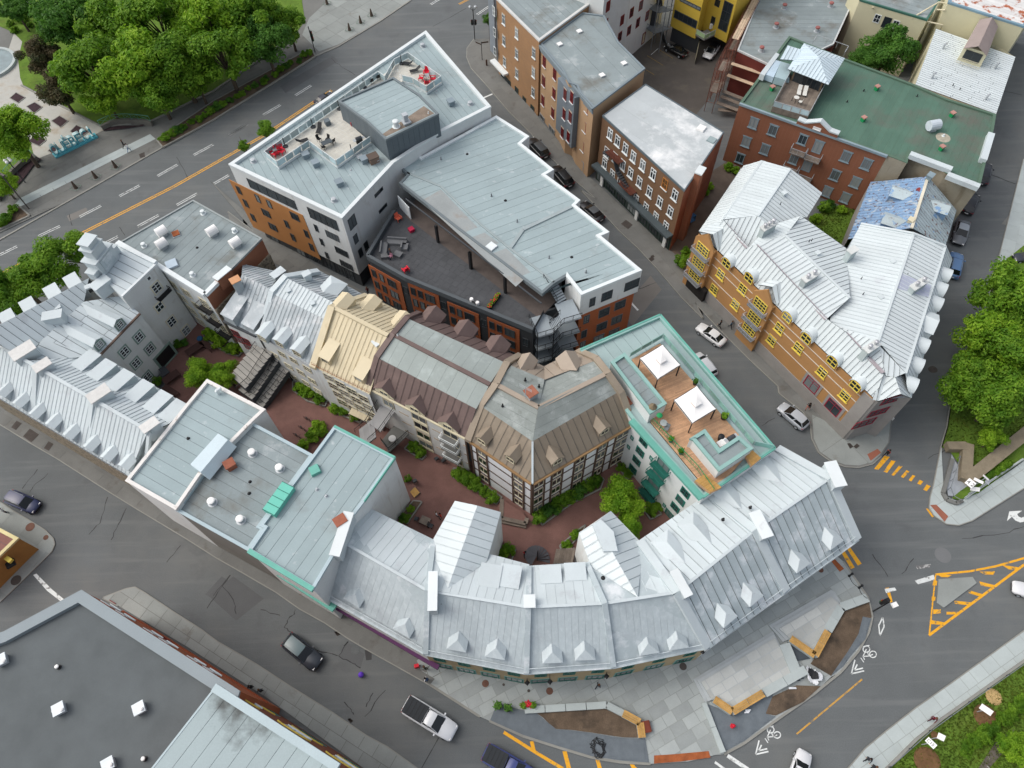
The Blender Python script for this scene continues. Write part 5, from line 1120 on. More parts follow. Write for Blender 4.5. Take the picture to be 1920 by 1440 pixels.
# ================================================================ tall white house with the ornate gable
KT = thing('belfry_house', 'tall white house with metal roof and an ornate stepped gable over the street', 'building', W1('K 700,900', 0))
KP_ = W('K 540,168 980,385 592,757 300,480', 13.5)
walls(KT, KP_, 0, white_st, drop=.05); slope(KT, 'K 540,168,13.6 980,385,13.45 592,757,13.45 300,480', tinwhite, .95, KP_[1] - KP_[0], rib=.05)
mb = MB(); mb.beam(KP_[0] + UP * .35, KP_[1] + UP * .35, .55, .5); mb.beam(KP_[1] + UP * .12, KP_[2] + UP * .12, .3, .3); mb.build('parapet', whitem, KT)
ks = Wl(KP_[1], KP_[2]); ST_w6 = dict(frame=whitem, glass=glass, nx=2, ny=3, fb=.08, trim=.12, trimm=creamfr, mu=.08); ST_w4 = dict(frame=whitem, glass=glass, nx=2, ny=2, fb=.08, trim=.12, trimm=creamfr, mu=.08)
ks.win(KT, 'K 895,550', .6, .65, dict(frame=whitem, glass=glass, fb=.08, trim=.12, trimm=white_st)); ks.win(KT, 'K 980,655 1150,1038 1312,1138', 1.25, 1.55, ST_w6); ks.win(KT, 'K 1013,872', 1.2, 1.35, ST_w4)
p = ks.at(S('K 1030,705')[0]); o = MB().ob(p - ks.u * 1.1 - UP * .5, ks.u * 2.2, ks.n * .7, UP * .1).build('balcony', black, KT); rail(o, [p - ks.u * 1.1 - UP * .4, p - ks.u * 1.1 - UP * .4 + ks.n * .7, p + ks.u * 1.1 - UP * .4 + ks.n * .7, p + ks.u * 1.1 - UP * .4], .6, black, 1.1, bars=.2)
be = (KP_[0] - KP_[3]).normalized(); rz_ = math.atan2(be.y, be.x); c0 = W1('K 415,405', 13.6)
o = MB().box(c0, 3.4, 1.9, 2.3, rz_).build('ornate_gable', tinwhite, KT)
MB().box(c0 + UP * 2.3, 3.8, 2.2, .2, rz_).box(c0 + UP * 2.5, 2.2, 1.6, 1.3, rz_).box(c0 + UP * 3.8, 2.5, 1.9, .18, rz_).box(c0 + UP * 3.98, 1.7, 1.4, .7, rz_).box(c0 + UP * 4.68, 2.0, 1.7, .16, rz_).build('stepped_top', tinwhite, o)
nb = V((be.y, -be.x, 0)); MB().ob(c0 + nb * .96 - be * 1.1 + UP * .3, be * 2.2, nb * .06, UP * 1.8).ob(c0 + nb * .98 - be * .6 + UP * .5, be * 1.2, nb * .07, UP * 1.2).build('relief_panel', tingrey, o)
for k in (-1, 1): MB().box(c0 + be * k * 2.1, .9, 1.2, 1.2, rz_).box(c0 + be * k * 2.1 + UP * 1.2, 1.1, 1.4, .15, rz_).build('scroll_pier', tinwhite, o)
chimney(KT, 'K 345,600', 13.3, 2.2, 1.3, .7, .9, tinwhite, tinwhite)

# ================================================================ white L-shaped house row on the left
AT = thing('white_dormer_house', 'white metal-roofed courtyard house with sage window frames at the left edge', 'building', W1('L 1200,600', 0))
plL, PL_ = slope(AT, 'L 1400,150,10.4 1005,562,10.4 415,415,12.3 840,30 1190,-25', tinwhite, .9, rib=.04, cross=3.4)
slope(AT, [V(plL.at(S('L 1005,562')[0])), V(plL.at(S('L 415,415')[0])), U(S('L 300,600')[0], 12.2)] + S('L 545,612'), tinwhite, .9, rib=.04)
slope(AT, [V(plL.at(S('L 415,415')[0])), V(plL.at(S('L 840,30')[0])), U(S('L 889,-205')[0], 13.2)] + S('L 0,262 -200,360 -200,520 0,465 270,600'), tinwhite, .9, rib=.04)
AE = [plL.at(S('L 1400,150')[0]), plL.at(S('L 1005,562')[0])]; A2 = AE[1] + (AE[1] - AE[0]).normalized() * 5
walls(AT, [AE[0], A2], 0, white_st, closed=False); aw = Wl(AE[0], AE[1]); MB().beam(AE[0] + UP * .1, AE[1] + UP * .1, .25, .2).build('gutter', M('dark_gutter', (104, 86, 76), .7), AT)
ST_sg = dict(frame=whitem, glass=glass, nx=2, ny=3, fb=.08, trim=.2, trimm=sagefr, mu=.08)
aw.win(AT, 'L 1387,382 1243,530 1497,500 1360,645 1475,780', 1.15, 1.35, ST_sg)
for s_ in ('L 1225,292', 'L 1025,490'): dormer(AT, plL, s_, 1.5, 1.3, 'gable', tinwhite, tinwhite, ST_sg, .45, .95, 1.0)
p = aw.at(S('L 1660,580')[0]); aw.put(AT, V((p.x, p.y, 1.5)), 3.4, 3.0, dict(frame=sagefr, glass=black, fb=.35), 'archway')
for s_ in ('e 55,945', 'e 205,858', 'e 378,758', 'e 522,680'):
    p = W1(s_, 12.98) - UP * 2.5; k = W1('e 640,655', 12) - W1('e 0,995', 12); rz = math.atan2(k.y, k.x); MB().box(p, 1.5, 2.6, 2.42, rz).build('dormer', tingrey, AT); n2 = V((-k.y, k.x, 0)).normalized(); kk = k.normalized()
    MB().prism([p + UP * 2.42 + kk * x + n2 * y for x, y in ((-.85, -1.4), (.85, -1.4), (.85, 1.4), (-.85, 1.4))], .08).build('dormer_roof', tinwhite, AT)
_a, _b = U(S('L 889,-205')[0], 13.15), U(S('L -200,360')[0], 13.15); _k = (_b - _a); _n = V((-_k.y, _k.x, 0)).normalized()
if _n.y < 0: _n = -_n
slope(AT, [_a, _b, _b + _n * 1.5 - UP * 3.4, _a + _n * 1.5 - UP * 3.4], tinwhite, .9, rib=.04); walls(AT, [_a + _n * 1.4 - UP * 3.4, _b + _n * 1.4 - UP * 3.4], 0, white_st, closed=False)
chimney(AT, 'L 520,165', 12.8, 2.2, 1.2, .8, .2, tinwhite, tinwhite); vent(AT, 'L 590,95', 12.9, 'box', .35, .4, tinwhite); vent(AT, 'L 280,350', 12.8, 'box', .3, .3, tinwhite); vent(AT, 'K 215,660', 12.8, 'box', .35, .3, tinwhite)
ST_T = thing('street_row_house', 'long white metal-roofed row with many small dormers along the lower left street', 'building', W1('i 300,600', 0))
plM, _ = slope(ST_T, 'L 0,468,13 1482,1320,13 i 920,742,8.5 0,188 -250,40 L -300,296', tinwhite, .6, rib=.05)
plN, _ = slope(ST_T, 'L 1482,1320,13 270,620,13 1005,565,9.6 1860,1055 1790,1200 1640,1272', tinwhite, .6, rib=.05)
MB().beam(W1('L -20,460', 13.1), W1('L 1482,1320', 13.1), .4, .2).build('ridge_cap', tinwhite, ST_T)
for s_ in ('L 345,690,13.3 330,1120,9.2', 'L 915,1005,13.3 862,1440,9.0'): rib(ST_T, s_, .65, .6, tinwhite)
i_g = W('i 1070,412,13.4 1048,600,10.5 925,745,8.7'); rib(ST_T, 'i 1070,412,13.4 1048,602,10.2 925,748,8.8', .5, .6, tinwhite); rib(ST_T, 'i 1070,412,13.4 1170,378,11.6 1335,222,9.8', .5, .6, tinwhite)
for s_ in ('i 52,188', 'i 168,262', 'i 285,338', 'i 402,410', 'i 528,488', 'i 672,572', 'i 798,645', 'i 925,705'): dormer(ST_T, plM, s_, 1.35, 1.25, 'gable', tingrey, tinwhite, None, .4)
for s_ in ('L 1010,600', 'L 1165,695', 'L 1345,795', 'L 1535,900', 'L 1715,1005', 'L 1868,1095'): dormer(ST_T, plN, s_, 1.7, 1.4, 'shed', tingrey, tinwhite, None, s=.12)
for s_, w_, d_ in (('L 225,520', 2.6, 1.6), ('L 420,665', 1.8, 1.2), ('L 985,950', 2.3, 1.4), ('L 1495,1265', 1.8, 1.1)): chimney(ST_T, s_, 12.6, w_, d_, .9, .75, tinwhite, M('stained_cap', (206, 206, 203), .6, .08, 2, .1, blots=(((184, 180, 176), 1.5, .66, .8),)))
sE = [U(S('i 920,742')[0], 8.4), U(S('i 0,188')[0], 8.4), U(S('i -250,40')[0], 8.4)]; walls(ST_T, sE, 0, rubble, closed=False)
rail(ST_T, [p + UP * .05 for p in sE[:2]], .75, midgrey, 1.0, bars=.35, name='snow_fence')
walls(ST_T, [U(S('L 1860,1055')[0], 9.4), U(S('L 1005,565')[0], 9.4)], 0, white_st, closed=False)
MB().add([W1('i 1070,412', 13), W1('i 925,745', 8.6), W1('i 1335,222', 9.5), V((W1('i 925,745', 8.6).x, W1('i 925,745', 8.6).y, 0)), V((W1('i 1335,222', 9.5).x, W1('i 1335,222', 9.5).y, 0))], [(0, 1, 3, 4, 2)]).build('gable_wall', tingrey, ST_T)

# ================================================================ three flat roofs along the lower street
F1 = thing('monitor_roof_block', 'pale flat-roofed block with a long white roof monitor', 'building', W1('i 1200,800', 0)); P1_ = W('i 1490,42 1908,258 1815,345 1440,725 1265,980 903,772 1340,222', 12.5)
flat(F1, P1_, white_st, roofgrey, M('chalk_parapet', (222, 220, 216), .7, .06, .8, .05, blots=(((158, 146, 134), .9, .6, .72),)), .35, .35, P1_[1] - P1_[0], 1.1)
a0, a1, a2, a3 = W('i 1370,655 1570,432 1640,478 1445,712', 13.3); bq = W('i 1510,768 1705,528', 12.15)
MB().add([a0, a1, a2, a3, bq[0], bq[1]] + [V((p.x, p.y, 12.1)) for p in (a0, a1)], [(0, 1, 2, 3), (3, 2, 5, 4), (0, 3, 4, 6), (1, 7, 5, 2), (0, 6, 7, 1)]).build('roof_monitor', M('pale_monitor', (196, 212, 218), .6, .04), F1)
vent(F1, 'i 1575,150', 12.15, 'goose', .2, .8, whitem); vent(F1, 'i 1357,470', 12.15, 'pipe', .12, .25, black)
F2 = thing('worn_grey_roof_block', 'worn grey flat-roofed block with mushroom vents between two paler roofs', 'building', W1('i 1600,1000', 0)); P2_ = W('j 245,335 715,585 580,770 335,1098 365,1112 250,1275 i 1265,985 1445,735', 11.9)
flat(F2, P2_, M('dull_wall', (128, 126, 120), .9), roofgrey2, M('pale_coping', (168, 186, 192), .6, .05), .3, .3, P2_[1] - P2_[0], 1.2)
vent(F2, 'j 285,580 482,690 202,1060 i 1532,932', 11.6, 'cyl', .36, .7, galv, canvas); vent(F2, 'j 265,782 i 1795,865', 11.6, 'pipe', .12, .2, black); chimney(F2, 'i 1650,650', 11.6, 1.0, .9, .9, .6, M('rusty_stack', (150, 92, 72), .8, .15, 2), M('rusty_stack', (150, 92, 72)))
F3 = thing('teal_trim_block', 'pale flat-roofed block with teal edging and a blank white side wall', 'building', W1('j 900,900', 0)); P3_ = W('j 870,380 1307,607 1085,922 1000,1032 870,1300 n 718,155 j 252,1275 365,1110 335,1096 580,770 715,590', 12.6)
flat(F3, P3_, white_st, roofgrey, M('pale_coping', (168, 186, 192)), .3, .3, P3_[2] - P3_[1], 1.15)
for a_, b_, w_ in ((0, 1, .3), (1, 2, .12), (5, 6, .5)): MB().beam(P3_[a_] + UP * .06, P3_[b_] + UP * .06, w_, .4).build('teal_coping', tealm, F3)
MB().beam(W1('n 480,20', 6), W1('n 880,280', 6), 1.2, .3).build('teal_shop_awning', tealm, F3)
vent(F3, 'j 735,705', 12.3, 'sky', .55, .5, tealm, tealm); q = W('j 538,800 395,1000', 13.1); bxm = MB(); bxm.beam(q[0], q[1], 1.5, .85); o = bxm.build('duct_housing', M('teal_panel', (110, 196, 178), .6, .05), F3)
for k in range(5): a = q[0].lerp(q[1], k / 4); d_ = (q[1] - q[0]).normalized(); MB().beam(a - d_ * .03 + UP * .03, a + d_ * .03 + UP * .03, 1.56, .06).build('duct_seam', tealframe, o)
vent(F3, 'j 815,885 748,838', 12.3, 'pipe', .12, .3, galv); chimney(F3, 'j 912,1058', 12.4, 1.1, .9, .8, .6, MATS['rusty_stack'], MATS['rusty_stack'])

# ================================================================ curved row round the plaza
RZ, EZ, IZ = 11.5, 6.8, 9.4
RID = [(641, 1015), (801, 1107), (990.6, 1138), (1134, 1131), (1270, 1110), (1416, 993), (1558, 895)]
OUTE = [(607, 1118), (798, 1227), (987, 1263), (1150.8, 1251.5), (1329, 1214), (1476, 1108), (1610, 1012)]
INE = [(690, 951), (813, 1011), (992, 1060.7), (1100, 1054), (1199, 1012.5), (1330, 925), (1458, 839)]
LAB = ['westernmost house of the curved row, pale metal roof beside the teal-edged block', 'curved row house with a courtyard wing, second from the west', 'curved row house in the middle of the plaza front with two small dormers', 'curved row house with the tilted courtyard wing', 'straight-seamed curved row house above the stepped plaza', 'end house of the curved row at the street corner']
RW = []
ST_shop = dict(frame=tealframe, glass=glass2, nx=3, fb=.12, trim=.12, trimm=M('sage_shop', (118, 156, 150), .7))
for k in range(6):
    t = thing('row_house', LAB[k], 'building', U(((RID[k][0] + RID[k + 1][0]) / 2, (RID[k][1] + RID[k + 1][1]) / 2), 0), 'houses of the curved row'); RW.append(t)
    fr = k < 4
    R0, R1 = U(RID[k], RZ), U(RID[k + 1], RZ); E0, E1 = U(OUTE[k], EZ), U(OUTE[k + 1], EZ); I0, I1 = U(INE[k], IZ), U(INE[k + 1], IZ)
    po, _ = slope(t, [R0, R1, E1, E0], brushed if fr else tingrey, .7 if fr else .95, rib=0 if fr else .06, gap=.02 if fr else .07, plane=None, sub=tingrey if fr else None)
    pi, _ = slope(t, [R1, R0, I0, I1], tinwhite, .9, rib=.03 if fr else .06, gap=.02 if fr else .07, sub=tingrey if fr else None)
    t['_po'] = 0; RW[k] = (t, po, pi)
    walls(t, [E0 - UP * .1, E1 - UP * .1], 0, buff if 1 <= k <= 3 else white_st, closed=False); walls(t, [I0 - UP * .1, I1 - UP * .1], 0, white_st, closed=False)
    rib(t, [RID[k] + (RZ + .12,), RID[k + 1] + (RZ + .12,)], .3, .2, tinwhite, 'ridge_cap')
    MB().beam(E0 + UP * .02, E1 + UP * .02, .25, .2).build('gutter', tingrey, t)
    wl = Wl(E0, E1)
    if 1 <= k <= 3:
        L = (E1 - E0).length; n = int(L / 2.6)
        for j in range(n):
            f = (j + .5) / n; c = E0.lerp(E1, f); wl.put(t, V((c.x, c.y, 5.2)), 1.1, 1.5, ST_teal)
            wl.put(t, V((c.x, c.y, 1.6)), 1.9, 2.2, ST_shop, 'shop_window')
    q = [E0.lerp(E1, f) + (R0.lerp(R1, f) - E0.lerp(E1, f)) * .06 for f in (0.03, .97)]
    rail(t, q, .35, tinwhite, .9, name='snow_guard')
    del t['_po']
for k in range(1, 6):
    rib(RW[k - 1][0] if k < 6 else RW[5][0], [INE[k] + (IZ + .35,), RID[k] + (RZ + .4,), OUTE[k] + (EZ + .3,)], .55 if k < 4 else .95, .6, tingrey if k < 4 else tinwhite)
rib(RW[5][0], [INE[6] + (IZ + .35,), RID[6] + (RZ + .4,), OUTE[6] + (EZ + .3,)], .95, .6, tinwhite)
for k, s_, w_, d_ in ((0, 'j 925,1155', 5.4, 1.1), (1, 'n 1580,165', 4.4, .9), (2, 'o 548,240', 1.15, 1.3), (3, 'o 1640,110', 3.2, .9), (4, 'l 393,878', 3.3, 1.3), (5, 'l 825,585', 3.3, 1.4)):
    a = U(RID[k if k < 4 else k], 0); b = U(OUTE[k], 0); d = b - a
    if k >= 3: d = U(OUTE[k + 1], 0) - U(RID[k + 1], 0)
    if k == 2: d = V((1, 0, 0))
    chimney(RW[k][0], s_, 12.4 if k == 0 else 11.4, w_ * .85, d_ * .85, .7, math.atan2(d.y, d.x), tinwhite, whitem)
e_ = [U(INE[6], IZ), U(RID[6], RZ), U(OUTE[6], EZ)]; MB().poly(e_ + [V((e_[2].x, e_[2].y, 0)), V((e_[0].x, e_[0].y, 0))]).build('gable_wall', white_st, RW[5][0])
for k, s_ in ((0, 'n 1010,262'), (0, 'n 1365,478'), (1, 'n 1755,600'), (1, 'o 302,655'), (2, 'o 713,688'), (2, 'o 945,668'), (3, 'o 1402,625'), (3, 'o 1612,588')): dormer(RW[k][0], RW[k][1], s_, 1.8, .95, 'hip', brushed, brushed, None, .55)
for k, s_ in ((4, 'p 200,600'), (4, 'p 350,480'), (5, 'p 620,290'), (5, 'p 812,158')): dormer(RW[k][0], RW[k][1], s_, 1.75, .95, 'hip', tingrey, tinwhite, None, .6)
for k, s_ in ((1, 'k 280,1395'), (1, 'k 420,1400'), (2, 'k 695,1405'), (2, 'k 870,1385')): dormer(RW[k][0], RW[k][2], s_, 2.0, .7, 'shed', tingrey, tinwhite, None, s=.05)
for k, s_ in ((4, 'k 1480,1190'), (4, 'k 1665,1060'), (5, 'l 365,520'), (5, 'l 140,665')): dormer(RW[k][0], RW[k][2], s_, 2.2, .7, 'hip', tinwhite, tinwhite, None, .5)
vent(RW[2][0], 'o 1078,72', 11.3, 'pipe', .12, .4, black); vent(RW[5][0], 'l 330,780', 11.2, 'pipe', .1, .4, black); vent(RW[4][0], 'l 172,850', 11.2, 'pipe', .1, .4, black); vent(RW[1][0], 'n 1645,262', 10.3, 'pipe', .1, .4, black)
# courtyard wings
w1 = RW[1][0]; slope(w1, 'w 895,948,11.0 838,1108,11.5 793,1045,9.7 853,939', tinbright, .9, rib=.05, sub=tingrey); slope(w1, 'w 838,1108,11.5 895,948,11.0 939,960,9.8 913,1052', tinwhite, .9, rib=.05, sub=tingrey)
Pq = W('w 793,1045 853,939 939,960 913,1052', 9.7); walls(w1, Pq, 0, white_st, closed=False); g_ = W('w 895,948', 10.9) + Pq[1:3]; MB().poly([g_[1], g_[2], g_[0]]).build('gable', white_st, w1)
w3 = RW[3][0]; slope(w3, 'w 1117,979,11.2 1196,1120,11.6 1108,1062,9.7 1085.7,999', tinbright, .9, rib=.05, sub=tingrey); slope(w3, 'w 1196,1120,11.6 1117,979,11.2 1145,958,9.8 1205,1020', tinwhite, .9, rib=.05, sub=tingrey)
Pq = W('w 1108,1062 1085.7,999 1145,958 1205,1020', 9.7); walls(w3, Pq, 0, white_st, closed=False); g_ = W('w 1117,979', 11.1) + Pq[1:3]; MB().poly([g_[1], g_[2], g_[0]]).build('gable', white_st, w3)
MB().prism(W('k 1000,1100 1060,1062 1150,1150 1180,1290 1080,1290', 10.95), .5).build('roof_hatch', tinwhite, w3)
P = W('n 880,278 1620,715', 3.4); MB().beam(P[0], P[1], .5, .45).build('purple_fascia', purple, RW[0][0])

# ================================================================ lower left corner
BL = thing('gravel_roof_building', 'large dark gravel-roofed building with a wide grey parapet and orange wall', 'building', W1('m 600,800', 0)); PBL = W('m -500,650 30,457 585,160 1722,886 1560,1500 -500,1750', 13.0)
flat(BL, PBL, redwall, gravelroof, M('bluegrey_parapet', (138, 149, 154), .6, .04), .55, 1.05, None)
bw = Wl(PBL[2], PBL[3]); bw.win(BL, 'm 790,272 895,342 1095,468 1205,540 1408,668 1520,742', 1.3, 2.0, dict(frame=whitem, glass=glass2, nx=2, ny=2, fb=.1, sill=whitem)); bw.win(BL, 'm 840,262 1180,505', .9, 2.2, dict(frame=redframe, glass=glass, fb=.1))
for z_ in (4.2,): bw.slab(BL, 'string_course', *sorted((bw.uw(PBL[2]), bw.uw(PBL[3]))), z_, z_ + .3, .08, M('dark_red_trim', (150, 70, 40), .8))
Zg = 12.47
for s_, kind in (('m 30,670', 'b'), ('m 425,715', 'c'), ('m 445,1020', 'b2'), ('m 1020,1015', 'b'), ('m 800,1415', 'b2'), ('m 1045,1375', 'c')):
    if kind == 'c': vent(BL, s_, Zg, 'cyl', .16, .5, black, canvas)
    else: vent(BL, s_, Zg, 'box', .5, .7, galv, M('bright_galv', (214, 222, 226), .4)); MB().lathe(W1(s_, Zg + .72), [(.16, 0), (.16, .15), (.05, .2)], 10).build('vent_knob', canvas, BL)
vent(BL, 'm 395,1030 770,1425', Zg, 'goose', .18, .3, galv)
B2_ = thing('pale_parapet_building', 'pale worn flat roof above a red wall with yellow arched windows at the bottom left', 'building', W1('n 300,1200', 0)); PB2 = W('m 1545,862 n 900,1440 1200,1640 700,1900 -600,1900 m 1000,1560', 18.0)
flat(B2_, PB2, M('brick_red_wall', (128, 74, 54), .8, .1, .5, .05), M('pale_worn_roof', (160, 174, 176), .8, .06, .25, .06, obj=.03, blots=(((92, 96, 95), .1, .52, .64),)), M('pale_parapet', (176, 192, 196), .6, .04), .06, .12, PB2[0] - PB2[5], 1.3); MB().beam(PB2[0] + UP * .3, PB2[1] + UP * .3, .7, .5, 0, 0).build('parapet', MATS['pale_parapet'], B2_)
b2w = Wl(PB2[0], PB2[1])
for s_ in ('n 320,985', 'n 690,1215', 'n 1010,1425'):
    p = b2w.at(S(s_)[0]); p.z = 9.0; b2w.put(B2_, p, 2.6, 1.8, dict(frame=whitem, glass=glass, nx=3, fb=.1, sill=whitem), 'arched_window'); p2 = V(p); p2.z = 4.0; b2w.put(B2_, p2, 3.2, 2.4, ST_shop, 'shop_window')
    for zz in (10.0, 5.2):
        mb = MB(); pv = None
        for i in range(9):
            an = math.pi * i / 8; r0, r1 = 1.8, 1.95; c = V((p.x, p.y, zz)); a = c + b2w.u * math.cos(an) * r0 + UP * math.sin(an) * .7; b = c + b2w.u * math.cos(an) * r1 + UP * (math.sin(an) * .7 + .25 * math.sin(an))
            if pv: mb.add([pv[0], a, b, pv[1]] + [q + b2w.n * .12 for q in (pv[0], a, b, pv[1])], [(4, 5, 6, 7), (0, 1, 5, 4), (2, 3, 7, 6)])
            pv = (a, b)
        mb.build('yellow_arch', yelframe, B2_)
for s_ in ('n 560,1075', 'n 610,1090', 'n 905,1310', 'n 960,1315'): p = b2w.at(S(s_)[0]); MB().tube(p, p + b2w.n * .9, .03, 6).build('sign_bracket', galv, B2_)
CL = thing('corner_shop', 'corner of a small orange-roofed shop with yellow trim at the left edge', 'building', W1('i 50,1300', 0)); PC = W('i -250,985 130,1185 -10,1320 -250,1560', 4.3)
flat(CL, PC, M('orange_shop', (160, 118, 66), .8, .12, .5), M('rust_roof', (132, 94, 86), .9, .15, .6, .1), M('cream_trim', (200, 188, 140), .7), .1, .35, PC[1] - PC[0], .8)
MB().beam(W1('i 0,1300', 3.4), W1('i 75,1350', 3.4), .5, .4).build('yellow_canopy', yelframe, CL); MB().beam(W1('i 40,1385', 2.6), W1('i 100,1350', 2.6), .9, .3).build('dark_canopy', black, CL)
# ================================================================ brown corner building and tan building (north side of the side street)
BR = thing('mottled_brick_building', 'mottled brown brick corner building with white windows and dark green shopfronts', 'building', W1('c 480,800', 0)); PBR = W('c 308,-15 618,292 1015,0 900,-200 500,-260', 14.4)
flat(BR, PBR, mixbrick, roofgrey2, M('pale_cornice', (206, 208, 206), .6), .35, .4, PBR[1] - PBR[0], 1.2)
brw = Wl(PBR[0], PBR[1]); ST_ww = dict(frame=whitem, glass=glass2, nx=2, zs=[.62], fb=.09, sill=whitem, lintel=M('stone_lintel', (176, 166, 150), .8))
brw.win(BR, 'c 363,140 365,292 370,445 457,240 457,388 458,530 580,382 578,522 575,665', .95, 1.75, ST_ww)
ST_gr2 = dict(frame=M('bottle_green', (38, 58, 50), .6), glass=glass, nx=2, ny=2, fb=.12); ST_gr4 = dict(ST_gr2, nx=4)
brw.win(BR, 'c 457,680 512,750 570,812', 1.2, 3.0, ST_gr2, 'shop_window'); brw.winq(BR, 'c 345,520 418,590 412,690 345,620', ST_gr4, 'shop_window')
p = brw.at(S('c 345,470')[0]); brw.slab(BR, 'white_awning', brw.uw(p) - 2.6, brw.uw(p) + 2.4, p.z - .35, p.z, 1.0, whitem)
u_ = brw.uw(PBR[0]); brw.slab(BR, 'grey_corner_bay', u_ - 2.2 if brw.uw(PBR[1]) > u_ else u_ + .2, u_ if brw.uw(PBR[1]) > u_ else u_ + 2.2, 3.6, 14.2, .4, M('bay_grey', (132, 140, 148), .6))
b2 = Wl(PBR[0], PBR[1], .41); b2.win(BR, 'c 292,80 298,232 301,370', .9, 1.7, dict(frame=whitem, glass=glass2, nx=1, ny=2, fb=.1))
TN = thing('tan_brick_building', 'tan brick building with dark red windows and a grey bay, beside the mottled brick corner', 'building', W1('c 800,1000', 0)); PTN = W('c 630,312 930,88 1085,108 1190,300 1380,490 1012,772 915,668 890,612 832,592 790,505', 13.8)
flat(TN, PTN, tanbrick, roofgrey2, M('grey_cornice', (122, 134, 140), .6, .06), .2, .25, PTN[4] - PTN[3], 2.6)
tnw = Wl(PTN[0], PTN[5], .03)
for k, (dz, d) in enumerate(((.15, .35), (.55, .25), (.95, .12))): tnw.slab(TN, 'cornice', *sorted((tnw.uw(PTN[0]), tnw.uw(PTN[5]))), 13.8 - dz - .3, 13.8 - dz, d, MATS['grey_cornice'])
ST_rd = dict(frame=redframe, glass=glassmat('red_glass', (70, 26, 28), (96, 66, 62), .6), nx=2, zs=[.66], fb=.1, sill=whitem, lintel=MATS['stone_lintel'])
tnw.win(TN, 'c 655,442 650,582 645,722 730,532 725,672 716,812 960,772 945,912 930,1052', .95, 1.9, ST_rd)
bu = sorted((tnw.uw(PTN[9]), tnw.uw(PTN[6]))); b_ = tnw.slab(TN, 'grey_bay', bu[0] + .2, bu[1] - .3, 3.4, 13.0, 1.0, M('bay_metal', (112, 122, 130), .6))
tb_ = Wl(PTN[0], PTN[5], 1.04); tb_.win(TN, 'c 805,680 853,700 798,822 842,842 785,955 828,985', .85, 1.9, ST_rd)
for s_, w_ in (('c 640,880', 1.8), ('c 708,965', 2.2), ('c 808,1085', 2.0), ('c 915,1195', 2.2)): tnw.win(TN, s_, w_, 3.0, dict(frame=stonegrey, glass=glass, nx=2, ny=2, fb=.2), 'shop_window')
vent(TN, 'c 907,232 765,325 1070,548 1228,462', 13.6, 'sky', .42, .3, galv, canvas)
# ================================================================ dark brick building with white coated roof
WBP = W('c 1075,830 1385,604 1948,950 1665,1370', 12.5)
WB = thing('white_roof_brick_building', 'dark brown brick building with a plain white coated roof and rows of white windows', 'building', W1('v 500,1000', 0))
flat(WB, WBP, brownbrick, roofwhite, M('slate_edge', (92, 104, 110), .6), .12, .12, WBP[2] - WBP[1], 3.0, gap=.012, sub=roofwhite)
wbw = Wl(WBP[0], WBP[3]); ST_wt = dict(frame=whitem, glass=glass, nx=2, zs=[.66], fb=.13, mu=.13, sill=whitem, d=.08)
wbw.win(WB, 'v 228,262 300,328 376,402 452,480 542,562 642,650 852,850 195,440 275,492 350,560 425,636 511,725 607,820 707,918 808,1010 175,545 250,655 325,702 478,890 573,975 668,1065 764,1155', 1.15, 1.85, ST_wt)
wbw.win(WB, 'v 755,745', 1.15, 1.85, dict(frame=M('boarded', (168, 112, 56), .8, .2, 2), glass=M('board_dark', (90, 66, 40), .9), nx=2, ny=2, fb=.14, sill=whitem))
wbs = Wl(WBP[3], WBP[2], .02); us_ = sorted((wbs.uw(WBP[3]), wbs.uw(WBP[2]))); wbs.slab(WB, 'red_brick_flank', us_[0], us_[1], 0, 12.3, .03, M('flank_brick', (140, 84, 62), .9, .15, .6, .1, blots=(((170, 140, 120), .5, .6, .8),)))
fu = wbs.uw(WBP[3]) + (1 if wbs.uw(WBP[2]) > wbs.uw(WBP[3]) else -1) * 3.6; wbs.slab(WB, 'chimney_stack', fu - .7, fu + .7, 0, 13.4, .95, redbrick); wbs.slab(WB, 'chimney_cap', fu - .85, fu + .85, 13.4, 13.6, 1.1, whitem)
u0, u1 = sorted((wbw.uw(WBP[0]), wbw.uw(WBP[3]))); wbw.slab(WB, 'shop_canopy', u0, u1, 3.2, 3.6, 1.2, M('canopy_slate', (74, 84, 88), .6)); wbw.slab(WB, 'shopfront', u0 + .1, u1 - .1, .1, 3.2, .06, M('shop_dark', (50, 62, 60), .3, .1, 1))
for k in range(7): f = u0 + (u1 - u0) * (k + .5) / 7; wbw.put(WB, wbw.o + wbw.u * f + UP * 1.6 + wbw.n * .07, (u1 - u0) / 7 * .8, 2.6, dict(ST_gr2, nx=3), 'shop_window')
for f in (.06, .42, .9): wbw.slab(WB, 'white_pier', u0 + (u1 - u0) * f - .3, u0 + (u1 - u0) * f + .3, .1, 3.6, .35, white_st)
vent(WB, 'v 1105,215', 12.4, 'sky', .6, .3, canvas, canvas, 0.9); vent(WB, 'v 1205,325', 12.4, 'sky', .6, .2, M('hatch_grey', (150, 166, 168)), MATS['hatch_grey'], .9); 
fe = [wbw.at(p) + wbw.n * .6 for p in S('v 200,420 300,470 330,610 420,770')]
for i, (a, b) in enumerate(zip(fe, fe[1:])): stairs(WB, b if b.z < a.z else a, a if b.z < a.z else b, .7, darkgrey, name='fire_escape_flight')
for p in (fe[1], fe[3]): o = MB().ob(p - wbw.u * 1.6 - wbw.n * .6, wbw.u * 3.2, wbw.n * 1.2, UP * .1).build('fire_escape_landing', M('rust_iron', (96, 56, 44), .8), WB); rail(o, [p - wbw.u * 1.6 + wbw.n * .6, p + wbw.u * 1.6 + wbw.n * .6], 1.0, MATS['rust_iron'], 1.0, bars=.2)

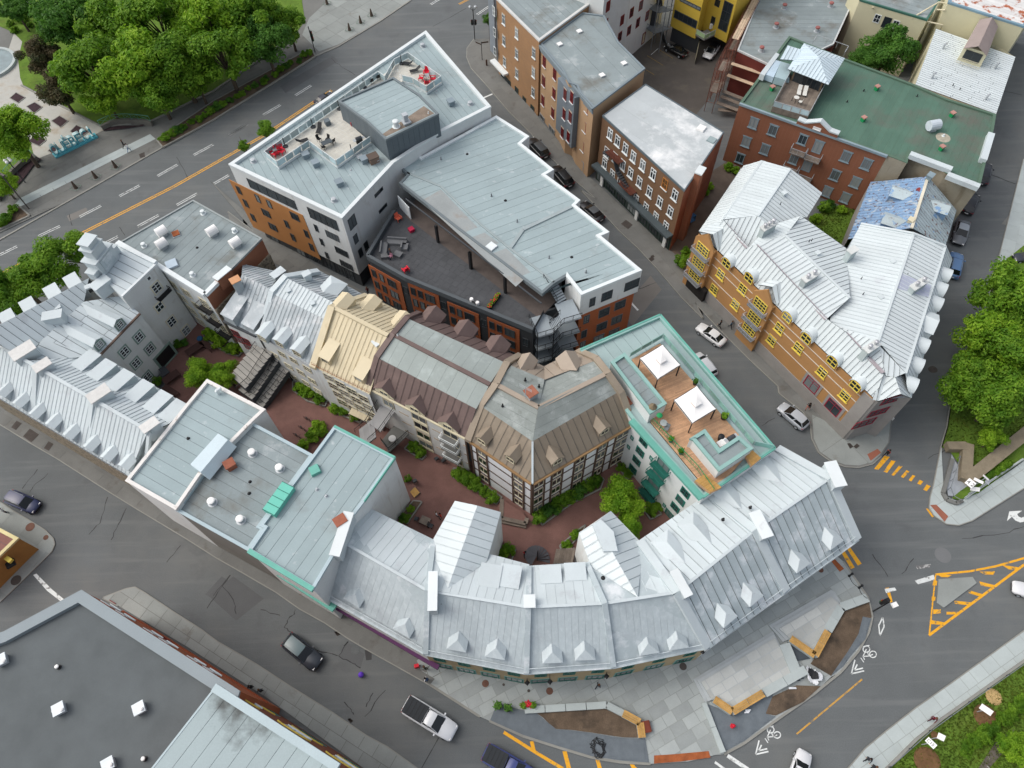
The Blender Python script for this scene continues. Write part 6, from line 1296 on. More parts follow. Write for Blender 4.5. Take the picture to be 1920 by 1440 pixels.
# ================================================================ yellow-trimmed ochre building with white metal roofs
OC = thing('ochre_building', 'ochre brick building with yellow windows under sprawling white metal roofs', 'building', W1('h 700,1000', 0))
WHT = tinbright
def oc(s, sw=.62, **k): return slope(OC, s, WHT, sw, rib=.05, gap=.07, **k)
oc('h 172,470,10.2 C 205,725,10.2 C 410,665,12.4 h 305,405'); oc('C 410,665,12.4 730,755,13.2 h 490,385,13.2 305,405'); oc('C 730,755,13.2 C 1090,1030,11.3 915,1310,11.3 h 720,387 545,440 490,385')
oc('h 305,405,12.4 490,385,13.2 548,440,12.9 440,555 320,430')
plO, _ = oc('h 280,575,10.2 1120,1372,10.2 1165,1238,12.6 960,1010 860,940 480,540 440,556 320,430 305,405 225,480')
oc('h 480,540,12.6 860,940,12.6 985,825,13.4 640,490'); oc('h 640,490,13.4 985,825,13.4 965,560,11.5 720,385'); oc('h 480,540,12.6 440,556,12.5 548,440,12.4 720,387 640,490', .6)
oc('h 1330,478,13.4 1138,1060,13.4 870,980,12.3 882,930 985,825 965,585 1045,425'); plP = oc('h 1330,478,13.4 1500,545,12.5 1285,1230,12.5 1150,1075 1138,1060')[0]
plQ, _ = oc('h 1500,545,12.4 1285,1230,12.4 1315,1365,10.1 1535,620'); oc('h 862,955,12.45 1138,1060,13.4 1172,1232,12.5 960,1010')
oc('u 1190,885,12.6 1255,1070,12.0 1005,1150,10.2 1090,870'); oc('u 1190,885,12.6 1255,1070,12.0 1372,1115,10.2 1295,860')
oc('t 400,235,12.2 555,150,12.6 540,330,11.0 455,425'); oc('t 400,235,12.2 555,150,12.6 500,70,12.3 240,198'); oc('t 1068,825,12.2 1225,735,12.6 1200,930,11.2 1118,1035'); oc('t 1068,825,12.2 1225,735,12.6 1180,700,12.3 910,800')
for s_ in ('h 1330,478,13.5 1138,1060,13.5', 'h 640,490,13.5 985,825,13.5', 'h 490,385,13.3 C 730,755,13.3', 'h 1500,545,12.55 1285,1230,12.55', 'h 305,405,12.5 C 410,665,12.5', 'h 1045,425,12.3 1330,478,13.6 1500,545,12.7 1535,620,10.4'): rib(OC, s_, .3, .22, tinbright, 'ridge_cap')
for s_ in ('h 320,432,12.75 435,556,12.75', 'h 482,542,12.8 858,940,12.8', 'h 965,1015,12.75 1040,1095,12.75', 'h 1085,1145,12.75 1165,1228,12.75'): rib(OC, s_, .42, .16, M('roof_walk', (168, 160, 164), .7, .15, 1.5), 'roof_walkway')
MB().poly([plP.at(p) + plP.n * .03 for p in S('h 1255,695 1420,760 1405,825 1238,775')]).build('lilac_panel', M('tin_lilac', (176, 182, 200), .5), OC)
pot = M('pot_metal', (190, 192, 196), .4, metal=.5)
for s_, w_, n_, pm in (('h 548,440', 2.2, 3, pot), ('h 772,712', 2.2, 2, pot), ('h 1357,752', 2.4, 2, pot), ('h 1102,1090', 2.0, 2, pot), ('h 1000,570', 1.2, 0, pot)): chimney(OC, s_, 13.2, w_, .75, .75, .55, M('chimney_grey', (176, 188, 188), .7, .1, 1), M('chimney_top', (206, 210, 208), .6), n_, pm)
vent(OC, 'h 630,270 808,592 1210,638 1145,830', 12.9, 'box', .3, .4, tinbright, tinbright); vent(OC, 'h 610,325 765,525 778,520 1045,725 1055,808 1290,705', 13.0, 'pipe', .05, .4, darkgrey)
ST_y = dict(frame=yelframe, glass=glass, nx=2, ny=3, fb=.1, sill=yelframe, mu=.09, d=.09)
for s_ in ('t 540,600', 't 792,765', 't 1218,1205', 't 1440,1425', 'u 170,480', 'u 462,742', 'u 718,1015'): dormer(OC, plO, s_, 1.75, .75, 'barrel', yelbrick, tinbright, dict(ST_y, ny=2), 0, 1.4, 1.4)
for s_ in ('h 1503,728', 'h 1477,805', 'h 1455,882', 'h 1382,1105', 'h 1352,1210', 'h 1320,1315'): dormer(OC, plQ, s_, 1.9, .5, 'barrel', tinbright, tinbright, None, 0)
dormer(OC, plQ, 'h 1418,1000', 3.2, 1.2, 'gable', tinbright, tinbright, None, .8)
oc('u 1010,525,13.2 1085,865,12.4 1190,885,12.4 1305,835'); oc('u 1060,830,12.4 935,1140,10.2 1005,1150,10.2 1092,868')
_f = W('h 172,472 400,130 C 730,755 1090,1030 h 720,390 965,570 1045,430 1330,480 1530,620 1312,1362 1125,1372', 10.0); MB().poly(_f).build('roof_gap_fill', tingrey, OC)  # roof-coloured sheet added at eave height so roof gaps don't show dark
OE = W('h 172,480 1122,1378', 10.1); OS = W('u 1000,1160 1255,1085 1372,1122', 10.1); OX = W('h 1535,622', 10.1)
walls(OC, OE, 0, yelbrick, closed=False); walls(OC, [OE[1], OS[0], OS[1], OS[2], OX[0]], 0, stonegrey, 'stone_wall', closed=False); walls(OC, [W1('C 205,725', 10.1), OE[0]], 0, yelbrick, closed=False)
ocw = Wl(OE[0], OE[1]); ua, ub = ocw.uw(OE[0]), ocw.uw(OE[1]); sg = 1 if ub > ua else -1
ocw.slab(OC, 'stone_base', *sorted((ua, ub)), 0, 2.3, .1, stonegrey)
for z in (4.9, 7.3, 8.7): ocw.slab(OC, 'string_course', *sorted((ua, ub)), z, z + .1, .06, M('pale_string', (206, 200, 188), .8))
ocw.slab(OC, 'corner_stone', *sorted((ub, ub - sg * 1.6)), 0, 9.9, .09, stonegrey)
bays = (('t 245,235', 't 440,440'), ('t 905,830', 't 1112,1035'))
ST_yb = dict(frame=yelframe, glass=glass, nx=4, ny=3, fb=.1, mu=.08, d=.09); ob_ = Wl(OE[0], OE[1], .62)
for a, b in bays:
    u0, u1 = sorted((ocw.uw(ocw.at(S(a)[0])), ocw.uw(ocw.at(S(b)[0])))); ocw.slab(OC, 'bay', u0, u1, 0, 10.0, .6, yelbrick)
    c = ocw.o + ocw.n * .6; ap = c + ocw.u * ((u0 + u1) / 2) + UP * 12.0; l_ = c + ocw.u * u0 + UP * 10; r_ = c + ocw.u * u1 + UP * 10
    MB().prism([l_, r_, ap], -ocw.n * .3).build('bay_gable', yelbrick, OC)
    for z in (4.9, 7.3): ocw.slab(OC, 'string_course', u0, u1, z, z + .1, .66, MATS['pale_string'])
    for z in (3.6, 6.1, 9.0):
        ob_.put(OC, ob_.o + ob_.u * (u0 + u1) / 2 + UP * z, abs(u1 - u0) * .62, 1.7, ST_yb, 'bay_window')
        o = ob_.slab(OC, 'balcony', u0 + .3, u1 - .3, z - 1.1, z - 1.0, .7, midgrey); q = [ob_.o + ob_.u * (u0 + .3) + UP * (z - 1), ob_.o + ob_.u * (u0 + .3) + ob_.n * .7 + UP * (z - 1), ob_.o + ob_.u * (u1 - .3) + ob_.n * .7 + UP * (z - 1), ob_.o + ob_.u * (u1 - .3) + UP * (z - 1)]
        rail(o, q, .8, M('rail_grey', (170, 172, 178), .5), 1.0, bars=.2)
ocw.win(OC, 't 490,685 737,850 1150,1292 u 105,552 370,825 625,1090 t 415,855 655,1025 1062,1425', 1.35, 1.6, ST_y)
ST_mg = dict(frame=magenta, glass=glass2, nx=2, zs=[.75], fb=.12, trim=.35, trimm=stonegrey)
for s_ in ('u 222,850 355,990 280,1080 150,940', 'u 465,1105 605,1250 520,1338 385,1195'): ocw.winq(OC, s_, ST_mg, 'shop_window')
ocw.slab(OC, 'garage_opening', ua + sg * .9 if sg > 0 else ua - 4.6, ua + 4.6 if sg > 0 else ua - .9, 0, 2.5, .66, M('opening_dark', (40, 38, 36), .9))
ose = Wl(OS[0], OS[1]); ST_mw = dict(frame=magenta, glass=glass2, nx=3, fb=.1, ny=2)
ose.win(OC, 'u 1150,1135', 2.6, 1.5, ST_mw); ose.win(OC, 'u 1000,1275', 2.6, 1.5, ST_mw); ose.win(OC, 'u 840,1400', 3.0, 1.7, ST_mw)
sgn = tag(MB().box(W1('u 1130,1325', 4), .08, 1.2, .5, .3).build('hanging_sign', canvas), 'small white hanging sign on the stone corner of the ochre building', 'sign')

# ================================================================ green-roofed red brick building
GR = thing('green_roof_building', 'red brick building with a large green flat roof and a white pavilion', 'building', W1('C 900,900', 0))
PG = W('A 525,1035 1080,285 1700,535 B 830,845 1150,985 1640,1140 1615,1290 D 1480,575 1150,450 780,250 750,345 558,272', 11.3)
flat(GR, PG, redbrick, roofgreen, M('green_edge', (88, 112, 96), .7, .08), .3, .35, PG[0] - PG[1], .95, sub=M('green_joint', (112, 138, 118), .8))
gwl = Wl(PG[0], PG[11]); ST_g = dict(frame=bluegreyfr, glass=glass2, nx=2, fb=.12, sill=bluegreyfr, lintel=bluegreyfr)
gwl.win(GR, 'C 318,245 535,325 1358,622 1588,707 235,455 445,540 1235,830 1465,912 165,640 1145,1015 1350,1085', 1.35, 1.8, ST_g)
MB().beam(PG[0] + UP * .02 + gwl.n * .1, PG[11] + UP * .02 + gwl.n * .1, .35, .35).build('cornice', bluegreyfr, GR)
gwl.win(GR, 'C 870,430 770,650', 1.3, 1.7, ST_g); gwl.win(GR, 'C 1040,515 922,722', 1.4, 2.2, dict(ST_g, sill=None), 'balcony_door')
for s_ in ('C 825,565', 'C 990,635', 'C 735,760', 'C 895,850'):
    p = gwl.at(S(s_)[0]); o = MB().ob(p - gwl.u * 1.15, gwl.u * 2.3, gwl.n * 1.2, UP * .15).build('balcony', oldwood, GR); q = [p - gwl.u * 1.15, p - gwl.u * 1.15 + gwl.n * 1.2, p + gwl.u * 1.15 + gwl.n * 1.2, p + gwl.u * 1.15]; rail(o, [z + UP * .15 for z in q], 1.0, galv, 1.2, bars=.18)
pp = [gwl.at(p) for p in S('C 820,200 905,235 1075,222 1180,330 1280,365')]
base_ = [V((p.x, p.y, 11.0)) for p in pp]; MB().prism(base_[:1] + pp + base_[-1:], gwl.n * .25).build('pediment', redbrick, GR)
for a, b in zip(pp, pp[1:]): MB().beam(a + UP * .15 - gwl.n * .1, b + UP * .15 - gwl.n * .1, .9, .22).build('pediment_cap', tinwhite, GR)
gwl.put(GR, gwl.at(S('C 1038,297')[0]) + gwl.n * .26, 1.2, .5, dict(frame=canvas, glass=canvas, fb=.05), 'name_stone')
gs = Wl(PG[10], PG[11], .02); mb = MB(); walls(GR, [V((p.x, p.y, p.z - .1)) + gs.n * .06 for p in (PG[11], PG[10])], 0, conc_wall, 'concrete_wall', closed=False); walls(GR, [V((p.x, p.y, p.z - .1)) + gs.n * .06 for p in (PG[9], PG[8], PG[7])], 0, conc_wall, 'concrete_wall', closed=False); walls(GR, [V((p.x, p.y, p.z - .1)) for p in (PG[10], PG[9])], 0, conc_wall, 'concrete_wall', closed=False)
for s_ in ('D 785,248 1205,405', 'D 1160,455 1480,578'): q = W(s_, 11.9); MB().beam(q[0], q[1], .9, .7).build('white_parapet', tinwhite, GR)
q = W('D 1600,45 1520,310', 11.8); MB().beam(q[0], q[1], .9, .8).build('white_pediment', tinwhite, GR)
Zr = 11.02
for s_, in (('B 440,900',), ('B 305,1210',), ('B 1190,1165',), ('D 1085,220',), ('A 880,895',)):
    p = W1(s_, Zr); vent(GR, [p], 0, 'box', .32, .8, greenm, M('dusty_pink', (178, 134, 124), .7))
vent(GR, 'B 990,1300', Zr, 'drum', .75, .9, M('silver_hood', (190, 200, 208), .4), galv, .2); vent(GR, 'B 315,912 150,1020 848,965', Zr, 'pipe', .08, .35, black); MB().lathe(W1('D 1110,95', Zr), [(1.1, 0), (1.0, .02)], 20).build('worn_patch', M('worn_patch', (170, 164, 148), .9, .2, 2), GR); vent(GR, 'D 1112,80', Zr, 'pipe', .14, .3, whitem)
# roof pavilion and deck
dk2 = W('A 890,1080 1085,720 1475,850 1290,1195', 12.0); o = MB().prism([p - UP * .9 for p in dk2], .9).build('roof_deck', oldwood, GR); strips('deck_board', dk2, dk2[1] - dk2[0], .35, oldwood, o, gap=.03, th=.02)
rail(GR, [dk2[1], dk2[0], dk2[3], dk2[2]], 1.0, galv, 1.5, railglass)
pv = W('A 1062,655 1245,365 1705,535 1520,833', 14.2); pk = W1('A 1415,525', 15.4)
I_ = inset(pv, .9); walls(GR, I_, 11.0, M('pavilion_wood', (112, 96, 78), .8, .2, 1), 'pavilion_wall'); pw_ = Wl(I_[0], I_[3])
for f in (.2, .5, .8): c = I_[0].lerp(I_[3], f); pw_.put(GR, V((c.x, c.y, 12.9)), 1.4, 2.0, ST_dark, 'pavilion_window')
for i in range(4): slope(GR, [pv[i], pv[(i + 1) % 4], pk], M('pavilion_tin', (196, 212, 220), .5, .04, .5), .55, rib=.05)
slope(GR, W('A 975,545 1060,390 1240,445 1190,560', 14.3), MATS['pavilion_tin'], .5, W1('A 975,545', 14) - W1('A 1060,390', 14), rib=.04)
P = W('A 750,705 930,470 970,490 800,730', 12.3); MB().prism([p - UP * 1.0 for p in P], 1.0).build('stair_parapet', tinwhite, GR); P = W('A 815,715 920,555 985,570 905,750', 12.2); MB().prism([p - UP * 1.0 for p in P], 1.0).build('roof_lantern', M('lantern_tin', (180, 200, 214), .4), GR)
P = W('A 915,745 985,570 1085,600 1080,790', 12.4); MB().prism([p - UP * 1.2 for p in P], 1.2).build('glass_box', roofgl, GR); rail(GR, W('A 1335,390 1370,335 1720,460 1680,530', 11.6), 1.0, galv, 2.0)
q = [W1('A 1290,335', 11.3)]
for s_, lb in (('A 1185,920', 'pale lounger on the weathered roof deck, left of the pair'), ('A 1250,930', 'pale lounger on the weathered roof deck, right of the pair')): lounger(W1(s_, 12.03), 2.8, M('pale_chair', (206, 206, 200), .7), lb, 'pale loungers on the weathered deck')
table(W1('A 1145,1020', 12.03), .4, .8, .8, M('pale_chair', (206, 206, 200)), 'small round table on the weathered roof deck', rnd=True); dining_chair(W1('A 1195,1050', 12.03), 1.0, MATS['pale_chair'], 'pale chair beside the small round table on the weathered deck')
# ================================================================ blue peeling roof house
BU = thing('blue_roof_house', 'old house with a peeling blue metal roof below the green roof', 'building', W1('D 700,800', 0))
bl1, _ = slope(BU, 'D 962,485,11 800,995,11 160,1110,6.6 385,540', blueroof, .6, rib=.05, sub=M('blue_joint', (96, 110, 130), .8)); bl2, _ = slope(BU, 'D 962,485,11 800,995,11 1130,1195,6.8 1245,820', pealroof, .6, rib=.03, sub=MATS['blue_joint'])
for pl_, s_ in ((bl1, 'D 555,690'), (bl1, 'D 475,960'), (bl2, 'D 1115,880')): dormer(BU, pl_, s_, 2.2, 1.3, 'gable', blueroof if pl_ is bl1 else blueroof, pealroof, None, .6)
MB().beam(W1('D 962,485', 11.1), W1('D 800,995', 11.1), .35, .2).build('ridge_cap', M('cream_ridge', (212, 206, 188), .7), BU); chimney(BU, 'D 795,915', 10.4, .7, .6, .7, .8, creamfr, creamfr); chimney(BU, 'D 990,470', 11, .9, .7, .7, .8, bluegreyfr, bluegreyfr); vent(BU, 'D 862,632', 10.4, 'box', .3, .35, M('red_vent', (136, 62, 62), .7), MATS['red_vent'])
Pw = W('D 160,1110', 6.5) + W('D 385,545', 6.5); walls(BU, Pw, 0, stonegrey, closed=False); Pw = W('D 1245,822 1130,1195', 6.7); walls(BU, Pw, 0, M('blue_grey_wall', (150, 166, 176), .8), closed=False)
# ================================================================ low grey roof, scaffold
LG = thing('low_grey_roof_building', 'low building with a worn grey flat roof and dark red wall behind the scaffold', 'building', W1('A 700,700', 0)); PL2 = W('w 1430,-20 1610,-20 1563,82 1480,120 1440,120 A 500,438', 8.0)
flat(LG, PL2, darkred, roofgrey2, M('pale_lip', (190, 194, 194), .7), .15, .2, PL2[1] - PL2[0], 1.3)
vent(LG, 'A 925,190 1385,235 760,455 d 525,50 795,40', 7.85, 'cyl', .35, .9, galv, M('vent_red', (150, 96, 92), .7))
SCF = thing('scaffold', 'rusty scaffold with pale wooden planks between the yard and the green-roofed building', 'scaffold', W1('A 300,900', 0))
ra, rb_ = W1('A 120,1130', 0), W1('A 530,330', 0); sd = (rb_ - ra); sn = V((sd.y, -sd.x, 0)).normalized(); nB = 7
scm = M('scaffold_rust', (112, 70, 58), .8, .2, 2); pale = M('pale_plank', (206, 184, 158), .8, .12, 1.5, obj=.12)
for i in range(nB + 1):
    for j in (0, 1.4): p = ra + sd * (i / nB) + sn * j; MB().tube(p, p + UP * 8.6, .05, 5).build('standard', scm, SCF)
for lv in range(1, 5):
    z = lv * 2.0
    for j in (0, 1.4):
        MB().tube(ra + sn * j + UP * z, rb_ + sn * j + UP * z, .045, 5).build('ledger', scm, SCF); MB().tube(ra + sn * j + UP * (z + 1), rb_ + sn * j + UP * (z + 1), .035, 5).build('guard_rail', scm, SCF)
    for i in range(nB):
        a = ra + sd * (i / nB) + UP * (z + .06); MB().tube(a, a + sn * 1.4, .045, 5).build('transom', scm, SCF)
        if (lv < 4 and i % 2 == lv % 2) or (lv == 4 and i > 2):
            for q in range(3): MB().ob(a + sn * (.1 + q * .42), sd / nB * .98, sn * .38, UP * .05).build('plank', pale if lv == 4 else oldwood, SCF)
        if i % 2: MB().tube(ra + sd * (i / nB) + UP * (z - 2), ra + sd * ((i + 1) / nB) + UP * z, .035, 5).build('brace', scm, SCF)
for s_, z in (('A 430,590 760,700', 6.0), ('A 385,720 680,830', 4.0), ('A 330,900 560,990', 3.0), ('A 310,960 540,1050', 2.4), ('A 265,1030 510,1120', 1.8), ('A 280,1110 500,1130', 1.2)):
    q = W(s_, z); MB().beam(q[0], q[1], .75, .08).build('plank', pale if z > 3.5 else oldwood, SCF)
# ================================================================ white tin roof with belvedere, cream buildings
WT = thing('white_tin_building', 'building with a low white standing-seam roof and a gabled roof belvedere', 'building', W1('B 1300,800', 0)); PW = W('B 1040,290 1330,385 1640,455 1832,570 1640,1140 832,848', 10.0)
walls(WT, PW, 0, cream); slope(WT, [p + UP * .05 for p in PW[:1]] + [PW[3] + UP * .05, PW[4] + UP * .05, PW[5] + UP * .05], tinbright, .55, PW[3] - PW[0], rib=.04, cross=6.0)
vent(WT, 'B 1105,490 995,785 1625,690 1530,1000', 10.0, 'goose', .16, .8, galv, galv, .6); vent(WT, 'B 1205,860 1275,900', 10.0, 'pipe', .07, .4, black)
q = W('B 1255,590 1480,665 1580,400 1400,330', 10.2); o = MB().prism([p - UP * .3 for p in q], 2.6).build('belvedere', cream, WT); sg_ = M('shingle_grey', (150, 138, 134), .9, .08, .6)
e_ = [p + UP * 2.3 for p in q]; r0 = (e_[0] + e_[1]) / 2 + UP * 1.0; r1 = (e_[2] + e_[3]) / 2 + UP * 1.0; ox = (e_[0] - e_[3]).normalized() * .8
for a, b in ((e_[0] + ox, e_[3]), (e_[1] + ox, e_[2])): MB().prism([a, r0 + ox, r1, b], .1).build('belvedere_roof', sg_, o)
rail(o, [q[0] + ox * 1.5 + UP * .1, q[1] + ox * 1.5 + UP * .1], 1.0, creamfr, 1.2, bars=.2); bvw = Wl(q[0], q[1], .02); bvw.put(WT, (q[0] + q[1]) / 2 + UP * 1.1, 2.6, 1.6, ST_dark)
C1 = thing('cream_building_with_rusty_roof', 'cream building with a rusty white roof at the top right corner', 'building', W1('B 1600,100', 0)); PC1 = W('B 1165,20 1925,262 2300,-300 1300,-500', 13.5)
flat(C1, PC1, cream, M('rusty_white_tin', (214, 214, 212), .6, .06, .6, .05, blots=(((170, 98, 66), .7, .54, .60),)), M('blue_flashing', (120, 150, 166), .6), .15, .4, PC1[1] - PC1[0], .9)
C2 = thing('cream_building_with_green_edge', 'cream building with grey roof and green roof edge behind the courtyard tree', 'building', W1('B 500,100', 0)); PC2 = W('B 280,-5 955,195 1110,-40 800,-400 300,-300', 11.0)
flat(C2, PC2, cream, roofgrey2, M('green_flashing', (62, 104, 92), .6), .15, .3, PC2[1] - PC2[0], 1.3); c2w = Wl(PC2[0], PC2[1])
c2w.win(C2, 'B 450,185 635,245', 1.1, 1.5, dict(frame=whitem, glass=glass, nx=2, ny=2, fb=.12)); c2w.win(C2, 'B 545,225', 1.3, 1.9, ST_dark1); c2s = W('B 225,-20 280,-5', 11.0); walls(C2, [W1('B 200,-120', 11), PC2[0]], 0, cream, closed=False)
LNG = thing('steel_frame', 'white steel truss frame standing over the courtyard tree', 'frame', W1('B 750,300', 0))
for a, b in (((405, 85, 9.5), (760, 210, 9.5)), ((405, 85, 9.5), (480, 275, 6)), ((760, 210, 9.5), (600, 275, 6)), ((800, 180, 10.5), (1070, 20, 12.5)), ((800, 180, 10.5), (1105, 250, 10.3)), ((1070, 20, 12.5), (925, 320, 8)), ((1070, 20, 12.5), (1145, 35, 12.5)), ((1050, 95, 11.5), (1135, 100, 12.3)), ((800, 180, 10.5), (730, 340, 7)), ((405, 85, 9.5), (410, 70, 11)), ((1105, 250, 10.3), (1075, 300, 9))):
    A_, B__ = U(S('B %g,%g' % a[:2])[0], a[2]), U(S('B %g,%g' % b[:2])[0], b[2]); MB().tube(A_, B__, .12, 6).build('steel_member', creamfr, LNG)
# ================================================================ mustard building, white building with red windows, fire stairs
MU = thing('mustard_building', 'mustard yellow panelled apartment building over the parking yard', 'building', W1('F 1200,450', 0)); PM = [V((p.x, p.y, 17)) for p in W('F 818,292 1097,437 1175,335 1447,482 1900,30 1300,-250', 3.0)]
walls(MU, PM, 3.0, mustard); MB().poly([V((p.x, p.y, 17)) for p in PM]).build('roof', roofgrey2, MU); MB().poly([V((p.x, p.y, 3.02)) for p in PM]).build('soffit', grey_wall, MU)
IM = [V((p.x, p.y, 3.0)) for p in inset(PM, .4)]; walls(MU, IM[:2] + [V((W1('F 1110,600', 0).x, W1('F 1110,600', 0).y, 3.0))], 0, grey_wall, 'base_wall', closed=False); walls(MU, [W1('F 1130,560', 3), W1('F 1150,440', 3)], 0, cream, 'pier', closed=False); walls(MU, [IM[4], IM[2]], 0, grey_wall, 'base_wall', closed=False)
mA, mB = Wl(PM[0], PM[1]), Wl(PM[2], PM[3]); ST_mr = dict(frame=darkgrey, glass=glass, nx=5, fb=.12)
mA.winq(MU, 'F 872,100 1128,240 1110,320 862,200', ST_mr); mA.winq(MU, 'F 935,-40 1170,95 1150,130 930,0', ST_mr); mB.winq(MU, 'F 1440,5 1535,50 1450,370 1350,310', dict(frame=darkgrey, glass=glass, nx=2, ny=3, fb=.12)); mB.winq(MU, 'F 1290,175 1335,200 1312,285 1272,262', ST_dark1); mB.winq(MU, 'F 1330,-20 1388,5 1370,85 1320,60', ST_dark1)
a_ = W('F 1105,385 1205,445 1320,390 1240,330', 4.2); o = MB().prism([p - UP * .25 for p in a_], .25).build('balcony', conc_dark, MU); rail(o, [a_[0], a_[1], a_[2]], 1.0, galv, 1.5, M('lime_glass', (168, 196, 150), .3))
tag(MB().box(W1('F 1285,315', 4.2), .9, .4, .8, .5).box(W1('F 1285,315', 4.2) + UP * .8, .94, .44, .04, .5).build('heat_pump', canvas), 'white heat pump unit on the green glass balcony', 'heat pump')
WR = thing('white_red_window_building', 'white rendered building with dark red window frames behind the tan building', 'building', W1('F 300,500', 0)); g0, g1 = W1('F 400,606', 0), W1('F 590,442', 0); gd = (g1 - g0).normalized(); gn = V((-gd.y, gd.x, 0))
if gn.y < 0: gn = -gn
PWR = [g0 - gd * 3.6, g0 + gd * 9, g0 + gd * 9 + gn * 9, g0 - gd * 3.6 + gn * 9]; PWR = [V((p.x, p.y, 13.2)) for p in PWR]; walls(WR, PWR, 0, white_st); MB().poly(PWR).build('roof', tinwhite, WR)
P4 = [V((p.x, p.y, 18)) for p in (g0 - gd * 12, g0 - gd * 3.6, g0 - gd * 3.6 + gn * 9, g0 - gd * 12 + gn * 9)]; walls(WR, P4, 0, white_st); MB().poly(P4).build('roof', tinwhite, WR)
wrw = Wl(PWR[0], PWR[1]); ST_rw = dict(frame=redframe, glass=glass, nx=2, ny=2, fb=.1, trim=.05, trimm=redframe)
wrw.win(WR, 'F 385,140 490,60 455,255 355,342 252,412', 1.1, 1.7, ST_rw); wrw.win(WR, 'F 278,225 120,70 95,272', 1.1, 1.8, dict(frame=redframe, glass=M('maroon_shutter', (96, 38, 40), .7), fb=.12)); wrw.win(WR, 'F 560,175', 1.0, 1.7, ST_rw); wrw.win(WR, 'F 518,430', 1.0, 2.2, dict(frame=redframe, glass=creamfr, fb=.12), 'door')
FE = thing('fire_stairs', 'grey steel fire stairs between the white and mustard buildings', 'stairs', W1('F 680,500', 0))
for z, s_ in ((3.2, 'F 520,300 600,225 815,330 640,385'), (7.0, 'F 555,90 625,20 850,120 690,150'), (10.8, 'F 600,-120 660,-190 880,-90 740,-60')): P = W(s_, z); o = MB().prism(P, .12).build('landing', midgrey, FE); rail(o, [P[2], P[3], P[0]], 1.0, midgrey, 1.2, bars=.25)
for a, b in ((('F 620,290', 3.2), ('F 650,120', 7.0)), (('F 700,60', 7.0), ('F 690,-90', 10.8)), (('F 760,480', 0), ('F 720,340', 3.2))): stairs(FE, W1(a[0], a[1]), W1(b[0], b[1]), 1.1, midgrey)
for s_ in ('F 600,560', 'F 690,590', 'F 760,470', 'F 640,480'): p = W1(s_, 0); MB().tube(p, p + UP * 12, .08, 6).build('post', midgrey, FE)
mline('bay_line', 'F 560,625 740,735', .1, M('worn_yellow', (150, 124, 66), .8), z=.03); mline('bay_line', 'F 690,555 850,655', .1, MATS['worn_yellow'], z=.03); mline('bay_line', 'F 605,615 690,540', .1, white_line, z=.03); mline('bay_line', 'F 540,780 640,840', .1, MATS['worn_yellow'], z=.03)
# ================================================================ plaza steps, benches and beds
def prism_stack(t, layers, mat, slab=None, along=None, nm='step'):
    for i, (s, z) in enumerate(layers):
        P = W(s, z); o = MB().prism([p - UP * (z - .1) for p in P], z - .1).build(nm, mat, t)
        if slab and i == len(layers) - 1: pieces('paving_slab', P, along, 1.1, 1.5, slab, o, .075)
gd_ = W1('p 465,650', .3) - W1('p 0,930', .3)
t = thing('stepped_terrace', 'upper pale stone stepped terrace nearer the crosswalk end of the plaza', 'terrace', W1('p 650,620', .15))
prism_stack(t, (('p 440,612 800,405 822,418 868,498 785,640 712,790 560,690 520,708', .3), ('p 468,622 720,478 800,432 866,500 783,640 712,786 560,690 540,700', .45), ('p 500,632 700,517 800,445 864,503 781,640 710,782 562,690', .6)), M('step_granite', (170, 176, 178), .85, .06, .5), M('pale_granite', (178, 181, 178), .85, .06, .5, .05, obj=.12, island=.12), gd_)
t = thing('stepped_terrace', 'lower pale stone stepped terrace with the long bench, behind the gravel roadside bed', 'terrace', W1('p 300,880', .15))
prism_stack(t, (('p 0,925 462,645 590,888 410,1010 228,1112 118,1040 68,1058', .3), ('p 22,930 470,662 585,885 410,1008 228,1108 120,1038 88,1052', .45), ('p 45,940 474,685 580,882 408,1004 228,1102 122,1036 108,1046', .6)), MATS['step_granite'], MATS['pale_granite'], gd_)
def wall_thing(s, w, z, label, mat=None, name='low_wall'):
    P = W(s, z); c = sum(P, V((0, 0, 0))) / len(P); c.z = 0; t = thing(name, label, 'wall', c)
    for a, b in zip(P, P[1:]):
        n = max(1, round((b - a).length / 2.2))
        for i in range(n): MB().beam(a.lerp(b, i / n + .004), a.lerp(b, (i + 1) / n - .004), w, z - .1).build('wall_block', mat or conc_light, t)
def bench_thing(s, z, label, w=.8):
    P = W(s, z); c = sum(P, V((0, 0, 0))) / len(P); c.z = 0; t = thing('wooden_bench', label, 'bench', c)
    for a, b in zip(P, P[1:]):
        d = (b - a).normalized(); k = V((-d.y, d.x, 0)); MB().beam(a - UP * .07, b - UP * .07, w * .9, z - .2).build('bench_base', conc_light, t)
        n = max(1, round((b - a).length / 2.0))
        for i in range(n):
            for j in range(4): q = k * ((j - 1.5) * w / 4); MB().beam(a.lerp(b, i / n + .006) + q, a.lerp(b, (i + 1) / n - .006) + q, w / 4 - .025, .06).build('bench_slat', wood, t)
wall_thing('p 1012,450 860,505 782,640', .95, .62, 'angled white concrete seat wall between the upper terrace and the roadside soil bed')
bench_thing('p 783,645 708,785 565,686', 1.0, 'V-shaped wooden bench on the upper stepped terrace')
bench_thing('p 122,1040 228,1112 408,1004', 1.0, 'V-shaped wooden bench at the lower end of the long stepped terrace')
wall_thing('p 412,1004 655,868', .95, .75, 'straight white concrete wall between the lower terrace and the white tarpaulin'); wall_thing('p 530,718 598,885', 1.2, .72, 'short white concrete wall joining the two terraces beside the dark triangular bed'); wall_thing('p 62,1060 175,1350', .55, .5, 'thin white concrete edge beside the red hydrant'); wall_thing('o 512,1022 1105,985 1222,1045', .7, .6, 'long white concrete wall along the roadside flower bed of the plaza')
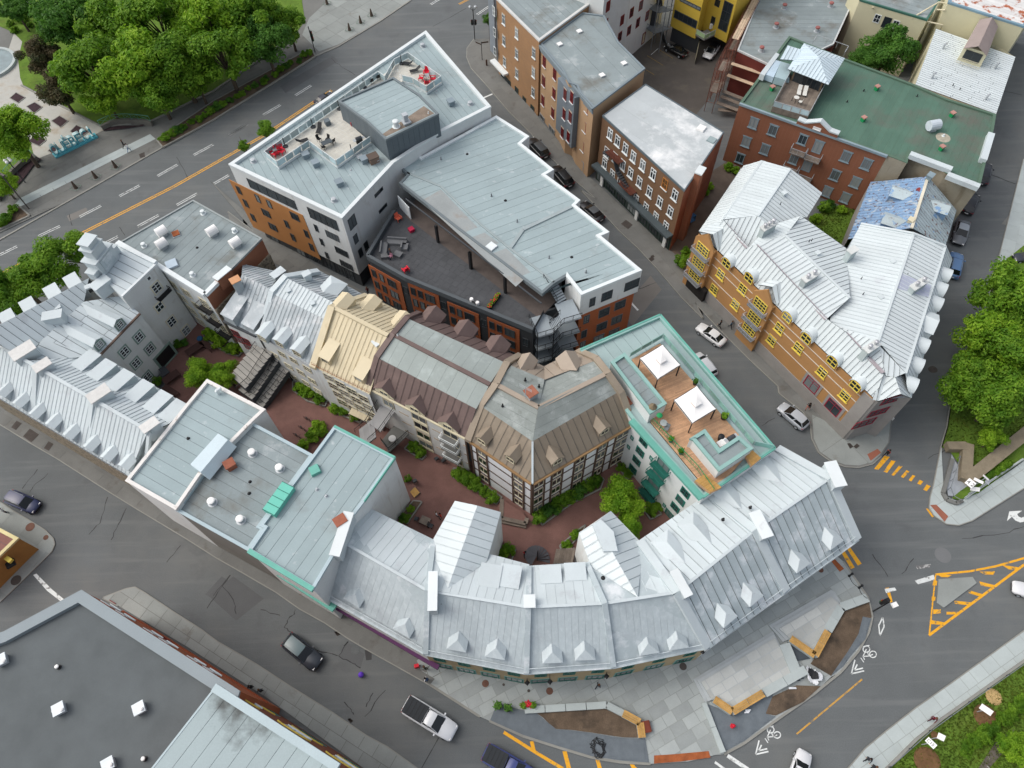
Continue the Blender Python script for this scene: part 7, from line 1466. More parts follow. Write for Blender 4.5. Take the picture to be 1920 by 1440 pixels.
bench_thing('o 1222,1045 1345,1112 1360,1222', .75, 'bent wooden bench at the east end of the plaza flower bed'); tag(MB().box(W1('o 1390,1143', .14), .75, 1.1, .5, .15).box(W1('o 1390,1143', .64), .8, 1.15, .05, .15).build('rust_bin', M('corten', (112, 56, 42), .8, .15, 2)), 'rust red steel box beside the bent wooden bench', 'box')
struct(MB().poly(W('p 868,500 1018,458 1035,560 1000,680 900,800 800,905 680,835 712,790 785,645', .2)).build('soil_bed', soil)); struct(MB().poly(W('p 385,1095 450,1030 600,960 740,965 640,1055 480,1135 420,1125', .2)).build('soil_bed', soil)); struct(MB().poly(W('o 540,1030 1095,1015 1225,1075 1340,1125 1342,1222 1220,1218 1130,1206 1000,1185 850,1165 740,1158 690,1120 650,1080 600,1045', .2)).build('soil_bed', soil))
def cloth(s, z, name, mat, amp=.05, n=26):
    P = W(s, z); xs = [p.x for p in P]; ys = [p.y for p in P]; x0, x1, y0, y1 = min(xs), max(xs), min(ys), max(ys); Q = [(p.x, p.y) for p in P]; mb = MB(); idx = {}
    h = max(x1 - x0, y1 - y0) / n; F = []
    def vv(i, j):
        if (i, j) not in idx: idx[(i, j)] = len(mb.v); x, y = x0 + i * h, y0 + j * h; mb.v.append(V((x, y, z + amp * (math.sin(x * 3.1 + y * 1.7) * math.sin(y * 2.3 - x) + random.uniform(-.5, .5)))))
        return idx[(i, j)]
    for i in range(n + 1):
        for j in range(n + 1):
            if all(inside((x0 + (i + a) * h, y0 + (j + b) * h), Q) for a in (0, 1) for b in (0, 1)): mb.f.append((vv(i, j), vv(i + 1, j), vv(i + 1, j + 1), vv(i, j + 1))); mb.m.append(0)
    if 'geo' in name: mb.poly([p - UP * .03 for p in P])
    return mb.build(name, mat, None, smooth=True)
struct(cloth('o 312,980 510,1025 600,1045 690,1120 740,1160 850,1168 1000,1188 1130,1210 1220,1222 1382,1228 1408,1400 1200,1385 1000,1355 750,1280 500,1200 265,1095', .24, 'geotextile_ground', fabric, .02, 50)); struct(cloth('p 75,1065 228,1125 400,1020 470,1000 420,1125 480,1140 300,1280 182,1345', .24, 'geotextile_ground', fabric, .03, 40)); struct(cloth('p 985,560 1035,570 1000,690 905,800 870,850 800,905 830,860 900,760 960,660', .25, 'geotextile_ground', fabric, .05, 40)); struct(cloth('p 552,722 580,712 700,800 600,820', .3, 'geotextile_ground', M('dark_fabric', (72, 78, 84), .9), .02, 16))
tag(cloth('p 650,830 680,850 750,890 755,940 735,935 720,975 700,955 665,935 655,900', .55, 'crumpled_tarp', tarp, .16, 18), 'crumpled white tarpaulin heap at the end of the concrete wall', 'tarpaulin'); tag(cloth('p 480,1010 560,965 630,960 600,985 520,995', .4, 'white_tarp_strip', tarp, .08, 14), 'narrow strip of white tarpaulin along the lower terrace wall', 'tarpaulin'); tag(cloth('p 300,1095 345,1090 325,1125 285,1130', .4, 'tarp_scrap', tarp, .06, 10), 'small scrap of white tarpaulin below the V-shaped bench', 'tarpaulin'); tag(cloth('p 670,850 720,880 735,925 690,930 660,880', .75, 'black_plastic', black, .12, 14), 'black plastic sheet on the white tarpaulin heap', 'plastic sheet')
tag(cloth('p 655,880 640,930 560,955 470,1000 380,1060 350,1080 420,1010 560,930', .3, 'black_fabric_strip', M('dark_fabric', (72, 78, 84)), .05, 30), 'dark landscaping fabric strip along the lower terrace wall', 'fabric')
hc = thing('hose_coil', 'tangled black hose coil on the grey fabric bed', 'hose', W1('o 1030,1300', .27)); mb = MB(); pv = None
for i in range(90): a = i * .5 + random.uniform(-.3, .3); r_ = random.uniform(.3, 1.0); q = W1('o 1040,1295', .3) + V((math.cos(a) * r_, math.sin(a) * r_ * 1.1, .02 * math.sin(i))); (mb.tube(pv, q, .025, 5) if pv else 0); pv = q
mb.build('hose', black, hc)
# hydrant, signs and signals
hy = thing('fire_hydrant', 'red fire hydrant on the grey fabric bed at the plaza corner', 'hydrant', W1('p 225,1198', .2)); h0 = W1('p 225,1198', .2)
MB().lathe(h0, [(.22, 0), (.22, .08), (.15, .1), (.15, .6), (.2, .62), (.17, .75), (.05, .85)], 12).build('barrel', redp, hy)
for k in range(3): a = k * 2.1; MB().tube(h0 + UP * .45, h0 + UP * .45 + V((math.cos(a), math.sin(a), 0)) * .28, .07, 8).build('outlet', redp, hy)
def text_mesh(s, size, ext, mats):
    cu = bpy.data.curves.new('lettering', 'FONT'); cu.body = s; cu.size = size; cu.extrude = ext; cu.resolution_u = 3; o = bpy.data.objects.new('lettering', cu); COL.objects.link(o)
    dg = bpy.context.evaluated_depsgraph_get(); me = bpy.data.meshes.new_from_object(o.evaluated_get(dg)); bpy.data.objects.remove(o); bpy.data.curves.remove(cu); me.materials.clear()
    for m in mats: me.materials.append(m)
    if len(mats) > 1:
        for p in me.polygons: p.material_index = 0 if abs(p.normal.z) > .7 else 1
    else:
        for p in me.polygons: p.material_index = 0
    return me
b0, b1 = W1('Z 175,472', .1), W1('Z 735,195', .1); bd = (b1 - b0).normalized(); bn = V((bd.y, -bd.x, 0)); turq = M('turquoise', (88, 168, 182), .6, .05, 1); turq2 = M('pale_turquoise', (176, 202, 204), .6, .05, 1)
qs = thing('letter_sign', 'large turquoise standing letters spelling a city name on the park pavement', 'sign', b0); MB().ob(b0 - bn * -.1, bd * (b1 - b0).length, -bn * 1.3, UP * .3).build('plinth', turq, qs)
chars = 'QUÉBEC!'; Lw = (b1 - b0).length / 7.1
for i, ch in enumerate(chars):
    me = text_mesh(ch, 2.75, .38, [turq, turq2]); xs = [v_.co.x for v_ in me.vertices]; wdt = max(xs) - min(xs); sx = min(1.25, Lw * .94 / wdt); x0 = min(xs)
    mt = Matrix(((bd.x * sx, 0, bn.x, 0), (bd.y * sx, 0, bn.y, 0), (0, 1, 0, 0), (0, 0, 0, 1))); me.transform(Matrix.Translation((-x0 - wdt / 2, 0, 0))); me.transform(mt); o = link('letter', me, qs, b0 + bd * Lw * (i + .55) - bn * .55 + UP * .3)
def post(t, p, h, r=.07, mat=None, r2=None): return MB().tube(p, p + UP * h, r, 8, 0, r2).build('pole', mat or black, t)
def globe_lamp(s, z, h, label, n=4):
    p = W1(s, h) - UP * h; p.z = z; t = thing('street_lamp', label, 'street lamp', p); post(t, p, h - .3, .08, darkgrey)
    for k in range(n):
        a = k * 2 * math.pi / n; c = p + V((math.cos(a), math.sin(a), 0)) * .45 + UP * (h - .5); MB().tube(p + UP * (h - .9), c, .03, 5).build('arm', darkgrey, t); MB().lathe(c, [(.02, 0), (.2, .08), (.27, .25), (.2, .42), (.03, .5)], 12).build('globe', canvas, t, smooth=True)
globe_lamp('a 52,1150', .12, 5.0, 'lamp post with four white globes beside the left green park railing'); globe_lamp('a 180,12', .12, 5.5, 'lamp post with white globes at the top left under the park trees', 3)
lm = thing('street_light', 'tall dark lamp mast leaning over the left pavement by the kerbside shrubs', 'street lamp', W1('O 235,915', .12)); q0 = W1('O 235,915', .12); post(lm, q0, 7.5, .1, M('mast_brown', (84, 80, 76), .6)); MB().box(q0 + UP * 7.3, 1.8, .35, .2, 2.6).build('lamp_head', M('mast_brown', (84, 80, 76)), lm)
def signal(s, label, heads, h=5.0, lamps=False, z=.13):
    p = W1(s, z); t = thing('traffic_light', label, 'traffic light', p); post(t, p, h, .08)
    for k, (zz, a, col) in enumerate(heads):
        d = V((math.cos(a), math.sin(a), 0)); c = p + UP * zz + d * .3; o = MB().box(c, .34, .3, 1.0, a).build('signal_head', black, t)
        for j, cc in enumerate(('lens_red', 'lens_amber', 'lens_green')): MB().tube(c + UP * (.82 - j * .3) + d * .17, c + UP * (.82 - j * .3) + d * .27, .1, 10).build('lens', M(cc, ((150, 30, 24), (110, 80, 20), (20, 80, 50))[j], .4), o)
    if lamps:
        for k in (-1, 1): c = p + UP * h + V((.5 * k, 0, 0)); MB().tube(p + UP * (h - .4), c, .03, 5).build('arm', black, t); MB().lathe(c, [(.05, 0), (.25, .1), (.3, .4), (.1, .6)], 10).build('lantern', galv, t)
signal('b 733,375', 'traffic light with two dark heads at the end of the kerbside shrub bed', ((3.4, -.6, 0), (2.4, -.6, 0)), 5.2); signal('c 155,285', 'traffic light with twin lanterns on the corner outside the brown brick building', ((3.0, 3.0, 0), (3.0, .2, 0)), 6.2, True); signal('p 1045,530', 'traffic light mast on the plaza edge beside the white diamond marking', ((2.6, 2.2, 0),), 4.2)
ms = bpy.data.objects['traffic_light.002'] if 'traffic_light.002' in bpy.data.objects else t; q0 = W1('p 1045,530', .13)
MB().tube(q0 + UP * 4.0, W1('p 1165,492', 4.3), .05, 6).build('mast_arm', galv, ms); MB().box(W1('p 1110,475', 3.6), .35, .4, 1.0, .3).build('signal_head', black, ms); MB().box(W1('p 1165,495', 4.3), .6, .5, .3, .3).build('camera_box', canvas, ms)
def panel_sign(s, z, w, h, rz, label, txt=None, tilt=.9, mat=None):
    p = W1(s, z); g = V((p.x, p.y, .14)); t = thing('road_sign', label, 'sign', g); post(t, g, z - .1, .05, galv); u = V((math.cos(rz), math.sin(rz), 0)); n = V((-u.y, u.x, 0)); f = (UP * math.cos(tilt) + n * math.sin(tilt)).normalized()
    k = u.cross(f).normalized(); k = k if k.dot(CAMP - p) > 0 else -k; MB().ob(p - u * w / 2 - f * h / 2, u * w, f * h, k * .04).build('sign_panel', mat or canvas, t)
    if txt:
        me = text_mesh(txt, h * .8, .005, [black]); me.transform(Matrix.Translation((-w * .42, -h * .28, 0))); me.transform(Matrix(((u.x, f.x, k.x, 0), (u.y, f.y, k.y, 0), (u.z, f.z, k.z, 0), (0, 0, 0, 1)))); link('lettering', me, t, p + k * .05)
panel_sign('X 655,540', 2.2, 1.0, .55, -.9, 'white sign lettered C15 on the lower right lawn', 'C15', 1.2); panel_sign('X 722,500', 2.4, .7, .6, -.5, 'blank grey and white sign box next to the C15 sign', None, 1.2); panel_sign('X 1020,320', 2.0, 1.2, .6, -.7, 'white sign panel beside the round soil patch on the lower right lawn', None, 1.1)
panel_sign('Q 690,265', 2.4, .95, .85, -.9, 'white square sign with black marks at the tip of the triangular green', '4 2', 1.2); panel_sign('Q 740,328', 1.8, 1.1, .5, -.2, 'narrow white sign at the tip of the triangular green nearest the pavement', None, 1.0); panel_sign('Q 778,240', 2.2, 1.1, .35, -.6, 'white diagonal sign board between two other signs on the triangular green', None, 1.2); panel_sign('Q 875,245', 2.2, .7, .6, .9, 'grey boxed sign at the pavement edge of the triangular green', None, 1.2, M('sign_grey', (180, 184, 190), .6)); panel_sign('Q 855,205', 2.6, .25, .9, .9, 'tall thin white sign behind the boxed sign on the triangular green', None, 1.2)
ps = thing('direction_sign', 'finger signpost on the corner pavement outside the brown brick building', 'sign', W1('c 208,430', .13)); q0 = W1('c 208,430', .13); post(ps, q0, 3.6, .06)
for k, a in enumerate((.2, 2.5)): MB().ob(q0 + UP * (3.3 - k * .3), V((math.cos(a), math.sin(a), 0)) * 1.3, V((-math.sin(a), math.cos(a), 0)) * .05, UP * .25).build('finger_board', M('sign_brown', (74, 62, 54), .7), ps)
tag(MB().lathe(W1('c 240,470', .13), [(.16, 0), (.16, 1.0), (.2, 1.02), (.12, 1.15)], 10).build('bollard', M('bollard_brown', (74, 56, 48), .7)), 'dark bollard beside the finger signpost on the corner pavement', 'bollard')
for i, s_ in enumerate(('a 548,1355', 'a 692,1280', 'a 835,1205', 'b 1140,115', 'b 1062,165', 'b 982,218', 'b 820,30')):
    p = W1(s_, .1); t = thing('bollard', ['bronze cone post on the kerb plaza nearest the left lamp mast', 'bronze cone post on the kerb plaza, middle of three', 'bronze cone post on the kerb plaza nearest the two walkers', 'dark cone post nearest the main street kerb at the top', 'dark cone post second from the kerb at the top plaza', 'dark cone post closest to the traffic light on the top plaza', 'dark cone post at the top edge under the trees'][i], 'bollard', p, 'cone posts along the main street')
    MB().lathe(p, [(.34, 0), (.3, .15), (.14, 1.3), (.1, 1.5)], 10).build('post_body', M('bronze_post', (84, 72, 62), .6, .2, 2), t)
    for k in range(4): a = .5 + k * math.pi / 2; q = [p + V((math.cos(x), math.sin(x), 0)) * .95 + UP * .25 for x in (a, a + math.pi / 2)]; MB().beam(q[0], q[1], .05, .05).build('guard_bar', M('guard_green', (112, 132, 120), .6), t)
tag(MB().lathe(W1('T 553,300', .35), [(.05, -.33), (.25, -.2), (.32, 0), (.25, .2), (.05, .33)], 12).build('ball', M('violet', (104, 66, 190), .5), smooth=True), 'violet ball lying in the middle of the lower street', 'ball')
for s_, lb in (('o 325,995', 'black tyre-shaped planter at the west corner of the fabric bed'), ('o 393,1012', 'black tyre-shaped planter second from the corner of the fabric bed')): planter(W1(s_, .2), lb, .42, .5, black, LEAF3, 'dark planters at the fabric bed')
for s_, lb, mm in (('o 505,993', 'terracotta pot left of the red flowers by the plaza wall', None), ('o 540,985', 'terracotta pot with red flowers by the plaza wall', redp), ('o 575,993', 'terracotta pot right of the red flowers by the plaza wall', None)): planter(W1(s_, .15), lb, .34, .45, M('terracotta', (140, 88, 70), .8), mm or LEAF, 'flower pots at the plaza wall')
for s_, lb, z in (('o 695,825', 'square wall lantern over the plaza shopfronts near the rusty manhole', 4.6), ('o 1790,605', 'square wall lantern at the east end of the sandstone shopfronts', 4.6), ('o 1100,785', 'wall lantern between the two eastern sandstone shopfronts', 3.6), ('o 532,832', 'wall lantern at the corner downpipe of the sandstone shopfronts', 3.0)):
    p = W1(s_, z); t = thing('wall_lantern', lb, 'lantern', p, 'wall lanterns of the curved row'); MB().lathe(p, [(.12, 0), (.26, .1), (.26, .55), (.3, .58), (.05, .75)], 4).build('lantern_body', black, t); MB().box(p + UP * .14, .3, .3, .38, .3).build('lantern_glass', canvas, t); MB().beam(p + UP * .8, p + UP * .8 + V((0, 1.0, 0)), .06, .06).build('bracket', black, t)
# chain posts at the plaza corner and along the lower right lawn
for i, s_ in enumerate(('p 905,325', 'p 962,393')): p = W1(s_, .15); t = thing('chain_post', ('black chain post on the plaza corner nearest the crosswalk bars', 'black chain post on the plaza corner nearer the soil bed')[i], 'post', p); MB().lathe(p, [(.16, 0), (.12, .1), (.1, .9), (.16, .95), (.1, 1.05)], 10).build('post_body', black, t); q = W1(('p 962,393', 'p 1010,455')[i], .15); mb = MB(); pv = None
for i, (s_, e_) in enumerate((('p 905,325', 'p 962,393'), ('p 962,393', 'p 1010,455'))):
    a, b = W1(s_, .95), W1(e_, .95); mb = MB(); pts_ = [a.lerp(b, k / 8) - UP * (.4 * math.sin(math.pi * k / 8)) for k in range(9)]
    for u_, v_ in zip(pts_, pts_[1:]): mb.tube(u_, v_, .03, 5)
    mb.build('chain', black, bpy.data.objects['chain_post' if i == 0 else 'chain_post.001'])
fe_ = thing('lawn_fence', 'low grey post and rail fence along the lower right lawn', 'fence', W1('X 700,410', .14)); q = W('X 370,700 640,460 900,270 1270,10', .3)
for a, b in zip(q, q[1:]):
    n = max(2, int((b - a).length / 2.3)); MB().beam(a + UP * .75, b + UP * .75, .06, .06).build('rail', midgrey, fe_)
    for k in range(n): MB().tube(a.lerp(b, k / n), a.lerp(b, k / n) + UP * .8, .06, 6).build('post', darkgrey, fe_)
# triangular green: stone planters and retaining walls
tw_ = thing('stone_retaining_wall', 'brown stone retaining wall round the tip of the triangular green', 'wall', W1('Q 640,120', .1))
for s_, w_, z_ in (('l 1600,405 1588,615', 1.3, 1.1), ('l 1480,418 1590,418', 1.1, 1.14), ('l 1592,618 1740,500 1990,300', 1.5, 1.18)):
    q = W(s_, z_)
    for a, b in zip(q, q[1:]): MB().beam(a, b, w_, 1.0).build('wall_run', M('brown_stone', (132, 122, 104), .9, .15, 1, .12), tw_)
struct(MB().poly(W('l 1500,470 1550,560 1600,620 1640,640 1560,720 1480,710 1470,660', .2)).build('gravel_bed', M('grey_gravel', (150, 156, 162), .95, .1, 1, .1))); struct(MB().poly(W('l 1500,725 1600,640 1640,665 1990,400 1990,455 1640,700 1545,735', .22)).build('ground_cover', grassm))
ra_ = thing('handrail', 'grey handrail beside the pavement at the tip of the triangular green', 'railing', W1('Q 450,250', .14)); rail(ra_, W('Q 545,0 500,150 440,340 470,430 560,480 640,420 1260,20', .16), .9, midgrey, 1.6)
for s_, w_ in (('Q 500,0 400,370 440,440 540,480 610,450',  .45), ('Q 640,420 1265,0', .25)):
    q = W(s_, .45); t_ = thing('kerb_wall', 'curved grey kerb wall round the gravel tip of the green' if w_ > .3 else 'straight pale kerb wall between green and lower pavement', 'wall', q[0])
    for a, b in zip(q, q[1:]): MB().beam(a, b, w_, .35).build('wall_run', conc_dark if w_ > .3 else conc_light, t_)
for i, (s_, r) in enumerate((('X 630,660', 1.35), ('X 1018,365', 1.25), ('X 1070,235', .85), ('X 680,490', .4))): struct(MB().lathe(W1(s_, .2), [(r, 0), (r * .8, .06)], 18).build('soil_patch', M('tree_pit', (112, 84, 58), 1, .2, 1, .15) if i != 2 else M('straw', (176, 150, 104), 1, .2, 1, .15)))
struct(MB().poly(W('X 960,720 1080,540 1200,450 1230,480 1100,640 1030,720', .22)).build('rock_ground', M('rock_slab', (98, 92, 84), .95, .2, .8, .15, blots=(((176, 176, 170), 1.2, .62, .66),))))
# park railing walls
for s_, lb in (('a 722,905 800,868 900,855 1000,860 1085,872', 'green curved park railing on a stone wall, right of the turquoise letters'), ('a -30,1420 20,1300 80,1220 150,1155 225,1108 255,1130', 'green curved park railing on a stone wall at the left edge')):
    q = W(s_, 1.1); t = thing('park_railing', lb, 'railing', V((q[2].x, q[2].y, .1)))
    for a, b in zip(q, q[1:]): MB().beam(a, b, .5, 1.0).build('wall_run', M('park_stone', (112, 110, 104), .95, .15, 1, .12), t)
    rail(t, q, 1.1, M('park_green', (98, 156, 138), .6), 1.6, mid=0); mb = MB()
    for a, b in zip(q, q[1:]):
        n = max(1, round((b - a).length / 1.6))
        for k in range(n): c, d = a.lerp(b, k / n), a.lerp(b, (k + 1) / n); mb.beam(c + UP * 1.05, d + UP * .1, .03, .03); mb.beam(c + UP * .1, d + UP * 1.05, .03, .03)
    mb.build('cross_bars', MATS['park_green'], t)
for s_ in ('a 735,925 850,905 1000,903 1085,872 1030,905 900,925 750,940', 'a 100,1360 165,1290 240,1190 300,1145 250,1120 150,1180 60,1300 40,1370'): struct(MB().poly(W(s_, .3)).build('planting_bed', M('dark_soil', (62, 48, 52))))

# ================================================================ courtyard stairs, tables, beds
CS = thing('courtyard_stairs', 'three broad stone flights with black railings down into the brick courtyard', 'stairs', W1('M 380,450', .1)); stp = M('stair_stone', (162, 160, 154), .9, .12, .5, .1, obj=.08)
for i, (hi, lo, w_) in enumerate(((('M 395,228', 5.6), ('M 185,505', 3.2), 3.2), (('M 452,290', 4.2), ('M 240,600', 1.9), 2.6), (('M 515,385', 2.9), ('M 325,660', .7), 2.4))): stairs(CS, W1(lo[0], lo[1]), W1(hi[0], hi[1]), w_, stp, n=9, thick=1.0)
for s_ in ('M 432,240,5.6 330,395,4.2 265,500,3.6 180,570,2.6', 'M 478,310,4.2 390,470,3.2 310,580,2.6 250,615,1.9', 'M 538,435,2.9 440,570,1.6 350,662,.8', 'M 345,205,5.7 290,280,5.2'): rail(CS, W(s_), 1.0, black, 1.3, bars=.17)
MB().beam(W1('M 440,250', 5.8), W1('M 590,490', .3), .2, .3).build('downpipe', black, CS)
BS = thing('landing_stairs', 'grey stair landing with black rails climbing to the brown-roofed block', 'stairs', W1('I 330,640', .1)); P = W('I 338,455 495,525 318,775 195,685', 6.6); MB().prism([p - UP * .25 for p in P], .25).build('landing', M('landing_grey', (150, 150, 150), .8, .05, .5), BS); stairs(BS, W1('I 95,860', 4.6), W1('I 255,735', 6.6), 2.6, MATS['landing_grey'], n=11)
rail(BS, W('I 500,520,6.6 310,790,6.6 190,895,5.0'), 1.0, black, 1.3, mid=1); rail(BS, W('I 318,430,6.6 240,560,6.6 165,690,6.6 40,790,4.8'), 1.0, black, 1.3, mid=1)
P = W('I 560,600 640,800 420,1000 330,880', 2.0); MB().prism([p - UP * .25 for p in P], .25).build('landing', conc_dark, BS); rail(BS, [P[1], P[2], P[3]], 1.0, black, 1.3, mid=1); stairs(BS, W1('I 400,960', 0.1), W1('I 470,880', 2.0), 1.6, conc_dark)
table(W1('I 462,880', 2.05), 0, .95, .95, canvas, 'round white table under the grey stair landing', rnd=True)
SP = thing('spiral_steps', 'dark round spiral steps in the courtyard behind the curved row', 'stairs', W1('k 605,1345', .1)); c0 = W1('k 605,1345', .1)
for k in range(14): a = k * .32 - .3; b = a + .3; MB().prism([c0 + UP * (.17 * k), c0 + V((math.cos(a), math.sin(a), 0)) * 1.5 + UP * (.17 * k), c0 + V((math.cos(b), math.sin(b), 0)) * 1.5 + UP * (.17 * k)], .08).build('tread', M('step_dark', (84, 84, 88), .8, .1, 1), SP)
MB().tube(c0, c0 + UP * 3.4, .07, 8).build('newel', black, SP)
S3 = thing('wooden_steps', 'dark weathered wooden steps beside the tilted courtyard wing', 'stairs', W1('k 800,1310', .1)); stairs(S3, W1('k 730,1320', .1), W1('k 870,1310', 2.2), 1.8, oldwood, n=8)
for s_, lb, rz, w_, d_ in (('N 360,415', 'dark picnic table near the blue bin in the west courtyard', .75, 2.6, 1.2), ('N 130,695', 'dark picnic table near the archway in the west courtyard', .75, 2.4, 1.2), ('N 120,830', 'dark bench table in the shade of the west courtyard dormers', -.6, 2.4, .9), ('N 480,380', 'dark bench table beside the round shrubs of the west courtyard', -.6, 2.2, .8)): table(W1(s_, .08), rz, w_, d_, M('dark_table', (74, 52, 48), .8, .1, 1), lb)
table(W1('j 1528,1075', .08), -.45, 1.2, 1.0, oldwood, 'brown square table in the courtyard by the blank white wall')
for s_, rz, lb in (('j 1465,1055', 1.2, 'dark chair left of the brown courtyard table'), ('j 1568,1105', -2.0, 'dark chair right of the brown courtyard table'), ('I 955,1095', .6, 'left of two dark chairs by the brown-roofed block'), ('I 1030,1115', .6, 'right of two dark chairs by the brown-roofed block'), ('j 1455,785', .5, 'dark chair beside the wooden pallet in the courtyard')): dining_chair(W1(s_, .08), rz, darkgrey, lb, 'dark courtyard chairs')
pl_ = thing('pallet', 'weathered wooden pallet standing in the courtyard', 'pallet', W1('j 1450,855', .08)); q = W('j 1420,850 1455,815 1490,855 1450,890', .35)
for k in range(5): a = q[0].lerp(q[1], k / 5); b = q[3].lerp(q[2], k / 5); MB().beam(a, b, .18, .05).build('board', wood, pl_)
for a, b in ((0, 1), (3, 2)): MB().beam(q[a] - UP * .06, q[b] - UP * .06, .12, .12).build('bearer', oldwood, pl_)
tag(MB().lathe(W1('N 415,320', .08), [(.32, 0), (.4, .8), (.44, .82), (.36, .95)], 12).build('blue_bin', M('bin_blue', (48, 92, 132), .5)), 'blue bin in the west courtyard', 'bin'); tag(MB().lathe(W1('N 30,555', .08), [(.35, 0), (.45, .5), (.3, .9), (.1, 1.1)], 9).build('urn', M('urn_cream', (206, 190, 150), .8)), 'cream flower urn beside the archway', 'urn'); tag(MB().box(W1('N 50,625', .08), .9, .8, .8, .7).box(W1('N 50,625', .88), 1.0, .9, .08, .7).build('grey_box', darkgrey), 'grey box beside the cream urn in the west courtyard', 'box'); tag(MB().box(W1('v 1010,1095', .1), .9, .7, 1.1, .6).box(W1('v 1010,1095', 1.2), 1.0, .8, .1, .6).build('wheelie_bin', M('bin_blue', (48, 92, 132))), 'blue wheelie bin in the passage beside the dark brick building', 'bin')
for s_ in ('j 1130,590', ): pass
dd_ = thing('courtyard_terrace', 'raised brick terrace with timber steps at the corner of the half-timbered block', 'terrace', W1('k 430,1010', .1)); P = W('k 350,905 500,1000 530,1045 520,1080 345,1040 320,960', .7); MB().prism([p - UP * .62 for p in P], .6).build('platform', brickpave, dd_)
for s_ in ('k 345,1040 520,1080', 'k 350,905 345,1040', 'k 520,1080 530,1040'): q = W(s_, .76); MB().beam(q[0], q[1], .5, .2).build('timber_edge', oldwood, dd_)
q = W('k 340,1060 525,1100', .4); MB().beam(q[0], q[1], .5, .3).build('timber_step', oldwood, dd_)
for i, s_ in enumerate(('k 0,680 60,690 350,890 310,940 120,810 0,745', 'k 575,1000 640,950 850,850 1050,735 1085,760 1060,830 860,930 640,1090', 'k 765,1240 920,1110 950,1090 930,1150 790,1290', 'k 1170,640 1210,620 1290,740 1250,760', 'k 1375,985 1420,930 1500,1010 1420,1050', 'M 590,490 760,570 850,620 830,680 700,640 590,560', 'M 865,670 960,650 1110,770 1090,800 940,740', 'j 1395,1080 1500,925 1490,920 1440,915 1330,1040', 'j 1375,540 1420,490 1530,590 1500,620', 'N 425,200 520,190 700,330 840,390 780,460 660,430 440,290', 'k 325,1330 360,1240 450,1265 420,1340')):
    P = W(s_, .3); o = struct(MB().prism([p - UP * .25 for p in P], .22).build('planting_bed', soil))
    for a, b in zip(P, P[1:] + P[:1]): MB().beam(a, b, .16, .26).build('bed_edging', kerbm, o)
for i, s_ in enumerate(('j 690,345', 'j 650,410', 'j 615,465')):
    p = W1(s_, .1); t = thing('bicycle', ['parked black bicycle nearest the courtyard stairs', 'parked black bicycle, middle of three by the courtyard shrubs', 'parked black bicycle closest to the white side wall'][i], 'bicycle', p, 'bicycles parked in the courtyard'); d = V((math.cos(-.6), math.sin(-.6), 0))
    for k in (-.52, .52):
        c = p + d * k + UP * .34; mb = MB(); q = [c + d * math.cos(j * .449) * .33 + UP * math.sin(j * .449) * .33 for j in range(15)]
        for a, b in zip(q, q[1:]): mb.tube(a, b, .025, 5)
        mb.build('wheel', rubber, t)
    mb = MB(); A_ = p - d * .52 + UP * .34; B__ = p + d * .52 + UP * .34; S_ = p - d * .2 + UP * .85; H_ = p + d * .38 + UP * .9; C_ = p + UP * .32
    for a, b in ((A_, S_), (A_, C_), (C_, S_), (C_, H_), (S_, H_), (H_, B__)): mb.tube(a, b, .02, 5)
    mb.build('frame', black, t); MB().box(S_ + UP * .02, .26, .14, .06, -.6).build('saddle', black, t); n = V((-d.y, d.x, 0)); MB().tube(H_ + UP * .1 - n * .3, H_ + UP * .1 + n * .3, .02, 5).build('handlebar', black, t)
# ================================================================ trees, shrubs, grass
def crown_mesh(seed, n, leaf, clusters, cr=.34, mat=None, flat_=.8):
    rnd = random.Random(seed); C = []
    while len(C) < clusters:
        v = V((rnd.uniform(-1, 1), rnd.uniform(-1, 1), rnd.uniform(-.75, 1)))
        if .3 < v.length < .8: C.append((v, cr * rnd.uniform(.65, 1.15)))
    vs_, fs = [], []
    for i in range(n):
        c, r = C[rnd.randrange(len(C))]; d = V((rnd.gauss(0, 1), rnd.gauss(0, 1), rnd.gauss(.25, 1))).normalized(); p = c + d * r * rnd.uniform(.55, 1.08); p.z *= flat_
        nn = (d + V((rnd.gauss(0, .55), rnd.gauss(0, .55), rnd.gauss(.3, .4)))).normalized(); a = nn.orthogonal().normalized(); b = nn.cross(a); th = rnd.uniform(0, 6.3); e = (a * math.cos(th) + b * math.sin(th)) * leaf * rnd.uniform(.7, 1.4); f = (b * math.cos(th) - a * math.sin(th)) * leaf * .5
        o = len(vs_); vs_ += [tuple(p - e), tuple(p + f), tuple(p + e - nn * leaf * .25), tuple(p - f)]; fs.append((o, o + 1, o + 2, o + 3))
    me = bpy.data.meshes.new('crown'); me.from_pydata(vs_, [], fs); me.materials.append(mat); return me, C
bark = M('bark', (86, 76, 66), .95, .2, 3, .15)
def trunk_mesh(C, seed):
    rnd = random.Random(seed); mb = MB(); mb.tube(V((0, 0, 0)), V((.02, .01, .55)), .05, 8, 0, .03)
    for c, r in rnd.sample(C, min(7, len(C))): m = V((0.02, .01, rnd.uniform(.35, .55))); e = V((c.x * .45, c.y * .45, 1.0 + c.z * .4)); mb.tube(m, e, .022, 5, 0, .008)
    return mb.mesh('trunk', bark)
LEAFB = leafmat('leaf_bronze', (88, 84, 54), (112, 98, 74), (66, 80, 50))
CV = {}
for nm, mat in (('g', LEAF), ('b', LEAF2), ('d', LEAF3), ('r', LEAFB)):
    CV[nm] = []
    for sd in range(3 if nm == 'g' else 2): me, C = crown_mesh(11 * sd + ord(nm), 9000, .052, 30, .32, mat); CV[nm].append((me, trunk_mesh(C, sd)))
BV = [crown_mesh(91 + k, 1500, .13, 16, .42, m, .75)[0] for k, m in enumerate((LEAF, LEAF2, LEAF3))]
tn = [0]
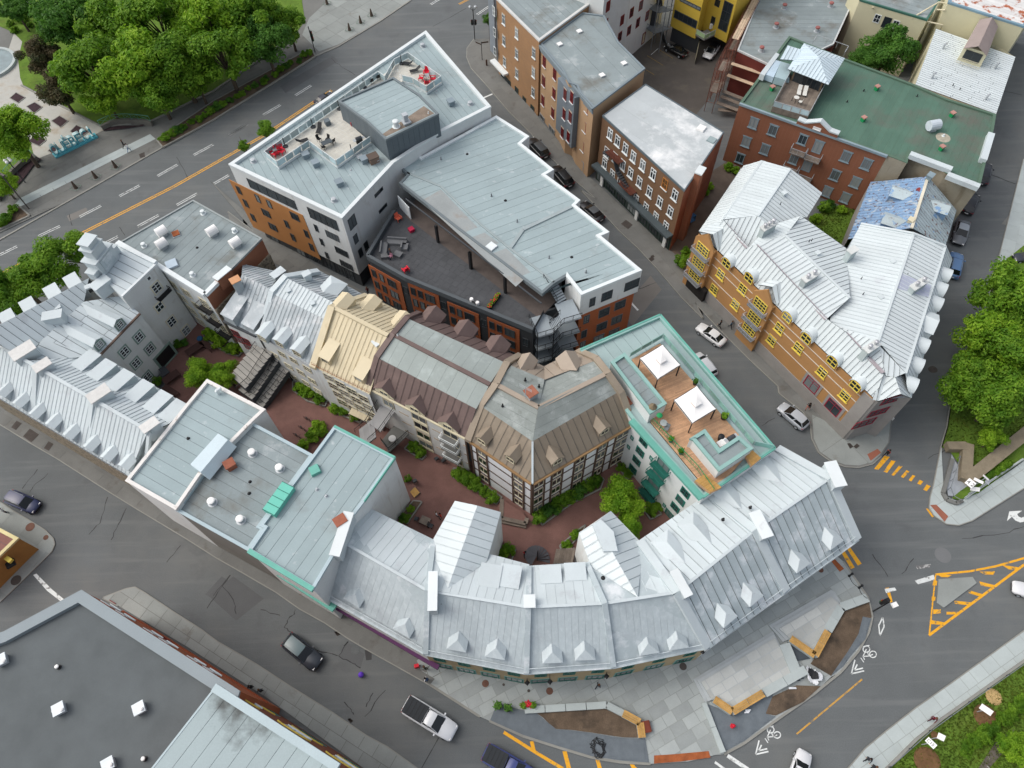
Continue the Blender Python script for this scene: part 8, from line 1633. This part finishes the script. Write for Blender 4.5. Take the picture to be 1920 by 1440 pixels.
def tree(px, py, R, kind, label, zc=None, group=None, cat='tree'):
    zc = zc or R * 1.35; p = U((px, py), zc); p.z = .1; t = thing('leafy_tree', label, cat, p, group); tn[0] += 1; me, tm = CV[kind][tn[0] % len(CV[kind])]
    o = child('crown', me, t); o.location = (0, 0, zc - .1); o.scale = (R, R, R * .9); o.rotation_euler = (0, 0, random.uniform(0, 6.3)); k = child('trunk', tm, t); k.scale = (zc, zc, zc); k.rotation_euler = o.rotation_euler; return t
PARK = [(128, 30, 5.8, 'd', 'dark green park tree left of the big crowns near the top left corner'), (205, 45, 5.8, 'g', 'broad park tree near the top edge, right of the dark green one'), (290, 30, 6.2, 'g', 'park tree at the top edge in the middle of the park crowns'), (385, 30, 6, 'b', 'bright green park tree at the top edge above the pavement'), (470, 30, 5.6, 'g', 'park tree at the top edge nearest the traffic light'), (165, 120, 5.6, 'g', 'park tree above the bronze bushes and flower squares'), (245, 115, 6, 'b', 'bright park tree in the middle of the second row'), (330, 112, 5.6, 'g', 'park tree in the second row above the green railing'), (415, 95, 5.2, 'g', 'park tree in the second row over the pavement'), (495, 75, 4.6, 'd', 'park tree at the right end of the second row'), (540, 45, 3.6, 'g', 'smaller park tree at the right tip of the park'), (195, 178, 3.6, 'b', 'low bright tree hanging over the right green railing'), (290, 165, 4.2, 'g', 'park tree whose trunk stands by the lawn edge'), (365, 145, 3.6, 'g', 'small park tree overhanging the pavement slabs'), (72, 105, 3.6, 'r', 'bronze-leaved tree beside the gravel path'), (105, 160, 3.8, 'r', 'bronze-leaved tree beside the flower squares'), (25, 250, 4.6, 'b', 'bright green tree at the left edge behind the left railing'), (5, 345, 2.2, 'b', 'small bright tree at the left edge under the globe lamp'), (25, 12, 3.4, 'd', 'dark tree in the top left corner')]
for px, py, R, k, lb in PARK: tree(px, py, R * 1.14, k, lb)
for px, py, R, k, lb in ((100, 490, 4.6, 'g', 'street tree beside the ornate white gable'), (140, 462, 2.6, 'g', 'smaller street tree reaching over the yellow line by the ornate gable'), (30, 520, 4.4, 'g', 'street tree at the left edge behind the white dormers'), (5, 570, 3.6, 'g', 'street tree lowest at the left edge behind the white dormers')): tree(px, py, R, k, lb, 8.0)
for px, py, R, k, lb in ((497, 240, 1.7, 'g', 'slim street tree behind the long white parapet of the hotel'), (458, 272, 1.1, 'g', 'very small street tree left of the slim one behind the hotel parapet'), (918, 35, 1.5, 'd', 'small tree on the corner outside the mottled brick building')): tree(px, py, R, k, lb, 4.6)
for px, py, R, k, lb in ((1890, 545, 5.0, 'g', 'upper right tree beside the sloping side street'), (1918, 600, 4.0, 'g', 'tree at the right edge behind the upper right tree'), (1850, 640, 4.6, 'b', 'bright tree leaning over the kerb of the sloping side street'), (1905, 665, 4.6, 'g', 'tree at the right edge in the middle of the triangular green'), (1825, 720, 4.2, 'g', 'tree nearest the yellow crosswalk on the triangular green'), (1880, 745, 4.6, 'g', 'lowest large tree on the triangular green'), (1862, 822, 1.9, 'b', 'small round bright tree on the open grass of the triangular green')): tree(px, py, R, k, lb)
tree(1668, 92, 4.8, 'd', 'dense dark green tree in the courtyard behind the green roof', 8.5); tree(1625, 110, 3.0, 'd', 'smaller dark crown left of the dense courtyard tree behind the green roof', 8.0)
tree(378, 700, 2.6, 'b', 'bright lime tree in the west courtyard beside the stone flights', 3.6); tree(425, 702, 2.2, 'b', 'second lime tree in the west courtyard, touching the stone flights', 3.4); tree(1168, 935, 3.0, 'b', 'bright green courtyard tree by the balcony wall of the deck building', 3.8); tree(1172, 985, 2.2, 'b', 'lower courtyard tree peeping over the curved row', 3.4)
for px, py, R, k, lb in ((1908, 1400, 2.0, 'b', 'bright bush-like tree at the lower right corner of the lawn'),): tree(px, py, R, k, lb, 2.2)
def shrub(s, r, kind, label, group=None, z=.2):
    p = W1(s, z + r * .5) if isinstance(s, str) else s; p.z = z; t = thing('shrub', label, 'shrub', p, group); o = child('foliage', BV[kind], t); o.location = (0, 0, r * .55); o.scale = (r, r, r * .9); o.rotation_euler = (0, 0, random.uniform(0, 6)); return t
q = W('a 1140,1005 1920,580 b 0,790 730,375', .26)
for a, b in ((W1('a 1150,1020', .26), W1('b 20,800', .26)), (W1('b 20,800', .26), W1('b 715,380', .26))):
    n = int((b - a).length / 1.35)
    for k in range(n): shrub(a.lerp(b, (k + .5) / n) + V((random.uniform(-.5, .5), random.uniform(-.4, .4), 0)), random.uniform(.6, 1.0), random.choice((0, 0, 2)), 'bushy green shrub in the kerbside planting strip of the main street', 'shrubs in the kerbside planting strip', .26)
for s_, r, w_ in (('e 30,235', 1.1, 'larger left'), ('e 95,165', 1.0, 'right'), ('e 60,215', .8, 'small middle'), ('e 10,260', .9, 'leftmost')): shrub(s_, r, 0, w_ + ' shrub in the small kerbside bed at the left lamp mast', 'shrubs at the left lamp mast', .26)
SH = [('N 480,240', 1.5, 1), ('N 570,310', 1.6, 1), ('N 745,390', 1.6, 1), ('N 690,390', 1.2, 0), ('N 160,350', 1.1, 0), ('N 240,330', .8, 2), ('i 1135,55', 1.0, 0), ('M 645,545', 1.5, 1), ('M 700,570', 1.3, 1), ('M 790,625', 1.2, 0), ('M 910,695', 1.1, 1), ('M 960,715', 1.1, 0), ('M 1050,760', 1.0, 0), ('M 770,830', 1.5, 1), ('M 740,900', 1.4, 0), ('M 800,870', 1.1, 0), ('j 640,520', 1.1, 1), ('j 1440,525', 1.1, 0), ('j 1490,570', 1.1, 0), ('j 1770,735', 1.2, 0), ('j 1820,765', 1.4, 0), ('j 1870,800', 1.2, 0), ('k 160,800', 1.2, 0), ('k 220,850', 1.1, 0), ('k 280,900', 1.2, 0), ('k 40,715', 1.1, 0), ('k 100,760', 1.3, 0), ('k 620,1040', 1.3, 0), ('k 690,980', 1.5, 2), ('k 760,930', 1.5, 0), ('k 830,890', 1.4, 0), ('k 900,850', 1.5, 2), ('k 960,810', 1.5, 0), ('k 1030,770', 1.2, 0), ('k 390,1280', 1.2, 1), ('k 350,1300', .9, 0), ('k 820,1230', .9, 1), ('k 880,1170', 1.0, 1), ('k 1210,680', .9, 0), ('k 1260,720', .9, 0), ('k 1430,980', 1.2, 0), ('k 1470,960', .9, 0), ('j 1375,1045', 1.0, 0), ('j 1420,970', .7, 1), ('j 1400,760', .7, 0), ('g 1640,540', 1.5, 0), ('g 1680,480', 1.4, 0), ('v 1180,760', 1.1, 1), ('v 1140,830', .9, 1), ('C 120,770', 1.1, 1), ('C 50,740', 1.1, 1), ('h 850,340', 1.5, 0), ('h 880,320', 1.2, 2), ('h 940,350', 1.1, 1), ('h 800,400', 1.2, 1), ('c 262,120', 1.0, 2)]
PLC = {'N': 'west courtyard', 'M': 'brick courtyard by the stone flights', 'j': 'brick courtyard beside the blank white wall', 'k': 'bed of the brick courtyard at the half-timbered block', 'i': 'west courtyard', 'g': 'passage beside the ochre building', 'v': 'passage beside the dark brick building', 'C': 'passage below the red brick wall', 'h': 'back garden behind the white metal roofs', 'c': 'corner beside the mottled brick building'}
def NR(s_):
    c, q = s_.split(); x, y = [float(z) for z in q.split(',')]
    if c == 'k': return 'in the courtyard bed along the ' + ('left wall of the half-timbered block' if x < 300 and y < 1000 else 'white arc row wing, west one' if x < 450 else 'right wall of the half-timbered block' if y > 700 and x < 1040 and y < 1045 else 'tilted courtyard wing' if y > 1100 else 'foot of the green-shuttered wall' if x < 1300 else 'steps below the green balconies')
    if c == 'N': return 'in the west courtyard ' + ('against the balcony wall' if x > 400 else 'below the white-framed windows')
    if c == 'M': return 'in the courtyard ' + ('below the silver dormers' if x < 850 and y < 640 else 'beside the cream awning' if y < 790 and x > 850 else 'next to the parked bicycles')
    if c == 'j': return 'in the courtyard ' + ('next to the bicycles' if x < 700 else 'under the grey stair landing' if y < 600 else 'at the brown-roofed block wall' if x > 1700 else 'at the foot of the blank white wall')
    return 'in the ' + PLC[c]
for s_, r, k in SH: shrub(s_, r * .8, k, '%s %s shrub %s' % (('large', 'mid-sized', 'small')[0 if r > 1.25 else 1 if r > 1 else 2], ('leafy', 'bright rounded', 'dark leafy')[k], NR(s_)), 'shrubs in the ' + PLC[s_[0]])
def shrubbery(label, cells):
    mb = []; fs = []
    for p, r, k in cells:
        me = BV[k]; a = random.uniform(0, 6.3); o = len(mb); ca, sa = math.cos(a), math.sin(a)
        mb += [(p.x + r * (v.co.x * ca - v.co.y * sa), p.y + r * (v.co.x * sa + v.co.y * ca), p.z + r * (.5 + .9 * v.co.z)) for v in me.vertices[:]]; fs += [tuple(o + i for i in q.vertices) for q in me.polygons]
    me = bpy.data.meshes.new('shrubbery'); me.from_pydata(mb, [], fs); me.materials.append(LEAF); o = bpy.data.objects.new('shrubbery', me); COL.objects.link(o); o['kind'] = 'stuff'
R_ = random.uniform
shrubbery('', [(U((1800 + f * 125, 1412 - f * 100 + R_(-10, 10)), .2), R_(.35, .75), 0) for f in [random.random() for _ in range(40)]]); shrubbery('', [(W1('Q %g,%g' % (820 + f * 340, 205 - f * 190), .2), R_(.5, .8), 0) for f in [random.random() for _ in range(14)]]); shrubbery('', [(W1('a %g,%g' % (R_(20, 300), R_(60, 250)), .2), R_(.6, 1.1), 1) for _ in range(16)])
# grass tufts on the lawns, one mass
def tufts(s, n, mat):
    P = W(s, .17); Q = [(p.x, p.y) for p in P]; xs = [q[0] for q in Q]; ys = [q[1] for q in Q]; mb = MB(); c = 0
    while c < n:
        x, y = random.uniform(min(xs), max(xs)), random.uniform(min(ys), max(ys)); c += 1
        if not inside((x, y), Q): continue
        a = random.uniform(0, 6.3); e = V((math.cos(a), math.sin(a), 0)) * random.uniform(.06, .16); h = V((random.uniform(-.1, .1), random.uniform(-.1, .1), random.uniform(.06, .2))); o = V((x, y, .17)); mb.poly([o - e, o + e, o + h])
    o = mb.build('grass_tufts', mat, None); o['kind'] = 'stuff'
GR1 = leafmat('grass_blade', (78, 104, 30), (118, 128, 50), (66, 92, 28))
tufts('p 1120,1450 1300,1290 1450,1165 2000,790 2000,1450', 15000, GR1); tufts('h 1780,670 1700,960 1610,1120 l 1515,90 1478,310 1450,430 1490,420 1610,430 1600,600 1700,540 1990,300 1990,0', 15000, GR1); tufts('h 770,400 1070,270 990,530 870,550', 3000, GR1)

# ================================================================ vehicles
CARK = {  # length, width, height, belt, bonnet, glasshouse base rear/front, roof rear/front
 'suv': (4.7, 1.9, 1.68, 1.02, .98, -2.15, 1.02, -1.75, .22), 'sedan': (4.65, 1.82, 1.44, .92, .86, -1.75, 1.05, -1.05, .18), 'hatch': (4.2, 1.78, 1.52, .96, .9, -1.95, 1.12, -1.5, .25), 'van': (4.75, 1.95, 1.76, 1.04, .98, -2.2, 1.35, -1.9, .55), 'pickup': (5.85, 2.0, 1.86, 1.15, 1.1, -.45, 1.5, -.2, .65)}
CM = {}
def car_parts(kind):
    if kind in CM: return CM[kind]
    L, Wd, H, zb, zh, gr, gf, rr, rf = CARK[kind]; w = Wd / 2; l = L / 2; out = {}
    st = [(-l, .76, zb - .22, .45), (-l + .08, .9, zb - .06, .32), (-l + .5, .98, zb, .26), (-l * .45, 1, zb, .22), (0, 1, zb - .02, .22), (l * .4, .99, zb - .03, .22), (l * .62, .96, zh - .02, .24), (l - .32, .9, zh - .12, .28), (l - .08, .78, zh - .25, .36), (l, .62, zh - .36, .46)]
    if kind == 'pickup': st[2:4] = [(-l + .4, .99, zb, .3), (-l * .45, 1, zb, .25)]
    mb = MB(); ring = 11; V0 = []
    for x, f, z, b in st:
        hw = w * f; cr_ = .05 + .03 * (x > 0)
        V0 += [V((x, -hw * .86, b)), V((x, -hw, b + .16)), V((x, -hw, (b + z) / 2)), V((x, -hw * .99, z - .1)), V((x, -hw * .9, z - .005)), V((x, 0, z + cr_)), V((x, hw * .9, z - .005)), V((x, hw * .99, z - .1)), V((x, hw, (b + z) / 2)), V((x, hw, b + .16)), V((x, hw * .86, b))]
    fs = [(k * ring + i, (k + 1) * ring + i, (k + 1) * ring + (i + 1) % ring, k * ring + (i + 1) % ring) for k in range(len(st) - 1) for i in range(ring)]
    mb.add(V0, fs + [tuple(range(ring)), tuple(range(len(V0) - 1, len(V0) - ring - 1, -1))]); out['body'] = mb.mesh('body', black, smooth=True)
    bw, tw2 = w * .88, w * .68; zt = H - .05; B = [V((gr, -bw * .93, zb)), V((gf, -bw * .92, zb - .02)), V((gf, bw * .92, zb - .02)), V((gr, bw * .93, zb))]; T = [V((rr, -tw2 * .96, zt - .04)), V((rf, -tw2, zt - .02)), V((rf, tw2, zt - .02)), V((rr, tw2 * .96, zt - .04))]; Mx = (rr + rf) / 2
    mb = MB(); mb.add(B + T, [(0, 1, 5, 4), (1, 2, 6, 5), (2, 3, 7, 6), (3, 0, 4, 7)]); out['pillars'] = mb.mesh('pillars', black)
    rp = []
    for x, zz, k in ((rr - .05, zt - .06, .95), (rr + .25, zt + .01, 1), (Mx, zt + .05, 1.02), (rf - .25, zt + .03, 1.01), (rf + .03, zt - .03, .99)): rp += [V((x, -tw2 * k, zz - .03)), V((x, -tw2 * .55, zz + .01)), V((x, tw2 * .55, zz + .01)), V((x, tw2 * k, zz - .03))]
    out['roof'] = MB().add(rp, [(4 * i + j, 4 * i + j + 4, 4 * i + j + 5, 4 * i + j + 1) for i in range(4) for j in range(3)]).mesh('roof', black, smooth=True)
    def pane(a, b, c, d, k=.07, off=.015):
        n = (b - a).cross(d - a).normalized(); cc = (a + b + c + d) / 4
        if n.dot(cc - V((Mx, 0, zb - .5))) < 0: n = -n
        return [p + (cc - p) * k + n * off for p in (a, b, c, d)]
    out['windscreen'] = MB().poly(pane(B[1], B[2], T[2], T[1], .06)).mesh('windscreen', carglass); out['rear_window'] = MB().poly(pane(B[3], B[0], T[0], T[3], .09)).mesh('rear_window', carglass)
    for s_, (a, b, c, d) in (('side_window_l', (B[0], B[1], T[1], T[0])), ('side_window_r', (B[3], B[2], T[2], T[3]))):
        m1, m2 = a.lerp(b, .5), d.lerp(c, .5); mb = MB(); mb.poly(pane(a, m1.lerp(a, .03), m2.lerp(d, .03), d, .1)); mb.poly(pane(m1.lerp(b, .03), b, c, m2.lerp(c, .03), .1)); out[s_] = mb.mesh('side_window', carglass)
    for i, (x, y) in enumerate(((l * .62, 1), (l * .62, -1), (-l * .6, 1), (-l * .6, -1))):
        out['wheel%d' % i] = MB().tube(V((x, y * (w - .22), .33)), V((x, y * (w + .01), .33)), .34, 16).mesh('wheel', rubber); out['rim%d' % i] = MB().tube(V((x, y * (w + .0), .33)), V((x, y * (w + .025), .33)), .21, 10).mesh('rim', galv)
    for i, y in enumerate((1, -1)):
        out['head%d' % i] = MB().ob(V((l - .32, y * w * .5, zh - .3)), V((.26, -.04 * y, -.03)), V((0, y * w * .3, 0)), V((-.06, 0, .14))).mesh('headlight', canvas); out['tail%d' % i] = MB().ob(V((-l - .01, y * w * .52, zb - .32)), V((.2, 0, .04)), V((.06, y * w * .38, 0)), V((.03, 0, .22))).mesh('tail_light', M('tail_red', (150, 22, 34), .3))
        out['mirror%d' % i] = MB().ob(V((gf - .35, y * (w - .02), zb)), V((.14, 0, 0)), V((0, y * .2, 0)), V((0, 0, .16))).mesh('mirror', black)
    out['bumper'] = MB().ob(V((l - .05, -w * .55, .38)), V((.08, 0, 0)), V((0, w * 1.1, 0)), V((0, 0, .2))).mesh('grille', black); out['plate'] = MB().ob(V((-l - .02, -.26, .55)), V((.03, 0, 0)), V((0, .52, 0)), V((0, 0, .14))).mesh('number_plate', canvas)
    if kind == 'pickup':
        out['bed'] = MB().ob(V((-l + .12, -w * .86, zb - .02)), V((l - .62, 0, 0)), V((0, w * 1.72, 0)), V((0, 0, .1))).mesh('tonneau_cover', M('tonneau', (50, 54, 58), .7, .06, 1))
        mb = MB()
        for k in range(1, 5): mb.ob(V((-l + .12 + (l - .62) * k / 5, -w * .84, zb + .08)), V((.05, 0, 0)), V((0, w * 1.68, 0)), V((0, 0, .02)))
        out['ribs'] = mb.mesh('cover_rib', black)
    if kind in ('suv', 'van'):
        for i, y in enumerate((1, -1)): out['rack%d' % i] = MB().ob(V((rr + .1, y * tw2 * .9, zt + .03)), V((rf - rr - .3, 0, 0)), V((0, .05, 0)), V((0, 0, .05))).mesh('roof_rail', midgrey)
    CM[kind] = out; return out
def paint(name, rgb): return M(name, rgb, .28, .02, .5, 0, 0, (), 0, spec=.6)
def car(kind, rear, front, rgb, label, z=.7, roofrgb=None, group=None):
    a, b = W1(rear, z), W1(front, z); d = b - a; c = (a + b) / 2; c.z = .01; L = CARK[kind][0]; sc = max(.88, min(1.12, d.length / L)); t = thing('parked_car' if kind != 'pickup' else 'pickup_truck', label, 'car' if kind != 'pickup' else 'pickup truck', c, group, math.atan2(d.y, d.x)); t.scale = (sc,) * 3
    pm = paint('paint_%d_%d_%d' % rgb, rgb); rm = paint('paint_%d_%d_%d' % roofrgb, roofrgb) if roofrgb else pm; w_ = {}
    for k, me in car_parts(kind).items():
        if k.startswith('rim'): child('rim', me, w_[k[3:]]); continue
        o = child(me.name.split('.')[0], me, t)
        if k.startswith('wheel'): w_[k[5:]] = o
        if k in ('body', 'pillars', 'roof') or k.startswith('mirror'): o.material_slots[0].link = 'OBJECT'; o.material_slots[0].material = rm if k == 'roof' else pm
    return t
car('van', 'i 60,880', 'i 268,970', (44, 52, 86), 'dark blue minivan driving at the left edge of the lower street'); car('suv', 'n 525,508', 'n 760,700', (52, 58, 66), 'dark grey car with glass roof on the lower street', roofrgb=(92, 112, 116)); car('pickup', 'n 1383,975', 'n 1738,1195', (214, 218, 222), 'white pickup truck with a black bed cover on the lower street'); car('pickup', 'o 225,1320', 'o 590,1530', (66, 76, 130), 'dark blue pickup truck cut by the bottom edge of the picture'); car('suv', 'p 580,1560', 'p 650,1350', (214, 216, 218), 'white car cut by the bottom edge near the bicycle marking')
car('hatch', 'V 880,875', 'V 685,710', (176, 182, 188), 'silver hatchback beside the ochre building corner'); car('sedan', 'V 268,255', 'V 75,115', (222, 224, 224), 'white sedan with black windows in front of the ochre building'); car('van', 'V 190,490', 'V 60,330', (206, 210, 214), 'white car with roof bars half hidden behind the teal parapet'); 
car('suv', 'Y 310,315', 'Y 150,140', (34, 36, 38), 'black estate car parked highest on the side street behind the long block', roofrgb=(70, 74, 76)); car('suv', 'Y 530,580', 'Y 360,380', (26, 27, 28), 'black car parked in the middle of the side street behind the long block'); car('sedan', 'Y 800,870', 'Y 625,710', (40, 42, 44), 'charcoal car parked lowest on the side street behind the long block', roofrgb=(92, 96, 98))
car('sedan', 'F 1000,620', 'F 770,500', (18, 18, 20), 'black car in the parking yard under the mustard building'); car('hatch', 'F 1350,490', 'F 1215,665', (214, 216, 216), 'white car with black roof in the parking yard under the mustard building', roofrgb=(24, 24, 26))
car('suv', 'D 1345,850', 'D 1430,660', (40, 42, 46), 'dark car with crimson tail lights below the green roof on the right street'); car('sedan', 'D 1320,925', 'D 1260,1165', (112, 116, 120), 'grey sedan with bright roof parked beside the peeling blue roof house', roofrgb=(170, 178, 184)); car('suv', 'D 1200,1490', 'D 1250,1250', (92, 126, 168), 'blue car parked beside the white metal roofs on the right street'); car('suv', 'D 1490,560', 'D 1540,350', (46, 48, 54), 'dark car parked at the green roof building wall on the right street'); car('sedan', 'w 1948,478', 'w 1905,482', (52, 56, 66), 'dark car cut by the right edge above the triangular green'); car('suv', 'p 2040,440', 'p 1895,395', (212, 214, 216), 'white car cut by the right edge beside the hatched road triangle'); car('sedan', 'b 750,735', 'b 850,675', (50, 52, 64), 'dark car mostly hidden behind the hotel parapet')

# ================================================================ people
PB = {}
def body_mesh(pose):
    if pose in PB: return PB[pose]
    J = {'pel': (0, 0, .95, .13), 'waist': (0, .01, 1.1, .12), 'chest': (0, .02, 1.32, .15), 'neck': (0, .02, 1.48, .06), 'head': (0, .04, 1.6, .1), 'top': (0, .03, 1.72, .07), 'nose': (0, .14, 1.62, .022)}
    if pose == 'walk': legs = [(.1, .25, .5, .02, .09, -.12), (-.1, -.05, .5, -.02, -.38, -.30)]; arms = [(.21, -.12, -.02), (-.21, .14, .22)]
    else: legs = [(.1, .02, .5, 0, .0, 0), (-.1, .02, .5, 0, .0, 0)]; arms = [(.22, .0, .06), (-.22, .0, .06)]
    vs_, es, rs = [], [], []
    def a(x, y, z, r, par=None): vs_.append((x, y, z)); rs.append(r); i = len(vs_) - 1; (es.append((par, i)) if par is not None else 0); return i
    p = a(*J['pel']); wst = a(*J['waist'], p); ch = a(*J['chest'], wst); nk = a(*J['neck'], ch); hd = a(*J['head'], nk); a(*J['top'], hd); a(*J['nose'], hd)
    if pose == 'sit':
        for s_ in (-1, 1): k = a(s_ * .1, .42, .93, .075, a(s_ * .1, .1, .93, .09, p)); f = a(s_ * .1, .45, .53, .05, k); a(s_ * .1, .58, .5, .04, f)
    else:
        for x, ky, kz, _, fy, fz in legs:
            h = a(x, 0, .88, .1, p); k = a(x, ky * .8, .5, .07, h); f = a(x, fy + (.12 if fy >= 0 else -.02), .1, .048, k); a(x, fy + (.25 if fy >= 0 else .08), .05, .04, f)
    for x, ey, hy_ in arms:
        s_ = a(x * .85, .01, 1.4, .065, ch); e = a(x * 1.15, ey * .6 - .02, 1.14, .046, s_); h = a(x * 1.15, hy_ + ey * .3 + .05, .9, .038, e)
        for k in range(3): a(x * 1.15 + (k - 1) * .022, hy_ + ey * .3 + .09, .8 - .01 * abs(k - 1), .012, h)
        a(x * 1.0, hy_ + ey * .3 + .1, .86, .014, h)
    me = bpy.data.meshes.new('skeleton'); me.from_pydata(vs_, es, []); o = bpy.data.objects.new('skeleton', me); COL.objects.link(o); m = o.modifiers.new('skin', 'SKIN'); o.modifiers.new('sub', 'SUBSURF').levels = 1
    if not me.skin_vertices: bpy.context.view_layer.objects.active = o
    try:
        sv = me.skin_vertices[0].data
    except Exception:
        bm = bmesh.new(); bm.from_mesh(me); bm.verts.layers.skin.verify(); bm.to_mesh(me); bm.free(); sv = me.skin_vertices[0].data
    for i, r in enumerate(rs): sv[i].radius = (r, r * (.72 if i in (1, 2) else 1)); sv[i].use_root = (i == 0)
    dg = bpy.context.evaluated_depsgraph_get(); me2 = bpy.data.meshes.new_from_object(o.evaluated_get(dg)); bpy.data.objects.remove(o); PB[pose] = me2; return me2
skins = [M('skin_a', (206, 160, 134), .6), M('skin_b', (150, 104, 80), .6)]; hairs = [M('hair_dark', (38, 30, 26), .7), M('hair_brown', (92, 64, 44), .7)]; shoe = M('shoe_dark', (44, 42, 42), .7)
pn = [0]
def person(s, rz, top, trousers, label, pose='walk', z=.13, pack=None, group=None, zpx=None):
    p = W1(s, z + .9 if zpx is None else zpx); p.z = z - (.5 if pose == 'sit' else 0); pn[0] += 1; t = thing('person', label, 'person', p, group, rz); me = body_mesh(pose).copy(); me.materials.clear(); sk = skins[pn[0] % 2]
    for m in (sk, M('top_%d_%d_%d' % top, top, .9), M('legs_%d_%d_%d' % trousers, trousers, .9), shoe): me.materials.append(m)
    for q in me.polygons:
        c = q.center; q.material_index = 0 if c.z > 1.47 or (c.z < .93 and abs(c.x) > .2) else (1 if c.z > .98 else (2 if c.z > .11 else 3)); q.use_smooth = True
    child('body', me, t); mb = MB(); mb.lathe(V((0, .02, 1.6)), [(.118, .0), (.125, .06), (.105, .14), (.05, .175)], 12); child('hair', mb.mesh('hair', hairs[pn[0] % 2], smooth=True), t)
    if pack: child('backpack', MB().box(V((0, -.2, 1.05)), .32, .2, .45).box(V((0, -.2, 1.5)), .26, .16, .05).mesh('backpack', M('pack_%d_%d_%d' % pack, pack, .8)), t)
person('Z 1060,280', -.6, (36, 34, 36), (30, 30, 32), 'walker in black on the pale band near the turquoise letters', z=.1); person('Z 1120,330', -.6, (206, 210, 212), (98, 122, 150), 'walker in a white top and blue jeans on the pale band', z=.1)
person('f 1110,750', .4, (96, 34, 40), (40, 36, 40), 'person in dark red on the pavement under the white and orange corner'); person('f 1280,482', 2.4, (176, 120, 140), (60, 60, 70), 'person in pink sitting on the grey terrace sofa', 'sit', ZF + .08, zpx=ZF + .9); person('f 1272,462', 2.0, (40, 44, 56), (40, 40, 44), 'person in dark clothes sitting on the grey terrace sofa', 'sit', ZF + .08, zpx=ZF + .9)
person('j 1635,1025', 2.2, (196, 60, 44), (60, 56, 58), 'person in a red top standing by the brown courtyard table', 'stand', .1); person('j 1605,1015', -1, (220, 222, 224), (52, 60, 76), 'person in white standing by the brown courtyard table', 'stand', .1); person('k 518,1298', 3.0, (190, 30, 44), (60, 60, 64), 'person in a red jacket beside the spiral steps in the courtyard', z=.1)
person('n 1520,720', -.9, (40, 40, 40), (92, 98, 70), 'person in dark top and olive trousers under the purple fascia', 'stand', .15); person('n 1530,803', 1.2, (206, 208, 210), (52, 56, 70), 'person with a blue backpack on the kerb by the purple fascia', 'stand', .15, (44, 62, 88)); tag(MB().box(W1('n 1468,711', .15), .5, .35, .75, .2).box(W1('n 1468,711', .9), .3, .06, .1, .2).build('suitcase', redp), 'red suitcase standing beside the people under the purple fascia', 'suitcase')
person('o 1045,848', -.7, (44, 46, 52), (52, 54, 60), 'person in dark grey walking across the plaza in front of the shopfronts', z=.15); person('t 485,1245', .9, (24, 24, 26), (26, 26, 28), 'person in black beside the white sedan'); person('t 608,1250', -2.2, (56, 84, 104), (48, 52, 60), 'person in a blue top on the pavement by the ochre building'); person('u 220,1210', 2.4, (30, 30, 32), (176, 110, 96), 'person in black top and reddish shorts beside the silver hatchback'); person('u 275,1165', 2.4, (60, 64, 76), (50, 54, 64), 'person in grey walking beside the ochre building shopfront')
person('l 1128,462', -1.0, (150, 44, 40), (36, 34, 36), 'person in a red top at the tactile plate by the yellow crosswalk', 'walk', .15, (30, 30, 30)); person('X 672,380', 2.4, (96, 20, 38), (70, 26, 40), 'person in maroon on the lower right pavement', z=.16); person('X 243,648', 2.4, (44, 48, 56), (40, 42, 46), 'person in a dark jacket at the bottom of the lower right pavement', z=.16); person('X 280,700', 2.4, (40, 44, 48), (44, 46, 50), 'person in dark clothes cut by the bottom edge on the lower right pavement', z=.16)
person('n 270,858', .6, (34, 38, 40), (50, 50, 54), 'person in a dark coat on the pavement by the orange wall', 'stand', .15); person('n 340,885', .6, (70, 72, 76), (44, 44, 46), 'person in grey sitting against the orange wall', 'stand', .15); person('i 20,990', -.8, (216, 218, 220), (50, 54, 70), 'person in white at the left edge of the lower street corner', 'stand', .15)
